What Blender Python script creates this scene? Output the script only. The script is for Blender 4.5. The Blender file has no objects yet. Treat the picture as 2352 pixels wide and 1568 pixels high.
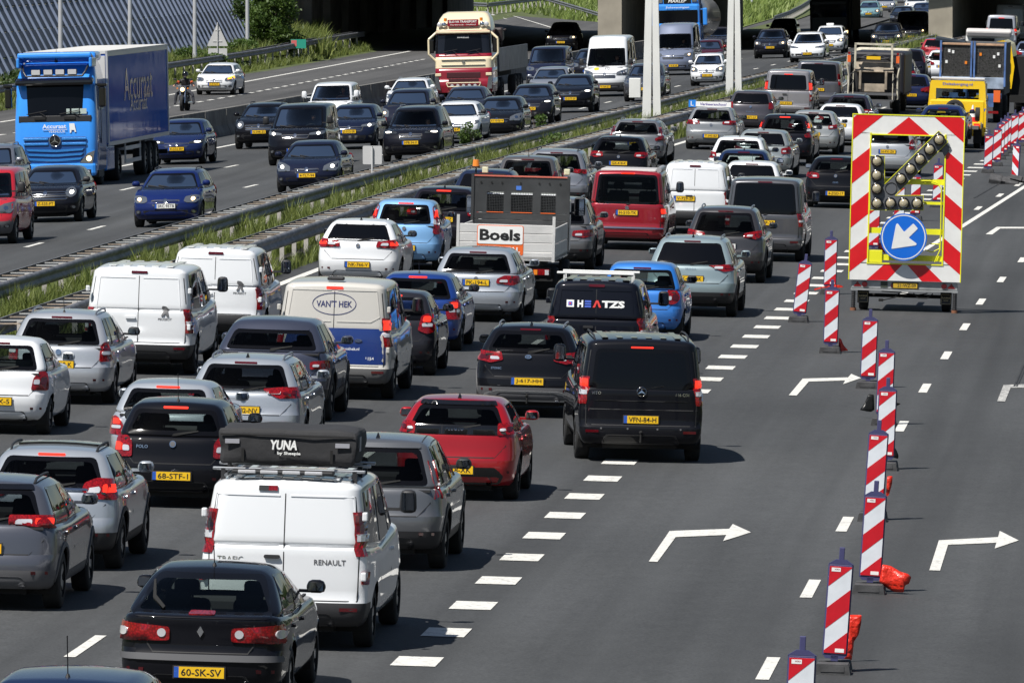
import bpy, bmesh, math, random
import numpy as np
from mathutils import Vector, Matrix
from mathutils.bvhtree import BVHTree
from mathutils.geometry import delaunay_2d_cdt
random.seed(7)
rng = np.random.default_rng(7)
scene = bpy.context.scene
COL = scene.collection
rad = math.radians
# ---------------------------------------------------------------- camera, sky, sun
CAM_H = 7.97
FPX = 21000.0                    # focal length for a picture 2352 px wide
cam_d = bpy.data.cameras.new('camera')
cam = bpy.data.objects.new('camera', cam_d); COL.objects.link(cam)
cam_d.sensor_width = 36.0
cam_d.lens = FPX / 2352 * 36.0
cam_d.clip_start = 1.0
cam_d.clip_end = 6000.0
PITCH = math.atan(984 / FPX)
YAW = math.atan(1504 / FPX * math.cos(PITCH))
cam.location = (0, 0, CAM_H)
cam.rotation_euler = (math.pi / 2 - PITCH, 0, YAW)
scene.camera = cam
RCAM = cam.rotation_euler.to_matrix()
SUN = Vector((-0.40, -0.50, 1.0)).normalized()
sun_el = math.asin(SUN.z)
sun_az = math.atan2(SUN.x, SUN.y)
world = bpy.data.worlds.new('World'); scene.world = world
world.use_nodes = True
wn = world.node_tree.nodes; wl = world.node_tree.links
wn.clear()
w_out = wn.new('ShaderNodeOutputWorld'); w_bg = wn.new('ShaderNodeBackground'); w_sky = wn.new('ShaderNodeTexSky')
w_sky.sky_type = 'NISHITA'; w_sky.sun_disc = False
w_sky.sun_elevation = sun_el; w_sky.sun_rotation = sun_az % (2 * math.pi)
w_sky.air_density = 1.0; w_sky.dust_density = 0.6; w_sky.ozone_density = 1.2
w_bg.inputs['Strength'].default_value = 0.05
wl.new(w_sky.outputs[0], w_bg.inputs[0]); wl.new(w_bg.outputs[0], w_out.inputs[0])
sun_d = bpy.data.lights.new('sun', 'SUN'); sun_d.energy = 5.0; sun_d.angle = rad(0.53); sun_d.color = (1.0, 0.965, 0.91)
sun = bpy.data.objects.new('sun', sun_d); COL.objects.link(sun)
sun.location = (-40, -50, 100)
sun.rotation_euler = SUN.to_track_quat('Z', 'Y').to_euler()
scene.view_settings.view_transform = 'Standard'
scene.view_settings.look = 'None'
scene.view_settings.exposure = 0.42
scene.view_settings.gamma = 1.0
scene.view_settings.use_curve_mapping = False
scene.render.engine = 'CYCLES'
# ---------------------------------------------------------------- the ground: gentle bend, crossfall
_T = [(-100, 0), (150, 0), (180, .08), (206, .3), (240, .62), (264, .95), (291, 1.65), (323, 2.6), (339, 3.05), (392, 4.4), (413, 5.0), (541, 9.0), (700, 14.6), (900, 22.5), (3000, 100)]
_ys = np.arange(-100, 3000, 2.0)
_ds = np.interp(_ys, [a for a, b in _T], [b for a, b in _T])
_k = np.ones(15) / 15
_ds[10:-10] = np.convolve(_ds, _k, 'same')[10:-10]
def bend(y):
 i = (y + 100) / 2.0
 i = min(max(i, 0), len(_ds) - 2)
 j = int(i); t = i - j
 return float(_ds[j] * (1 - t) + _ds[j + 1] * t)
def heading(y):
 return (bend(y + 4) - bend(y - 4)) / 8.0
def zlane(u):
 if u >= -20.2: return -0.025 * (min(u, 14) + 20.2)
 if u >= -24.2: return 0.0
 if u >= -38: return 0.022 * (u + 24.2)
 if u >= -56: return -0.3036
 if u >= -62: return -0.3036 + (-56 - u) * 0.14
 return 0.536
def zg(x, y): return zlane(x - bend(y))
def RP(u, y, h=0.0):                 # road coordinates (across, along) -> world
 return Vector((u + bend(y), y, zlane(u) + h))
def P(px, py, h=0.0):                # a spot of the photograph (2352 px wide) -> place on the ground, h above it
 d = RCAM @ Vector(((px - 1176) / FPX, -(py - 784) / FPX, -1.0))
 z = 0.0; p = None
 for _ in range(25):
  t = (CAM_H - (z + h)) / -d.z
  p = Vector((0, 0, CAM_H)) + d * t
  z = zg(p.x, p.y)
 return Vector((p.x, p.y, z + h))
def UP(x, y):
 e = .5
 n = Vector((-(zg(x + e, y) - zg(x - e, y)) / (2 * e), 0, 1)); return n.normalized()
# ---------------------------------------------------------------- materials
MATS = {}
def principled(name, col, rough=.5, metal=0., coat=0., spec=.5, emis=None, es=0., bump=None, var=None, alpha=None):
 if name in MATS: return MATS[name]
 m = bpy.data.materials.new(name); m.use_nodes = True
 nt = m.node_tree; b = nt.nodes['Principled BSDF']
 b.inputs['Base Color'].default_value = (*col, 1)
 b.inputs['Roughness'].default_value = rough
 b.inputs['Metallic'].default_value = metal
 b.inputs['Coat Weight'].default_value = coat
 b.inputs['Coat Roughness'].default_value = .04
 b.inputs['Coat IOR'].default_value = 1.36
 b.inputs['Specular IOR Level'].default_value = spec
 if emis:
  b.inputs['Emission Color'].default_value = (*emis, 1); b.inputs['Emission Strength'].default_value = es
 if var or bump:
  tc = nt.nodes.new('ShaderNodeTexCoord'); no = nt.nodes.new('ShaderNodeTexNoise')
  sc, amt = var if var else (bump[0], 0)
  no.inputs['Scale'].default_value = sc; no.inputs['Detail'].default_value = 5
  nt.links.new(tc.outputs['Object'], no.inputs['Vector'])
  if var:
   r = nt.nodes.new('ShaderNodeMapRange')
   r.inputs[1].default_value = .3; r.inputs[2].default_value = .7
   r.inputs[3].default_value = 1 - amt; r.inputs[4].default_value = 1 + amt
   mx = nt.nodes.new('ShaderNodeMix'); mx.data_type = 'RGBA'; mx.blend_type = 'MULTIPLY'
   mx.inputs[0].default_value = 1; mx.inputs[6].default_value = (*col, 1)
   nt.links.new(no.outputs[0], r.inputs[0]); nt.links.new(r.outputs[0], mx.inputs[7])
   nt.links.new(mx.outputs[2], b.inputs['Base Color'])
  if bump:
   n2 = nt.nodes.new('ShaderNodeTexNoise'); n2.inputs['Scale'].default_value = bump[0]; n2.inputs['Detail'].default_value = 6
   nt.links.new(tc.outputs['Object'], n2.inputs['Vector'])
   bp = nt.nodes.new('ShaderNodeBump'); bp.inputs['Strength'].default_value = bump[1]; bp.inputs['Distance'].default_value = bump[2]
   nt.links.new(n2.outputs[0], bp.inputs['Height']); nt.links.new(bp.outputs[0], b.inputs['Normal'])
 MATS[name] = m
 return m
def paint(col, metal=0.0):
 n = 'paint_%02x%02x%02x_%d' % (int(col[0] * 255), int(col[1] * 255), int(col[2] * 255), int(metal * 10))
 if n in MATS: return MATS[n]
 lum = sum(col) / 3
 metal = metal * (1 if lum > .06 else .15)
 if lum < .06: col = (col[0] * .5, col[1] * .55, col[2] * .7)
 m = principled(n, col, .32 if metal > .2 else .5, metal, 1.0, .5 if lum > .06 else .08, bump=None)
 nt = m.node_tree; b = nt.nodes['Principled BSDF']; b.inputs['Coat IOR'].default_value = 1.27 if lum < .06 else 1.48
 tc = nt.nodes.new('ShaderNodeTexCoord')
 n1 = nt.nodes.new('ShaderNodeTexNoise'); n1.inputs['Scale'].default_value = 2.2; n1.inputs['Detail'].default_value = 8
 nt.links.new(tc.outputs['Object'], n1.inputs['Vector'])
 sep = nt.nodes.new('ShaderNodeSeparateXYZ'); nt.links.new(tc.outputs['Object'], sep.inputs[0])
 mr = nt.nodes.new('ShaderNodeMapRange'); mr.inputs[1].default_value = .85; mr.inputs[2].default_value = .15
 mr.inputs[3].default_value = .0; mr.inputs[4].default_value = .05 + .25 * min(1, sum(col) / 1.2)
 nt.links.new(sep.outputs[2], mr.inputs[0])
 mu = nt.nodes.new('ShaderNodeMath'); mu.operation = 'MULTIPLY'; mu.use_clamp = True
 nt.links.new(mr.outputs[0], mu.inputs[0]); nt.links.new(n1.outputs[0], mu.inputs[1])
 mx = nt.nodes.new('ShaderNodeMix'); mx.data_type = 'RGBA'; mx.inputs[6].default_value = (*col, 1); mx.inputs[7].default_value = (.12, .118, .115, 1)
 nt.links.new(mu.outputs[0], mx.inputs[0]); nt.links.new(mx.outputs[2], b.inputs['Base Color'])
 r2 = nt.nodes.new('ShaderNodeMapRange'); r2.inputs[3].default_value = .015; r2.inputs[4].default_value = .06
 nt.links.new(n1.outputs[0], r2.inputs[0]); nt.links.new(r2.outputs[0], b.inputs['Coat Roughness'])
 return m
def glass_clear(name, tint, ior=1.25):
 if name in MATS: return MATS[name]
 m = bpy.data.materials.new(name); m.use_nodes = True; nt = m.node_tree; nt.nodes.clear()
 o = nt.nodes.new('ShaderNodeOutputMaterial'); t = nt.nodes.new('ShaderNodeBsdfTransparent'); g = nt.nodes.new('ShaderNodeBsdfGlossy')
 t.inputs[0].default_value = (*tint, 1); g.inputs['Roughness'].default_value = .02
 lw = nt.nodes.new('ShaderNodeFresnel'); lw.inputs[0].default_value = ior
 mx = nt.nodes.new('ShaderNodeMixShader')
 nt.links.new(lw.outputs[0], mx.inputs[0]); nt.links.new(t.outputs[0], mx.inputs[1]); nt.links.new(g.outputs[0], mx.inputs[2])
 nt.links.new(mx.outputs[0], o.inputs[0]); MATS[name] = m
 return m
M_GC = glass_clear('clear_glass', (.62, .68, .66))
M_GT = glass_clear('tinted_glass', (.27, .29, .30)); M_GF = glass_clear('windscreen_glass', (.52, .57, .57), 1.17)
M_GD = principled('privacy_glass', (.003, .0035, .005), .03, 0, 0, .24)
M_FR = principled('glass_frit', (.004, .004, .005), .08, 0, 0, .25)
M_BP = principled('black_plastic', (.022, .022, .024), .55, 0, 0, .4, bump=(90, .1, .002))
M_GP = principled('grey_plastic', (.09, .09, .095), .6)
M_GL = principled('gloss_black', (.006, .006, .007), .12, 0, 1)
M_CH = principled('chrome', (.75, .76, .78), .12, 1.0)
M_AL = principled('alloy', (.42, .43, .45), .35, .85)
M_AD = principled('dark_alloy', (.05, .05, .055), .4, .6)
M_RB = principled('tyre_rubber', (.018, .018, .018), .85, var=(6, .3))
M_RED = principled('red_lens', (.25, .004, .006), .12, 0, 1)
def lens_fx(m):
 nt = m.node_tree; b = nt.nodes['Principled BSDF']; tc = nt.nodes.new('ShaderNodeTexCoord'); v = nt.nodes.new('ShaderNodeTexVoronoi'); v.inputs['Scale'].default_value = 38
 c = b.inputs['Base Color'].default_value[:]; mx = nt.nodes.new('ShaderNodeMix'); mx.data_type = 'RGBA'; mx.inputs[6].default_value = [min(1, x * 1.35) for x in c[:3]] + [1]; mx.inputs[7].default_value = [x * .55 for x in c[:3]] + [1]
 nt.links.new(tc.outputs['Object'], v.inputs['Vector']); r = nt.nodes.new('ShaderNodeMapRange'); r.inputs[1].default_value = .1; r.inputs[2].default_value = .7; nt.links.new(v.outputs['Distance'], r.inputs[0]); nt.links.new(r.outputs[0], mx.inputs[0]); nt.links.new(mx.outputs[2], b.inputs['Base Color'])
lens_fx(M_RED)
M_DRD = principled('dark_red_lens', (.07, .003, .006), .12, 0, 1)
M_LIT = principled('lit_brake_lens', (.7, .02, .01), .3, 0, 1, emis=(1, .035, .012), es=.85)
M_WL = principled('white_lens', (.62, .62, .64), .15, .3, 1)
M_AM = principled('amber_lens', (.75, .22, .02), .15, 0, 1)
M_HL = principled('headlamp_lens', (.30, .32, .34), .08, .75, 1)
M_HLD = principled('dark_headlamp_lens', (.05, .055, .06), .08, .4, 1)
M_HON = principled('lit_headlamp', (.9, .9, .9), .2, 0, 1, emis=(1, .93, .82), es=5)
M_HOW = principled('lit_warm_headlamp', (.9, .8, .6), .2, 0, 1, emis=(1, .62, .25), es=3)
M_YP = principled('plate_yellow', (.78, .47, .012), .4)
M_WP = principled('plate_white', (.72, .72, .7), .4)
M_BB = principled('plate_blue', (.02, .09, .42), .4)
M_TX = principled('black_print', (.012, .012, .012), .5)
M_WH = principled('white_paint_print', (.78, .78, .76), .5)
M_SEAT = principled('seat_cloth', (.03, .031, .034), .9)
M_SEATL = principled('light_seat_cloth', (.16, .15, .14), .9)
M_IN = principled('cabin_trim', (.02, .02, .022), .8)
M_UN = principled('underbody', (.008, .008, .008), .9)
M_MIR = principled('mirror_glass', (.22, .25, .30), .04, 1.0)
M_SEAM = principled('panel_gap', (.01, .01, .011), .7)
M_STEEL = principled('galvanised_steel', (.17, .175, .19), .6, .4, var=(2.3, .35))
M_ORG = principled('orange_print', (.75, .13, .02), .5)
M_SKIN = principled('skin', (.5, .27, .18), .6)
M_HAIR = principled('hair', (.04, .025, .015), .8)
# ---------------------------------------------------------------- object helpers
def link(o, parent=None):
 COL.objects.link(o)
 if parent is not None: o.parent = parent
 return o
def mk(name, verts, faces, mats, parent=None, smooth=True, idx=None, loc=None):
 me = bpy.data.meshes.new(name)
 me.from_pydata([tuple(v) for v in verts], [], faces)
 if not isinstance(mats, (list, tuple)): mats = [mats]
 for m in mats: me.materials.append(m)
 if idx is not None: me.polygons.foreach_set('material_index', idx)
 me.polygons.foreach_set('use_smooth', [smooth] * len(me.polygons) if isinstance(smooth, bool) else smooth)
 o = bpy.data.objects.new(name, me)
 if loc is not None: o.location = loc
 return link(o, parent)
def tag(o, label=None, cat=None, group=None, kind=None):
 if label: o['label'] = label
 if cat: o['category'] = cat
 if group: o['group'] = group
 if kind: o['kind'] = kind
 return o
def root(name, label, cat, group=None):
 o = bpy.data.objects.new(name, None); o.empty_display_size = .3
 COL.objects.link(o); return tag(o, label, cat, group)
def inst(src, parent, loc=(0, 0, 0), rot=(0, 0, 0), name=None, scale=None):
 o = src.copy() if not isinstance(src, bpy.types.Mesh) else bpy.data.objects.new(name, src)
 if name: o.name = name
 o.parent = parent; o.location = loc; o.rotation_euler = rot
 if scale: o.scale = scale
 COL.objects.link(o); return o
class MB:
 """collects shapes; build() links them as one mesh object"""
 def __init__(s): s.v = []; s.f = []; s.i = []; s.sm = []
 def add(s, vs, fs, mi=0, smooth=False):
  b = len(s.v); s.v += [tuple(v) for v in vs]
  for f in fs: s.f.append(tuple(b + q for q in f)); s.i.append(mi); s.sm.append(smooth)
  return s
 def box(s, c, d, mi=0, rot=None, bev=0.0):
  x, y, z = d[0] / 2, d[1] / 2, d[2] / 2
  R = rot if rot is not None else None
  if bev <= 0:
   vs = [Vector((a * x, b * y, e * z)) for a in (-1, 1) for b in (-1, 1) for e in (-1, 1)]
   fs = [(0, 1, 3, 2), (4, 6, 7, 5), (0, 4, 5, 1), (2, 3, 7, 6), (0, 2, 6, 4), (1, 5, 7, 3)]
  else:
   bev = min(bev, x * .98, y * .98, z * .98)
   q = bm_box(x, y, z, bev); vs, fs = q
  if R is not None: vs = [R @ Vector(v) for v in vs]
  return s.add([Vector(v) + Vector(c) for v in vs], fs, mi)
 def cyl(s, a, b, r, n=10, mi=0, r2=None, cap=True, smooth=True):
  a = Vector(a); b = Vector(b); r2 = r if r2 is None else r2
  t = (b - a).normalized(); u = t.orthogonal().normalized(); w = t.cross(u)
  vs = []
  for k in range(n):
   an = 2 * math.pi * k / n; d = u * math.cos(an) + w * math.sin(an)
   vs += [a + d * r, b + d * r2]
  fs = [(2 * k, 2 * ((k + 1) % n), 2 * ((k + 1) % n) + 1, 2 * k + 1) for k in range(n)]
  s.add(vs, fs, mi, smooth)
  if cap:
   s.add([vs[2 * k] for k in range(n)], [tuple(range(n))[::-1]], mi)
   s.add([vs[2 * k + 1] for k in range(n)], [tuple(range(n))], mi)
  return s
 def tube(s, pts, r, n=6, mi=0):
  pts = [Vector(p) for p in pts]
  for k in range(len(pts) - 1): s.cyl(pts[k], pts[k + 1], r, n, mi)
  return s
 def prism(s, poly, ax, a, b, mi=0, smooth=False):
  """poly: 2D outline; ax: axis it is swept along ('x': poly is (y,z), 'y': (x,z), 'z': (x,y))"""
  def m(p, t):
   return {'x': (t, p[0], p[1]), 'y': (p[0], t, p[1]), 'z': (p[0], p[1], t)}[ax]
  n = len(poly)
  vs = [m(p, a) for p in poly] + [m(p, b) for p in poly]
  s.add(vs, [(k, (k + 1) % n, n + (k + 1) % n, n + k) for k in range(n)], mi, smooth)
  s.add(vs[:n], [tuple(range(n))[::-1]], mi); s.add(vs[n:], [tuple(range(n))], mi)
  return s
 def lathe(s, prof, axis_o, axis='x', n=20, mi=0, smooth=True):
  """prof: list of (r, t) ; swept round axis"""
  vs = []; o = Vector(axis_o)
  for r, t in prof:
   for k in range(n):
    a = 2 * math.pi * k / n; c, d = r * math.cos(a), r * math.sin(a)
    vs.append(o + Vector({'x': (t, c, d), 'y': (c, t, d), 'z': (c, d, t)}[axis]))
  m = len(prof)
  fs = [(i * n + k, i * n + (k + 1) % n, (i + 1) * n + (k + 1) % n, (i + 1) * n + k) for i in range(m - 1) for k in range(n)]
  return s.add(vs, fs, mi, smooth)
 def build(s, name, mats, parent=None, loc=None, fix=True):
  o = mk(name, s.v, s.f, mats, parent, s.sm, s.i, loc)
  if fix:
   bm = bmesh.new(); bm.from_mesh(o.data); bmesh.ops.recalc_face_normals(bm, faces=bm.faces); bm.to_mesh(o.data); bm.free()
  return o
_bx = {}
def bm_box(x, y, z, b):
 X = [-x, -x + b, x - b, x]; Y = [-y, -y + b, y - b, y]; Z = [-z, -z + b, z - b, z]
 vs = []; ix = {}
 for i in range(4):
  for j in range(4):
   for k in range(4):
    e = (i in (0, 3)) + (j in (0, 3)) + (k in (0, 3))
    if e == 0: continue
    p = Vector((X[i], Y[j], Z[k])); q = Vector((max(-x + b, min(x - b, p.x)), max(-y + b, min(y - b, p.y)), max(-z + b, min(z - b, p.z))))
    ix[(i, j, k)] = len(vs); vs.append(q + (p - q).normalized() * b)
 fs = []
 def qd(a, b_, c, d): fs.append((ix[a], ix[b_], ix[c], ix[d]))
 for j in range(3):
  for k in range(3):
   qd((0, j, k), (0, j, k + 1), (0, j + 1, k + 1), (0, j + 1, k)); qd((3, j, k), (3, j + 1, k), (3, j + 1, k + 1), (3, j, k + 1))
   qd((j, 0, k), (j + 1, 0, k), (j + 1, 0, k + 1), (j, 0, k + 1)); qd((j, 3, k), (j, 3, k + 1), (j + 1, 3, k + 1), (j + 1, 3, k))
   qd((j, k, 0), (j, k + 1, 0), (j + 1, k + 1, 0), (j + 1, k, 0)); qd((j, k, 3), (j + 1, k, 3), (j + 1, k + 1, 3), (j, k + 1, 3))
 return vs, fs
# ---------------------------------------------------------------- lettering
_TX = {}
def text_flat(s, h=1.0, bold=0.0, shear=0.0):
 """flat mesh of a string, centred, cap height about h; returns verts (x,z) and faces"""
 k = (s, bold, shear)
 if k not in _TX:
  c = bpy.data.curves.new('t', 'FONT'); c.body = s; c.resolution_u = 2; c.offset = bold; c.shear = shear
  o = bpy.data.objects.new('t', c); COL.objects.link(o)
  dg = bpy.context.evaluated_depsgraph_get(); me = o.evaluated_get(dg).to_mesh()
  vs = [(v.co.x, v.co.y) for v in me.vertices]; fs = [tuple(p.vertices) for p in me.polygons]
  o.evaluated_get(dg).to_mesh_clear(); bpy.data.objects.remove(o); bpy.data.curves.remove(c)
  if vs:
   x0 = min(v[0] for v in vs); x1 = max(v[0] for v in vs); y0 = min(v[1] for v in vs); y1 = max(v[1] for v in vs)
   vs = [(v[0] - (x0 + x1) / 2, v[1] - (y0 + y1) / 2) for v in vs]
   hh = max(y1 - y0, .01); ww = x1 - x0
  else: hh = ww = 1
  _TX[k] = (vs, fs, hh, ww)
 vs, fs, hh, ww = _TX[k]
 return vs, fs, hh, ww
def text_fit(s, w=None, h=None, bold=0.0, shear=0.0):
 vs, fs, hh, ww = text_flat(s, 1, bold, shear)
 sy = (h / hh) if h else w / ww
 sx = (w / ww) if w else sy
 return [(v[0] * sx, v[1] * sy) for v in vs], fs
def rpoly(pts, r, seg=3):
 """round the corners of a polygon"""
 out = []; n = len(pts)
 for i in range(n):
  p0 = Vector(pts[i - 1]); p = Vector(pts[i]); p1 = Vector(pts[(i + 1) % n])
  a = (p0 - p); b = (p1 - p); rr = min(r, a.length * .45, b.length * .45)
  a = p + a.normalized() * rr; b = p + b.normalized() * rr
  for k in range(seg + 1):
   t = k / seg; q = a * (1 - t) ** 2 + p * 2 * t * (1 - t) + b * t * t; out.append((q.x, q.y))
 return out
def ell(cx, cy, rx, ry=None, n=16):
 ry = rx if ry is None else ry
 return [(cx + rx * math.cos(2 * math.pi * k / n), cy + ry * math.sin(2 * math.pi * k / n)) for k in range(n)]
def inset(poly, d):
 cx = sum(p[0] for p in poly) / len(poly); cy = sum(p[1] for p in poly) / len(poly)
 w = (max(p[0] for p in poly) - min(p[0] for p in poly)) / 2; h = (max(p[1] for p in poly) - min(p[1] for p in poly)) / 2
 fx = max(.2, 1 - d / w); fy = max(.2, 1 - d / h)
 return [(cx + (p[0] - cx) * fx, cy + (p[1] - cy) * fy) for p in poly]
def inpoly(x, y, poly):
 c = False; n = len(poly); j = n - 1
 for i in range(n):
  xi, yi = poly[i]; xj, yj = poly[j]
  if (yi > y) != (yj > y) and x < (xj - xi) * (y - yi) / (yj - yi) + xi: c = not c
  j = i
 return c
def triang(poly, res, inner=None):
 """triangulate an outline with inside points; returns verts, tris, flag (1 inside 'inner'), outline edge list"""
 def dens(pl):
  o = []
  for i in range(len(pl)):
   a = Vector(pl[i]); b = Vector(pl[(i + 1) % len(pl)]); n = max(1, int((b - a).length / res))
   for k in range(n): o.append(a.lerp(b, k / n))
  return o
 bd = dens(poly); co = list(bd); ed = [(i, (i + 1) % len(bd)) for i in range(len(bd))]
 if inner:
  b2 = dens(inner); n0 = len(co); co += b2; ed += [(n0 + i, n0 + (i + 1) % len(b2)) for i in range(len(b2))]
 x0 = min(p[0] for p in poly); x1 = max(p[0] for p in poly); y0 = min(p[1] for p in poly); y1 = max(p[1] for p in poly)
 nx = int((x1 - x0) / res); ny = int((y1 - y0) / res)
 for i in range(1, nx):
  for j in range(1, ny):
   q = (x0 + (x1 - x0) * i / nx, y0 + (y1 - y0) * j / ny)
   if inpoly(q[0], q[1], poly) and min((Vector(q) - b).length_squared for b in bd) > (res * .4) ** 2: co.append(Vector(q))
 v, e, f, _, _, _ = delaunay_2d_cdt(co, ed, [], 0, 1e-5)
 fs = []; fl = []
 for t in f:
  c = (v[t[0]] + v[t[1]] + v[t[2]]) / 3
  if inpoly(c.x, c.y, poly):
   fs.append(tuple(t)); fl.append(1 if inner and inpoly(c.x, c.y, inner) else 0)
 cnt = {}
 for t in fs:
  for a, b in ((t[0], t[1]), (t[1], t[2]), (t[2], t[0])): cnt.setdefault((min(a, b), max(a, b)), []).append((a, b))
 be = [x[0] for x in cnt.values() if len(x) == 1]
 return v, fs, fl, be
# ---------------------------------------------------------------- bodywork
def lerp(a, b, t): return a + (b - a) * t
def interp(tab, z):
 if z <= tab[0][0]: return tab[0][1]
 for (a, b), (c, d) in zip(tab, tab[1:]):
  if z <= c:
   t = (z - a) / (c - a); t = t * t * (3 - 2 * t) * .5 + t * .5
   return b + (d - b) * t
 return tab[-1][1]
def axs(h, r, n, m=3, extra=()):
 r = min(r, h * .95)
 rr = [math.tan(k * math.pi / 4 / m) for k in range(m + 1)]
 c = [-(h - r) + 2 * (h - r) * k / n for k in range(n + 1)]
 for e in extra:
  if abs(e) < h - r:
   j = min(range(1, len(c) - 1), key=lambda i: abs(c[i] - e)); c[j] = e
 return [-(h - r) - r * t for t in rr[:0:-1]] + sorted(c) + [(h - r) + r * t for t in rr[1:]]
def rbox(h, r, S):
 """surface lattice of a box rounded with its own radius per axis: verts, quads, side tag per quad, lattice index per vert"""
 X, Y, Z = S; n = (len(X) - 1, len(Y) - 1, len(Z) - 1); ids = {}; V = []; K = []
 def vid(i, j, k):
  q = (i, j, k)
  if q not in ids:
   p = (X[i], Y[j], Z[k]); c = [max(-(h[a] - r[a]), min(h[a] - r[a], p[a])) for a in range(3)]
   d = [(p[a] - c[a]) / r[a] for a in range(3)]; l = math.sqrt(sum(x * x for x in d)) or 1
   V.append([c[a] + r[a] * d[a] / l for a in range(3)]); K.append(q); ids[q] = len(V) - 1
  return ids[q]
 F = []; T = []
 for j in range(n[1]):
  for k in range(n[2]):
   F.append((vid(0, j, k), vid(0, j, k + 1), vid(0, j + 1, k + 1), vid(0, j + 1, k))); T.append('L')
   F.append((vid(n[0], j, k), vid(n[0], j + 1, k), vid(n[0], j + 1, k + 1), vid(n[0], j, k + 1))); T.append('R')
 for i in range(n[0]):
  for k in range(n[2]):
   F.append((vid(i, 0, k), vid(i + 1, 0, k), vid(i + 1, 0, k + 1), vid(i, 0, k + 1))); T.append('B')
   F.append((vid(i, n[1], k), vid(i, n[1], k + 1), vid(i + 1, n[1], k + 1), vid(i + 1, n[1], k))); T.append('F')
  for j in range(n[1]):
   F.append((vid(i, j, n[2]), vid(i + 1, j, n[2]), vid(i + 1, j + 1, n[2]), vid(i, j + 1, n[2]))); T.append('T')
   F.append((vid(i, j, 0), vid(i, j + 1, 0), vid(i + 1, j + 1, 0), vid(i + 1, j, 0))); T.append('D')
 return V, F, T, K
BASE = dict(L=4.25, W=1.78, H=1.46, zs=.2, br=.98, bm=.95, bf=.97, hn=.76, hood=1.05, dr=.10, sr=.42, sf=.80, wb=.935, wr=.70,
 rp=[(.2, .16), (.32, .03), (.5, 0), (.62, .015), (.66, .045), (.85, .07), (1.0, .11)],
 fp=[(.2, .14), (.35, .02), (.5, 0), (.62, .03), (.74, .10), (.9, .2)],
 rc=.16, rrc=.22, tyre=.32, fo=.86, ro=.78, bump=.6, cb=.12, cf=.26, cgr=.10, cgf=.22, roofcr=.05, rrad=.09, sidez=[(0, .93), (.25, .985), (.55, 1.0), (.8, .985), (1, .95)],
 taper=.07, tapf=.10)
def style(**k):
 d = dict(BASE); d.update(k); return d
ST = {
 'hatch': BASE,
 'city': style(L=3.6, W=1.64, H=1.48, br=1.0, bm=.98, bf=1.0, hn=.8, hood=.85, sr=.34, sf=.78, tyre=.29, fo=.72, ro=.6, wr=.72),
 'wagon': style(L=4.65, W=1.82, H=1.47, sr=.40, ro=.95, wr=.70),
 'suv': style(L=4.5, W=1.85, H=1.63, br=1.07, bm=1.05, bf=1.08, hn=.9, sr=.42, sf=.78, tyre=.36, zs=.26, wr=.70, ro=.88, bump=.68,
 rp=[(.25, .16), (.4, .03), (.6, 0), (.7, .015), (.74, .05), (.95, .08), (1.1, .12)], fp=[(.25, .14), (.4, .03), (.6, 0), (.75, .03), (.9, .12), (1.0, .2)]),
 'cross': style(L=4.3, W=1.79, H=1.55, br=1.03, bm=1.0, bf=1.03, hn=.85, sr=.44, sf=.80, tyre=.34, zs=.24, wr=.70, bump=.65),
 'sedan': style(L=4.7, W=1.83, H=1.44, br=1.02, bm=.95, bf=.97, dr=.42, sr=.72, sf=.88, wr=.68, ro=1.0,
 rp=[(.2, .16), (.32, .03), (.5, 0), (.62, .015), (.66, .04), (.9, .05), (1.04, .09)]),
 'lift': style(L=4.58, W=1.77, H=1.43, br=1.0, dr=.16, sr=.98, sf=.88, wr=.68, ro=.95,
 rp=[(.2, .14), (.32, .03), (.5, 0), (.58, .01), (.62, .05), (.85, .05), (1.02, .02)]),
 'mpv': style(L=4.3, W=1.8, H=1.63, br=1.05, bm=1.0, bf=1.08, hn=.82, hood=.85, sr=.36, sf=1.05, wr=.74, tyre=.32, cgr=.14),
 'coupe': style(L=4.1, W=1.8, H=1.32, br=.93, bm=.9, bf=.9, hn=.7, dr=.35, sr=.85, sf=.8, wr=.66),
 'smallvan': style(L=4.4, W=1.84, H=1.83, br=1.12, bm=1.05, bf=1.12, hn=.9, hood=.88, dr=.07, sr=.10, sf=.95, wb=.955, wr=.80, ro=.75, tyre=.33, zs=.24,
 rp=[(.25, .14), (.38, .02), (.5, 0), (.56, .01), (.6, .045), (1.1, .06)], cgr=.05, cb=.07, rrc=.14, taper=.05, bump=.57, cf=.3, rrad=.11),
 'van': style(L=5.1, W=1.95, H=1.96, br=1.15, bm=1.1, bf=1.2, hn=1.0, hood=.78, dr=.07, sr=.10, sf=1.15, wb=.965, wr=.86, ro=.95, tyre=.345, zs=.26,
 rp=[(.25, .12), (.36, .02), (.48, 0), (.54, .01), (.58, .05), (1.2, .06)], cgr=.04, cb=.05, rrc=.12, taper=.035, bump=.55, cf=.32, rrad=.10, fp=[(.25, .12), (.4, .02), (.6, 0), (.8, .05), (1.1, .2)]),
 'tallvan': style(L=5.9, W=2.02, H=2.62, br=1.25, bm=1.2, bf=1.3, hn=1.08, hood=.85, dr=.05, sr=.07, sf=1.25, wb=.97, wr=.86, ro=1.1, tyre=.35, zs=.28,
 rp=[(.25, .12), (.36, .02), (.48, 0), (.58, .03), (1.3, .04)], cgr=.04, cb=.05, rrc=.12, taper=.03, bump=.6, cf=.34, rrad=.16, fp=[(.25, .12), (.4, .02), (.7, 0), (.95, .06), (1.2, .2)]),
 }
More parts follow.
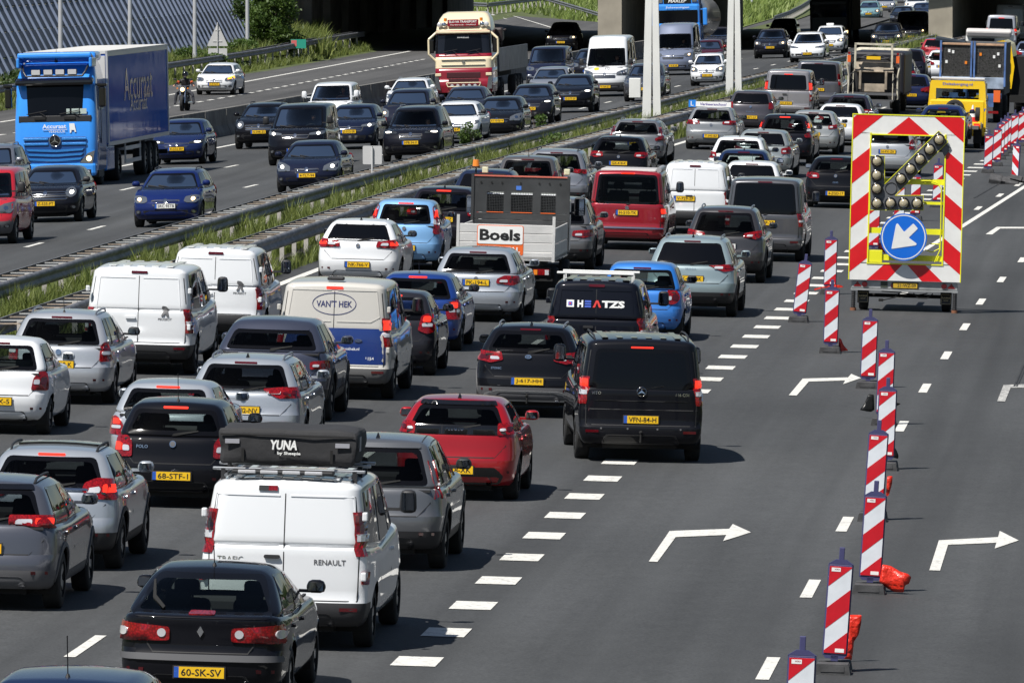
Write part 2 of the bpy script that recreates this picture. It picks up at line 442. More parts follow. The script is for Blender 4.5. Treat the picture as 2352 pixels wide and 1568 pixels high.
class Car:
 def __init__(s, st, far=False, **k):
  p = dict(ST[st]); p.update({a: b for a, b in k.items() if a in BASE}); s.p = p; s.far = far
  for a, b in p.items(): setattr(s, a, b)
  s.hl = s.L / 2; s.hw = s.W / 2
  s.yr = -s.hl + s.dr; s.yf = s.hl - s.hood
  s.wy = (-s.hl + s.ro, s.hl - s.fo)
 def belt(s, y):
  v = (y + s.hl) / s.L
  yc = s.yf
  if y <= yc:
   t = (y + s.hl) / (yc + s.hl)
   return s.br + (s.bm - s.br) * min(1, t / .45) if t < .45 else s.bm + (s.bf - s.bm) * (t - .45) / .55
  t = (y - yc) / (s.hl - yc)
  return s.bf + (s.hn - s.bf) * t ** 1.6 - .10 * max(0, t - .8) ** 1 / .2 * .6
 def low(s, x, y, z):                 # box space -> lower body; x,y box coords, z 0..1
  sgn = 1 if y > 0 else -1
  v = abs(y) / s.hl
  zz = s.zs + z * (s.belt(y) - s.zs)
  w = interp(s.sidez, z)
  tp = s.taper if y < 0 else s.tapf
  w *= 1 - tp * max(0, (v - .45) / .55) ** 2.2
  for q in s.wy: w += .016 * math.exp(-((y - q) / .42) ** 2) * math.exp(-((zz - .62) / .22) ** 2)
  xx = x * w
  u = abs(x) / s.hw
  if y > 0:
   wt = max(0, (y - s.hl + 1.0) / 1.0); yy = y - interp(s.fp, zz) * wt ** 1.5 - s.cf * u ** 2.6 * wt ** 2
   zz -= .035 * u ** 2 * max(0, z - .7) / .3 * (1 if y > s.yf else 0)
  else:
   wt = max(0, (-y - s.hl + .8) / .8); yy = y + interp(s.rp, zz) * wt ** 1.5 + s.cb * u ** 3 * wt ** 2
  return xx, yy, zz
 def gh(s, u, v, t):                  # u -1..1 across, v 0..1 rear->front, t 0..1 belt->roof
  hw = s.hw * lerp(s.wb, s.wr, max(0, t) ** 1.35)
  hw *= 1 - .07 * max(0, v - .5) ** 2 * 4 - .035 * max(0, .5 - v) ** 2 * 4
  y0 = s.yr + s.sr * max(0, t) ** 1.15; y1 = s.yf - s.sf * max(0, t) ** .95
  y = lerp(y0, y1, v) + s.cgr * abs(u) ** 2.5 * (1 - v) ** 3 - s.cgf * u * u * v ** 3
  b = s.belt(lerp(s.yr, s.yf, v)) - .05
  r = s.H - s.roofcr * ((v - .45) / .55) ** 2 * (1.2 if v > .45 else 1) - .035 * u * u
  return u * hw, y, lerp(b, r, t)
 def build(s, mat, root_, bumpmat=None, lowmat=None, open_r=None, open_f=None, roofmat=None):
  far = s.far
  h = (s.hw, s.hl, .5)
  r = (s.rc, s.rrc, .075)
  ex = []
  for q in s.wy: ex += [q - .3, q - .15, q, q + .15, q + .3]
  S = (axs(h[0], r[0], 10 if far else 16, 2 if far else 3), axs(h[1], r[1], 22 if far else int(s.L / .105), 3, () if far else ex), [z - .5 for z in ([0, .03, .08] + [.08 + .84 * k / (8 if far else 11) for k in range(1, (8 if far else 11))] + [.92, .955, .98, 1])])
  V, F, T, K = rbox(h, r, S)
  V = [s.low(x, y, z + .5) for x, y, z in V]
  Ra = s.tyre + .055; keep = []
  nz = len(S[2]) - 1; nX = len(S[0]) - 1
  V = [list(v) for v in V]
  for vi, v in enumerate(V):
   if abs(v[0]) < s.hw * .6: continue
   for q in s.wy:
    d = math.hypot(v[1] - q, v[2] - s.tyre)
    if 0 < d and abs(d - Ra) < .045 and v[2] > s.zs + .01:
     v[1] = q + (v[1] - q) * Ra / d; v[2] = s.tyre + (v[2] - s.tyre) * Ra / d
  VL = V
  cut = []
  for fi, f in enumerate(F):
   if T[fi] == 'D': cut.append(1); continue
   c = [sum(V[i][a] for i in f) / 4 for a in range(3)]
   k = 0
   if abs(c[0]) > s.hw * .6:
    for q in s.wy:
     if math.hypot(c[1] - q, c[2] - s.tyre) < Ra - .012: k = 1
   if T[fi] == 'T' and s.yr + .2 < c[1] < s.yf - .15 and abs(c[0]) < s.hw * .86: k = 1
   cut.append(k)
  hg = (1.0, 1.0, .5); rg = (.17, .09, s.rrad / max(.3, s.H - 1.0) * .9)
  Sg = (axs(1, rg[0], 10 if far else 20, 2 if far else 3), axs(1, rg[1], 10 if far else 18, 2), axs(.5, rg[2], 5 if far else 9, 2 if far else 3))
  Vg, Fg, Tg, Kg = rbox(hg, rg, Sg)
  Vg = [s.gh(x, (y + 1) / 2, (z + .5)) for x, y, z in Vg]
  Fb = [];
  gcut = []
  for fi, f in enumerate(Fg):
   c = [sum(Vg[i][a] for i in f) / 4 for a in range(3)]
   k = 1 if Tg[fi] == 'D' else 0
   if open_r and c[1] < 0 and Tg[fi] in 'BT' and inpoly(c[0], c[2], open_r): k = 1
   if open_f and c[1] > 0 and Tg[fi] in 'FT' and inpoly(c[0], c[2], open_f): k = 1
   gcut.append(k)
  allv = V + Vg; n0 = len(V)
  bf = [f for f, t in zip(F, T) if t != 'D'] + [tuple(i + n0 for i in f) for f, t in zip(Fg, Tg) if t != 'D']
  s.bvh = BVHTree.FromPolygons([Vector(v) for v in allv], bf)
  mats = [mat, lowmat or mat, roofmat or mat]
  bo = ([], []); parts = {'body': ([], [], []), 'rear_bumper': ([], [], []), 'front_bumper': ([], [], [])}
  sill = s.zs + (.12 if lowmat else 0)
  for fi, f in enumerate(F):
   if cut[fi]: continue
   c = [sum(V[i][a] for i in f) / 4 for a in range(3)]
   nm = 'body'
   if c[2] < s.bump and c[1] < s.wy[0] - Ra * .9: nm = 'rear_bumper'
   if c[2] < s.bump and c[1] > s.wy[1] + Ra * .9: nm = 'front_bumper'
   mi = 1 if (lowmat and c[2] < s.zs + .17 + (.08 if nm == 'rear_bumper' else 0)) else 0
   parts[nm][1].append(f); parts[nm][2].append(mi)
  def emit(nm, VV, fs, mi, mm):
   used = sorted({i for f in fs for i in f}); mp = {a: b for b, a in enumerate(used)}
   return mk(nm, [VV[i] for i in used], [tuple(mp[i] for i in f) for f in fs], mm, root_, True, mi)
  fs, mi = parts['body'][1], parts['body'][2]
  fs = list(fs); mi = list(mi)
  for fi, f in enumerate(Fg):
   if gcut[fi]: continue
   fs.append(tuple(i + n0 for i in f)); mi.append(2 if (roofmat and Tg[fi] == 'T') else 0)
  s.body = emit('body', allv, fs, mi, mats)
  for nm in ('rear_bumper', 'front_bumper'):
   if far and nm != s.seen:
    pass
   b, mi2 = parts[nm][1], parts[nm][2]
   if b: emit(nm, V, b, mi2, [bumpmat or mat, lowmat or bumpmat or mat])
  return s.body
 def hit(s, a, b, ax):
  if ax == 'R': o, d = Vector((a, -s.hl - 2, b)), Vector((0, 1, 0))
  elif ax == 'F': o, d = Vector((a, s.hl + 2, b)), Vector((0, -1, 0))
  elif ax == '+': o, d = Vector((s.hw + 2, a, b)), Vector((-1, 0, 0))
  elif ax == '-': o, d = Vector((-s.hw - 2, a, b)), Vector((1, 0, 0))
  else: o, d = Vector((a, b, s.H + 3)), Vector((0, 0, -1))
  l, n, i, _ = s.bvh.ray_cast(o, d)
  if ax in 'RF':
   k = 0
   if ax == 'R': lim = -s.hl + (.42 if b < s.br + .02 else s.dr + s.sr * min(1, (b - s.br) / max(.2, s.H - s.br)) + .40)
   else: lim = s.hl - (.62 if b < s.hn - .02 else s.hood + s.sf + .3)
   while (l is None or (l.y > lim if ax == 'R' else l.y < lim)) and k < 30:
    k += 1; o.x *= .985
    if b > s.H - .1: o.z -= .006
    l, n, i, _ = s.bvh.ray_cast(o, d)
  if ax in '+-':
   k = 0; lx = s.hw * (.84 if b < s.br + .02 else lerp(.84, s.wr * .86, min(1, (b - s.br) / max(.2, s.H - s.br))))
   while (l is None or abs(l.x) < lx) and k < 24:
    k += 1; o.y *= .99
    if b > s.H - .12: o.z -= .006
    l, n, i, _ = s.bvh.ray_cast(o, d)
  if l is None:
   if ax == 'R': q = Vector((a, -s.hl + .1, b))
   elif ax == 'F': q = Vector((a, s.hl - .2, b))
   elif ax == 'T': q = Vector((a, b, s.H))
   else: q = Vector((math.copysign(s.hw, 1 if ax == '+' else -1), a, b))
   l, n, i, _ = s.bvh.find_nearest(q)
  if n.dot(-d) < 0: n = -n
  return l, n
 def decal(s, name, polys, ax, mats, parent, off=.008, res=.07, inner=None, depth=None, label=None, smooth=True, mix=None):
  """shell following the bodywork inside an outline (list of outlines joins them into one mesh)"""
  if not isinstance(polys[0][0], (tuple, list, Vector)): polys = [polys]
  VV = []; FF = []; II = []
  for pi, poly in enumerate(polys):
   poly = [(p[0], p[1]) for p in poly]
   v, f, fl, be = triang(poly, res, inner if pi == 0 else None)
   base = len(VV); hs = [s.hit(q[0], q[1], ax) for q in v]
   VV += [l + n * off for l, n in hs]
   flip = ax in ('F', '-')
   FF += [tuple(base + i for i in (t if ax != 'R' and ax != '+' or True else t)) for t in f]
   II += [(x if mix is None else mix[pi]) for x in fl]
   b2 = len(VV); idx = {}
   for a, b in be:
    for q in (a, b):
     if q not in idx:
      idx[q] = len(VV); VV.append(hs[q][0] + hs[q][1] * off); VV.append(hs[q][0] - hs[q][1] * (depth or .012))
    FF.append((idx[a], idx[a] + 1, idx[b] + 1, idx[b])); II.append(0 if mix is None else mix[pi])
  o = mk(name, VV, FF, mats, parent, smooth, II)
  if label: o['label'] = label
  return o
 def text(s, name, txt, a, b, ax, mat, parent, w=None, h=None, bold=0, shear=0, off=.005, flipx=None, flat=False):
  vs, fs = text_fit(txt, w, h, bold, shear)
  sg = -1 if ax in ('F', '-') else 1
  V = []
  if flat:
   l0, n0 = s.hit(a, b, ax)
   for q in vs:
    V.append(l0 + Vector({'R': (q[0], 0, q[1]), 'F': (-q[0], 0, q[1])}[ax]) + n0 * off)
  else:
   for q in vs:
    l, n = s.hit(a + sg * q[0], b + q[1], ax); V.append(l + n * off)
  return mk(name, V, fs, mat, parent, False)
 def plate(s, txt, z, ax, parent, x=0., white=False, w=.52, lit=True):
  l, n = s.hit(x, z, ax); sg = -1 if ax == 'F' else 1
  y = l.y - sg * .02
  m = MB(); m.box((x, y, z), (w, .014, .112), 0); m.box((x, y + sg * .006, z), (w + .03, .012, .135), 2)
  e = sg * .0075
  m.add([(x - sg * w / 2, y - e, z - .056), (x - sg * (w / 2 - .05), y - e, z - .056), (x - sg * (w / 2 - .05), y - e, z + .056), (x - sg * w / 2, y - e, z + .056)], [(0, 1, 2, 3)], 1)
  p = m.build('licence_plate', [M_WP if white else M_YP, M_BB, M_BP], parent)
  if txt:
   vs, fs = text_fit(txt, w * .80, .074, .012)
   mk('lettering', [(x + sg * (q[0] + .022), y - sg * .0095, z + q[1]) for q in vs], fs, M_TX, p, False)
  return p
_W = {}
def wheel_meshes(R, w=.21, kind=0):
 k = (round(R, 3), round(w, 3), kind)
 if k in _W: return _W[k]
 m = MB(); r = R
 m.lathe([(r * .62, -w * .5), (r * .8, -w * .52), (r * .95, -w * .47), (r, -w * .36), (r, w * .36), (r * .95, w * .47), (r * .8, w * .52), (r * .62, w * .5)], (0, 0, 0), 'x', 26, 0)
 t = m.build('tyre', [M_RB])
 m = MB(); ri = r * .63
 m.lathe([(ri, w * .46), (ri * .93, w * .42), (ri * .9, w * .2), (ri * .9, 0.0), (.03, 0.0)], (0, 0, 0), 'x', 26, 1)
 n = 5 if kind != 2 else 9
 for q in range(n):
  a = 2 * math.pi * q / n
  for d in ((-.13, .13) if kind == 0 else (0,)):
   c, e = math.cos(a + d), math.sin(a + d); ww = .028 if kind == 0 else .05
   R1 = Matrix.Rotation(a + d, 3, 'X')
   vs = [R1 @ Vector(x) for x in ((w * .36, .05, -ww), (w * .36, .05, ww), (w * .43, ri * .94, ww * 1.1), (w * .43, ri * .94, -ww * 1.1), (w * .15, .05, -ww), (w * .15, .05, ww), (w * .2, ri * .94, ww * 1.1), (w * .2, ri * .94, -ww * 1.1))]
   m.add(vs, [(0, 1, 2, 3), (0, 4, 5, 1), (1, 5, 6, 2), (2, 6, 7, 3), (3, 7, 4, 0)], 0)
 m.cyl((w * .2, 0, 0), (w * .42, 0, 0), .055, 12, 0)
 o = m.build('rim', [M_AD if kind == 1 else M_AL, M_UN])
 res = (t.data, o.data)
 bpy.data.objects.remove(t); bpy.data.objects.remove(o)
 _W[k] = res
 return res
def add_wheel(root_, x, y, R, w=.21, kind=0, z=None):
 t, r = wheel_meshes(R, w, kind)
 wo = inst(t, root_, (x, y, R if z is None else z), (random.uniform(0, 6.28), 0, math.pi if x < 0 else 0), 'wheel')
 inst(r, wo, (0, 0, 0), (0, 0, 0), 'rim')
 return wo
_SEATM = {}
def seat_mesh(light=False):
 if light in _SEATM: return _SEATM[light]
 m = MB()
 m.box((0, .02, .30), (.5, .5, .16), 0, bev=.05)
 m.box((0, -.24, .62), (.5, .14, .66), 0, Matrix.Rotation(rad(12), 3, 'X'), bev=.06)
 m.box((0, -.34, 1.06), (.27, .10, .17), 0, Matrix.Rotation(rad(6), 3, 'X'), bev=.045)
 m.cyl((-.06, -.32, .92), (-.06, -.33, 1.0), .012, 6); m.cyl((.06, -.32, .92), (.06, -.33, 1.0), .012, 6)
 o = m.build('seat', [M_SEATL if light else M_SEAT]); me = o.data; bpy.data.objects.remove(o); _SEATM[light] = me
 return me
# rear lamps: outlines for the right half, x as a share of half the width, z relative to the belt
RL = {
 'golf': [(.47, -.22), (.47, -.11), (.72, -.05), (.97, -.02), (.96, -.2), (.93, -.27)],
 'wide': [(.42, -.2), (.45, -.09), (.97, -.04), (.97, -.18), (.9, -.22)],
 'slim': [(.40, -.12), (.97, .0), (.97, -.16), (.72, -.2), (.45, -.17)],
 'tall': [(.80, .42), (.90, .40), (.97, .0), (.96, -.25), (.84, -.28), (.80, 0)],
 'vantall': [(.885, .12), (.975, .12), (.985, -.38), (.89, -.38)],
 'square': [(.70, .0), (.95, .02), (.965, -.27), (.73, -.27)],
 'hockey': [(.80, .42), (.89, .42), (.96, .05), (.97, -.2), (.66, -.22), (.64, -.13), (.87, -.08)],
 'oval': [(.60, -.22), (.58, -.1), (.70, -.01), (.92, .03), (.97, -.1), (.92, -.24), (.75, -.28)],
 'round': [(.66 + .15 * math.cos(a * math.pi / 6), -.13 + .14 * math.sin(a * math.pi / 6)) for a in range(12)],
 'corner': [(.76, -.02), (.90, .1), (.97, .08), (.975, -.22), (.80, -.24)],
 'boom': [(.80, .30), (.86, .32), (.97, .02), (.975, -.34), (.93, -.44), (.88, -.3), (.86, -.05)],
 }
FL = {
 'std': [(.52, -.02), (.56, .09), (.80, .13), (.93, .12), (.95, .02), (.85, -.06), (.62, -.06)],
 'slim': [(.45, .0), (.47, .06), (.93, .13), (.95, .05), (.85, .0)],
 'round': [(.72 + .15 * math.cos(a * math.pi / 6), .02 + .13 * math.sin(a * math.pi / 6)) for a in range(12)],
 'big': [(.50, -.06), (.52, .07), (.70, .15), (.94, .2), (.95, .04), (.88, -.07)],
 'split': [(.50, .04), (.52, .09), (.93, .16), (.95, .08)],
 'tall': [(.66, -.1), (.66, .1), (.80, .2), (.94, .22), (.95, -.02), (.88, -.1)],
 }
def place(root_, px, py, kind, L, Z=None, dyaw=0.0, pos=None):
 p = pos if pos is not None else P(px, py)
 hd = heading(p.y) + dyaw
 f = Vector((math.sin(math.atan(hd)), math.cos(math.atan(hd)), 0))
 if kind == 'f': f = -f
 n = UP(p.x, p.y)
 f = (f - n * f.dot(n)).normalized(); rt = f.cross(n)
 c = p + f * (L / 2) * (1 if kind == 'r' else -1)
 c.z = p.z if True else zg(c.x, c.y)
 M = Matrix((rt, f, n)).transposed().to_4x4(); M.translation = c
 root_.matrix_world = M
 return M
def mir(poly): return [(-p[0], p[1]) for p in reversed(poly)]
CARS = []
def car(name, st, label, view, px, py, col, metal=.0, plate=None, group=None, clear=0, rl='golf', fl='std', lit=0, on=0, far=False,
 low=None, bumpm=None, rails=0, antenna=0, wiper=1, badge=1, roof=None, hb=1, wk=0, rw=None, cat='car', extra=None, driver=0, lens=1,
 mcol=None, plz=None, whiteplate=False, seats=None, grille=None, fog=1, pos=None, dyaw=0., model=None, rlpoly=None, priv=True, skip=(), tint=0, doors=0, plx=0., spoiler=0, **dims):
 r = root(name, label, cat, group)
 c = Car(st, far, **dims); c.seen = 'rear_bumper' if view == 'r' else 'front_bumper'
 body = paint(col, metal); W2 = c.hw
 def G(u, v, t): return c.gh(u, v, t)
 van = st in ('van', 'tallvan', 'smallvan')
 if rw is None: rw = (.86, .10, .88) if not van else (.80, .06, .82)
 uw, t0, t1 = rw
 if uw:
  a = G(uw, 0, t0); b = G(uw, 0, t1); e = G(uw * .9, 0, t0)
  rwp = rpoly([(-a[0], a[2]), (a[0], a[2]), (b[0] * 1.0, b[2]), (-b[0], b[2])], .09 if van else .07)
 else: rwp = None
 ft = .64 if st == 'tallvan' else .93; a = G(.93, 1, .07); b = G(.90, 1, ft)
 fwp = rpoly([(-a[0], a[2]), (a[0], a[2]), (b[0], b[2]), (-b[0], b[2])], .06)
 orr = inset(rwp, .02) if (rwp and clear) else None
 off_ = inset(fwp, .02) if (clear or view == 'f') else None
 bm_ = bumpm
 c.build(body, r, bm_, low, orr, off_, roof)
 gm = {0: M_GD, 1: M_GT, 2: M_GC}[clear]
 if rwp: c.decal('rear_window', rwp, 'R', [M_FR, gm], r, .006, .09, inner=inset(rwp, .055))
 if view == 'f' or clear or not far:
  c.decal('windscreen', fwp, 'F', [M_FR, M_GF if view == 'f' else M_GC], r, .006, .1, inner=inset(fwp, .05))
 for sd, ax in ((1, '+'), (-1, '-')):
  tb, tt = .10, .86
  spans = [(.05, .18), (.205, .50), (.53, .93)] if st in ('wagon', 'suv', 'mpv') else [(.10, .48), (.51, .93)]
  if van: spans = [(.72, .95)] if priv == 0 else [(.06, .36), (.40, .68), (.72, .95)]
  if far: spans = [(spans[0][0], spans[-1][1])]
  pan = []
  for v0, v1 in spans:
   q = [G(1, v0, tb), G(1, v1, tb), G(1, v1, tt), G(1, v0 + .02, tt)]
   pan.append(rpoly([(z[1], z[2]) for z in q], .035))
  if not van and not far:
   q = [G(1, spans[0][0] - .015, tb - .05), G(1, spans[-1][1] + .015, tb - .05), G(1, spans[-1][1] + .01, tt + .05), G(1, spans[0][0] + .01, tt + .05)]
   c.decal('window_trim', rpoly([(z[1], z[2]) for z in q], .05), ax, [M_FR], r, .004, .16)
  for q in pan: c.decal('side_window', q, ax, [M_GD], r, .008, .16)
 for y in c.wy:
  for sx in (-1, 1): add_wheel(r, sx * (W2 - .125), y, c.tyre, .215, wk)
 m = MB(); m.box((0, 0, (c.zs + .45) / 2), (W2 * 1.16, c.L - .5, .45 - c.zs + .1)); m.box((0, 0, .5), (W2 * 1.7, c.L - 1.2, .1))
 if view == 'r': m.cyl((-.4, c.wy[0], c.tyre), (.4, c.wy[0], c.tyre), .06, 8)
 m.build('underbody', [M_UN], r)
 if not far:
  for y in c.wy:
   for sx in (-1, 1):
    m = MB(); Ra = c.tyre + .06; n = 12
    vs = []
    for k in range(n + 1):
     an = math.pi * (-.12 + 1.24 * k / n)
     for xx in (W2 * .52, W2 * .955): vs.append((sx * xx, y + Ra * math.cos(an), c.tyre + Ra * math.sin(an)))
    m.add(vs, [(2 * k, 2 * k + 1, 2 * k + 3, 2 * k + 2) for k in range(n)]); m.build('wheel_liner', [M_UN], r)
    if low is not None:
     po = [(y + (Ra + .045) * math.cos(t), c.tyre + (Ra + .045) * math.sin(t)) for t in [math.pi * k / 14 for k in range(15)]] + [(y + (Ra - .012) * math.cos(t), c.tyre + (Ra - .012) * math.sin(t)) for t in [math.pi * k / 14 for k in range(14, -1, -1)]]
     c.decal('arch_trim', po, '+' if sx > 0 else '-', [low], r, .012, .2)
 if not far:
  for ax in ('+', '-'):
   if van and st != 'x': ys = [G(1, .70, 0)[1], G(1, .38, 0)[1]]
   else: ys = [G(1, .505, 0)[1], c.yf - .12] + ([G(1, .12, 0)[1] + .25] if st not in ('coupe',) else [])
   c.decal('door_gap', [[(y - .006, c.zs + .12), (y + .006, c.zs + .12), (y + .006, c.belt(y) - .04), (y - .006, c.belt(y) - .04)] for y in ys if all(abs(y - q) > c.tyre + .05 for q in c.wy)], ax, [M_SEAM], r, .003, .3)
   for y in ys[:1] + ys[2:]:
    c.decal('door_handle', rpoly([(y + .10, .86 * c.bm), (y + .28, .86 * c.bm), (y + .28, .86 * c.bm + .04), (y + .10, .86 * c.bm + .04)], .02, 2), ax, [body], r, .03, .3)
 mc = mcol or (M_BP if van else body)
 ym = c.yf - (.36 if not van else .15) - .05; zm = c.belt(c.yf) + (.12 if not van else .24)
 wv = .20 if not van else .19; hv = .14 if not van else .27
 for sx in (-1, 1):
  m = MB(); xx = sx * (W2 * .93 + (.085 if not van else .15))
  vs, fs = bm_box(wv / 2, .075, hv / 2, .055)
  m.add([(xx + v.x * (1 - .15 * v.z / hv), ym + v.y, zm + v.z) for v in vs], fs, 0, True)
  m.box((sx * (W2 * .93 - .02), ym, zm - hv * .35), (.16, .05, .035), 0)
  m.add([(xx + a * (wv / 2 - .02), ym - .078, zm + b * (hv / 2 - .02)) for a, b in ((-1, -.85), (1, -.85), (.95, .9), (-.95, .9), (-1, 0), (1, 0))], [(0, 1, 5, 2, 3, 4)], 1)
  m.build('door_mirror', [mc, M_MIR], r)
 zb = c.br
 if view == 'r' or not far:
  poly = rlpoly or [(u * W2, zb + z) for u, z in RL[rl]]
  if van:
   zl, zh_ = min(q[1] for q in poly), max(q[1] for q in poly)
   for sx in (1, -1):
    def lampstrip(nm, a, b, i0, i1, mat, par, off):
     rows = 6; V = []
     for k in range(rows + 1):
      z = lerp(zl, zh_, lerp(a, b, k / rows)); e, n0 = c.hit(sx * W2, z, 'R'); xe = abs(e.x)
      pts = [c.hit(sx * (xe - q), z, 'R') for q in (.105 - i0, .06, .02)] + [c.hit(e.y + q, z, '+' if sx > 0 else '-') for q in (.03, .13 - i1)]
      for j, (l, n_) in enumerate(pts): V.append(l + n_ * (off if 0 < j < 4 else off * .6))
      V.append(pts[0][0] - pts[0][1] * .01); V.append(pts[4][0] - pts[4][1] * .01)
     F_ = [(k * 7 + j, k * 7 + j + 1, k * 7 + j + 8, k * 7 + j + 7) for k in range(rows) for j in range(4)] + [(k * 7 + 5, k * 7, k * 7 + 7, k * 7 + 12) for k in range(rows)] + [(k * 7 + 4, k * 7 + 6, k * 7 + 13, k * 7 + 11) for k in range(rows)]
     F_ += [(5, 0, 1, 2, 3, 4, 6), (rows * 7 + 6, rows * 7 + 4, rows * 7 + 3, rows * 7 + 2, rows * 7 + 1, rows * 7, rows * 7 + 5)]
     return mk(nm, V, F_, mat, par, False)
    lo = lampstrip('tail_light', 0, 1, 0, 0, M_RED, r, .018)
    lampstrip('reversing_lens', .34, .50, .015, .03, M_WL, lo, .024)
    lampstrip('lit_brake_lens' if lit else 'lamp_bowl', .58, .92, .015, .03, M_LIT if lit else M_DRD, lo, .024)
  if van: poly = [(min(q[0], W2 * .955), q[1]) for q in poly]
  poly = rpoly(poly, .03, 2)
  xs_ = [p[0] for p in poly]; zs_ = [p[1] for p in poly]; cx = sum(xs_) / len(xs_); cz = sum(zs_) / len(zs_); wz = max(zs_) - min(zs_); wx = max(xs_) - min(xs_)
  for sx in ((1, -1) if not van else ()):
   pl = poly if sx > 0 else mir(poly)
   lo = c.decal('tail_light', pl, 'R', [M_RED], r, .022, .07)
   zt = [p[1] for p in poly if p[0] > max(xs_) - .08]
   if max(xs_) > W2 * .9:
    z0, z1 = min(zt), max(zt); ye = -c.hl + c.dr
    c.decal('lamp_flank', rpoly([(ye + .0, z0 + .0), (ye + .17, z0 + .03), (ye + .19, z1 - .0), (ye + .0, z1)], .015, 2), '+' if sx > 0 else '-', [M_RED], lo, .014, .1)
   if wz > wx * 1.2:
    q = [[sx * (cx - wx * .3), min(zs_) + wz * .36], [sx * (cx + wx * .32), min(zs_) + wz * .36], [sx * (cx + wx * .32), min(zs_) + wz * .52], [sx * (cx - wx * .3), min(zs_) + wz * .52]]
    li = [[sx * (cx - wx * .25), min(zs_) + wz * .58], [sx * (cx + wx * .22), min(zs_) + wz * .58], [sx * (cx + wx * .2), min(zs_) + wz * .86], [sx * (cx - wx * .2), min(zs_) + wz * .86]]
   else:
    q = [[sx * (cx - wx * .38), cz - wz * .2], [sx * (cx - wx * .02), cz - wz * .2], [sx * (cx - wx * .02), cz + wz * .08], [sx * (cx - wx * .34), cz + wz * .06]]
    li = [[sx * (cx + wx * .04), cz - wz * .2], [sx * (cx + wx * .36), cz - wz * .2], [sx * (cx + wx * .36), cz + wz * .2], [sx * (cx + wx * .04), cz + wz * .16]]
   if sx < 0: q = q[::-1]; li = li[::-1]
   if lens and (not far or wz > .3): c.decal('reversing_lens', rpoly(q, .02, 2), 'R', [M_WL], lo, .03, .1)
   if lit: c.decal('brake_lens', rpoly(li, .02, 2), 'R', [M_LIT], lo, .03, .1)
   elif not far and lens: c.decal('lamp_bowl', rpoly(li, .02, 2), 'R', [M_DRD], lo, .028, .1)
  if hb and rwp:
   tz = max(p[1] for p in rwp);
   c.decal('high_brake_light', rpoly([(-.17, tz + .012), (.17, tz + .012), (.17, tz + .036), (-.17, tz + .036)], .008, 1), 'R', [M_LIT if lit else M_DRD], r, .012, .1)
  elif hb:
   z = G(0, 0, .93)[2]; c.decal('high_brake_light', rpoly([(-.14, z - .05), (.14, z - .05), (.14, z - .01), (-.14, z - .01)], .008, 1), 'R', [M_LIT if lit else M_DRD], r, .014, .1)
  if rwp and wiper:
   bz = min(p[1] for p in rwp)
   c.decal('wiper', [[(-.02, bz - .01), (.03, bz - .01), (.34, bz + .045), (.335, bz + .06), (0, bz + .015)]], 'R', [M_UN], r, .016, .1)
  if spoiler and rwp:
   tz = max(p[1] for p in rwp); hwt = G(.9, 0, .95)[0]
   c.decal('roof_spoiler', rpoly([(-hwt, tz - .005), (hwt, tz - .005), (hwt * .95, tz + .05), (-hwt * .95, tz + .05)], .02, 2), 'R', [body if spoiler == 1 else M_GL], r, .018, .06)
  if not far and st != 'lift':
   if van:
    zt = G(0, 0, .95)[2]; zl = c.bump + .02; g = .006
    hb_ = W2 * (.86); ht = G(.93, 0, .93)[0]
    if doors: seg = [[(-g, zl), (g, zl), (g, zt), (-g, zt)]]
    else: seg = []
    for sx in (-1, 1):
     q = [(sx * hb_ - g, zl), (sx * hb_ + g, zl), (sx * (W2 * .87) + g, zb), (sx * ht + g, zt), (sx * ht - g, zt), (sx * (W2 * .87) - g, zb)]
     seg.append(q)
    seg.append([(-hb_, zl - g), (hb_, zl - g), (hb_, zl + g), (-hb_, zl + g)])
    c.decal('door_gap', seg, 'R', [M_SEAM], r, .003, .12)
   else:
    zl = c.bump + .015; g = .007; h1 = W2 * .80; h2 = W2 * .62
    c.decal('tailgate_gap', [[(-h2, zl - g), (h2, zl - g), (h2, zl + g), (-h2, zl + g)],
 [(h2, zl - g), (h2 + g * 2, zl), (h1 + g, zl + .16), (h1 + g, zb - .02), (h1 - g, zb - .02), (h1 - g, zl + .16)],
 [(-h2, zl - g), (-h2 - g * 2, zl), (-h1 - g, zl + .16), (-h1 - g, zb - .02), (-h1 + g, zb - .02), (-h1 + g, zl + .16)][::-1]], 'R', [M_SEAM], r, .003, .12)
  if van and doors:
   for sx in (-1, 1):
    for z in (c.bump + .3, G(0, 0, .5)[2]):
     m = MB(); m.box((sx * (W2 * .93), -c.hl + .09, z), (.06, .10, .10), 0, bev=.015); m.build('hinge', [body], r)
   c.decal('door_handle', rpoly([(-.22, zb - .17), (-.04, zb - .17), (-.04, zb - .13), (-.22, zb - .13)], .02, 2), 'R', [body if doors == 1 else M_BP], r, .035, .1)
  pz = plz if plz is not None else ((zb - .30) if st in ('hatch', 'city', 'wagon', 'cross', 'suv', 'mpv', 'sedan') else .8)
  if 'plate' not in skip:
   if not van and not far:
    c.decal('plate_recess', rpoly([(-.36, pz - .08), (.36, pz - .08), (.31, pz + .09), (-.31, pz + .09)], .03, 2), 'R', [body], r, -.004, .12)
   if view == 'r': c.plate(plate or 'GX-418-K', pz, 'R', r, plx, whiteplate)
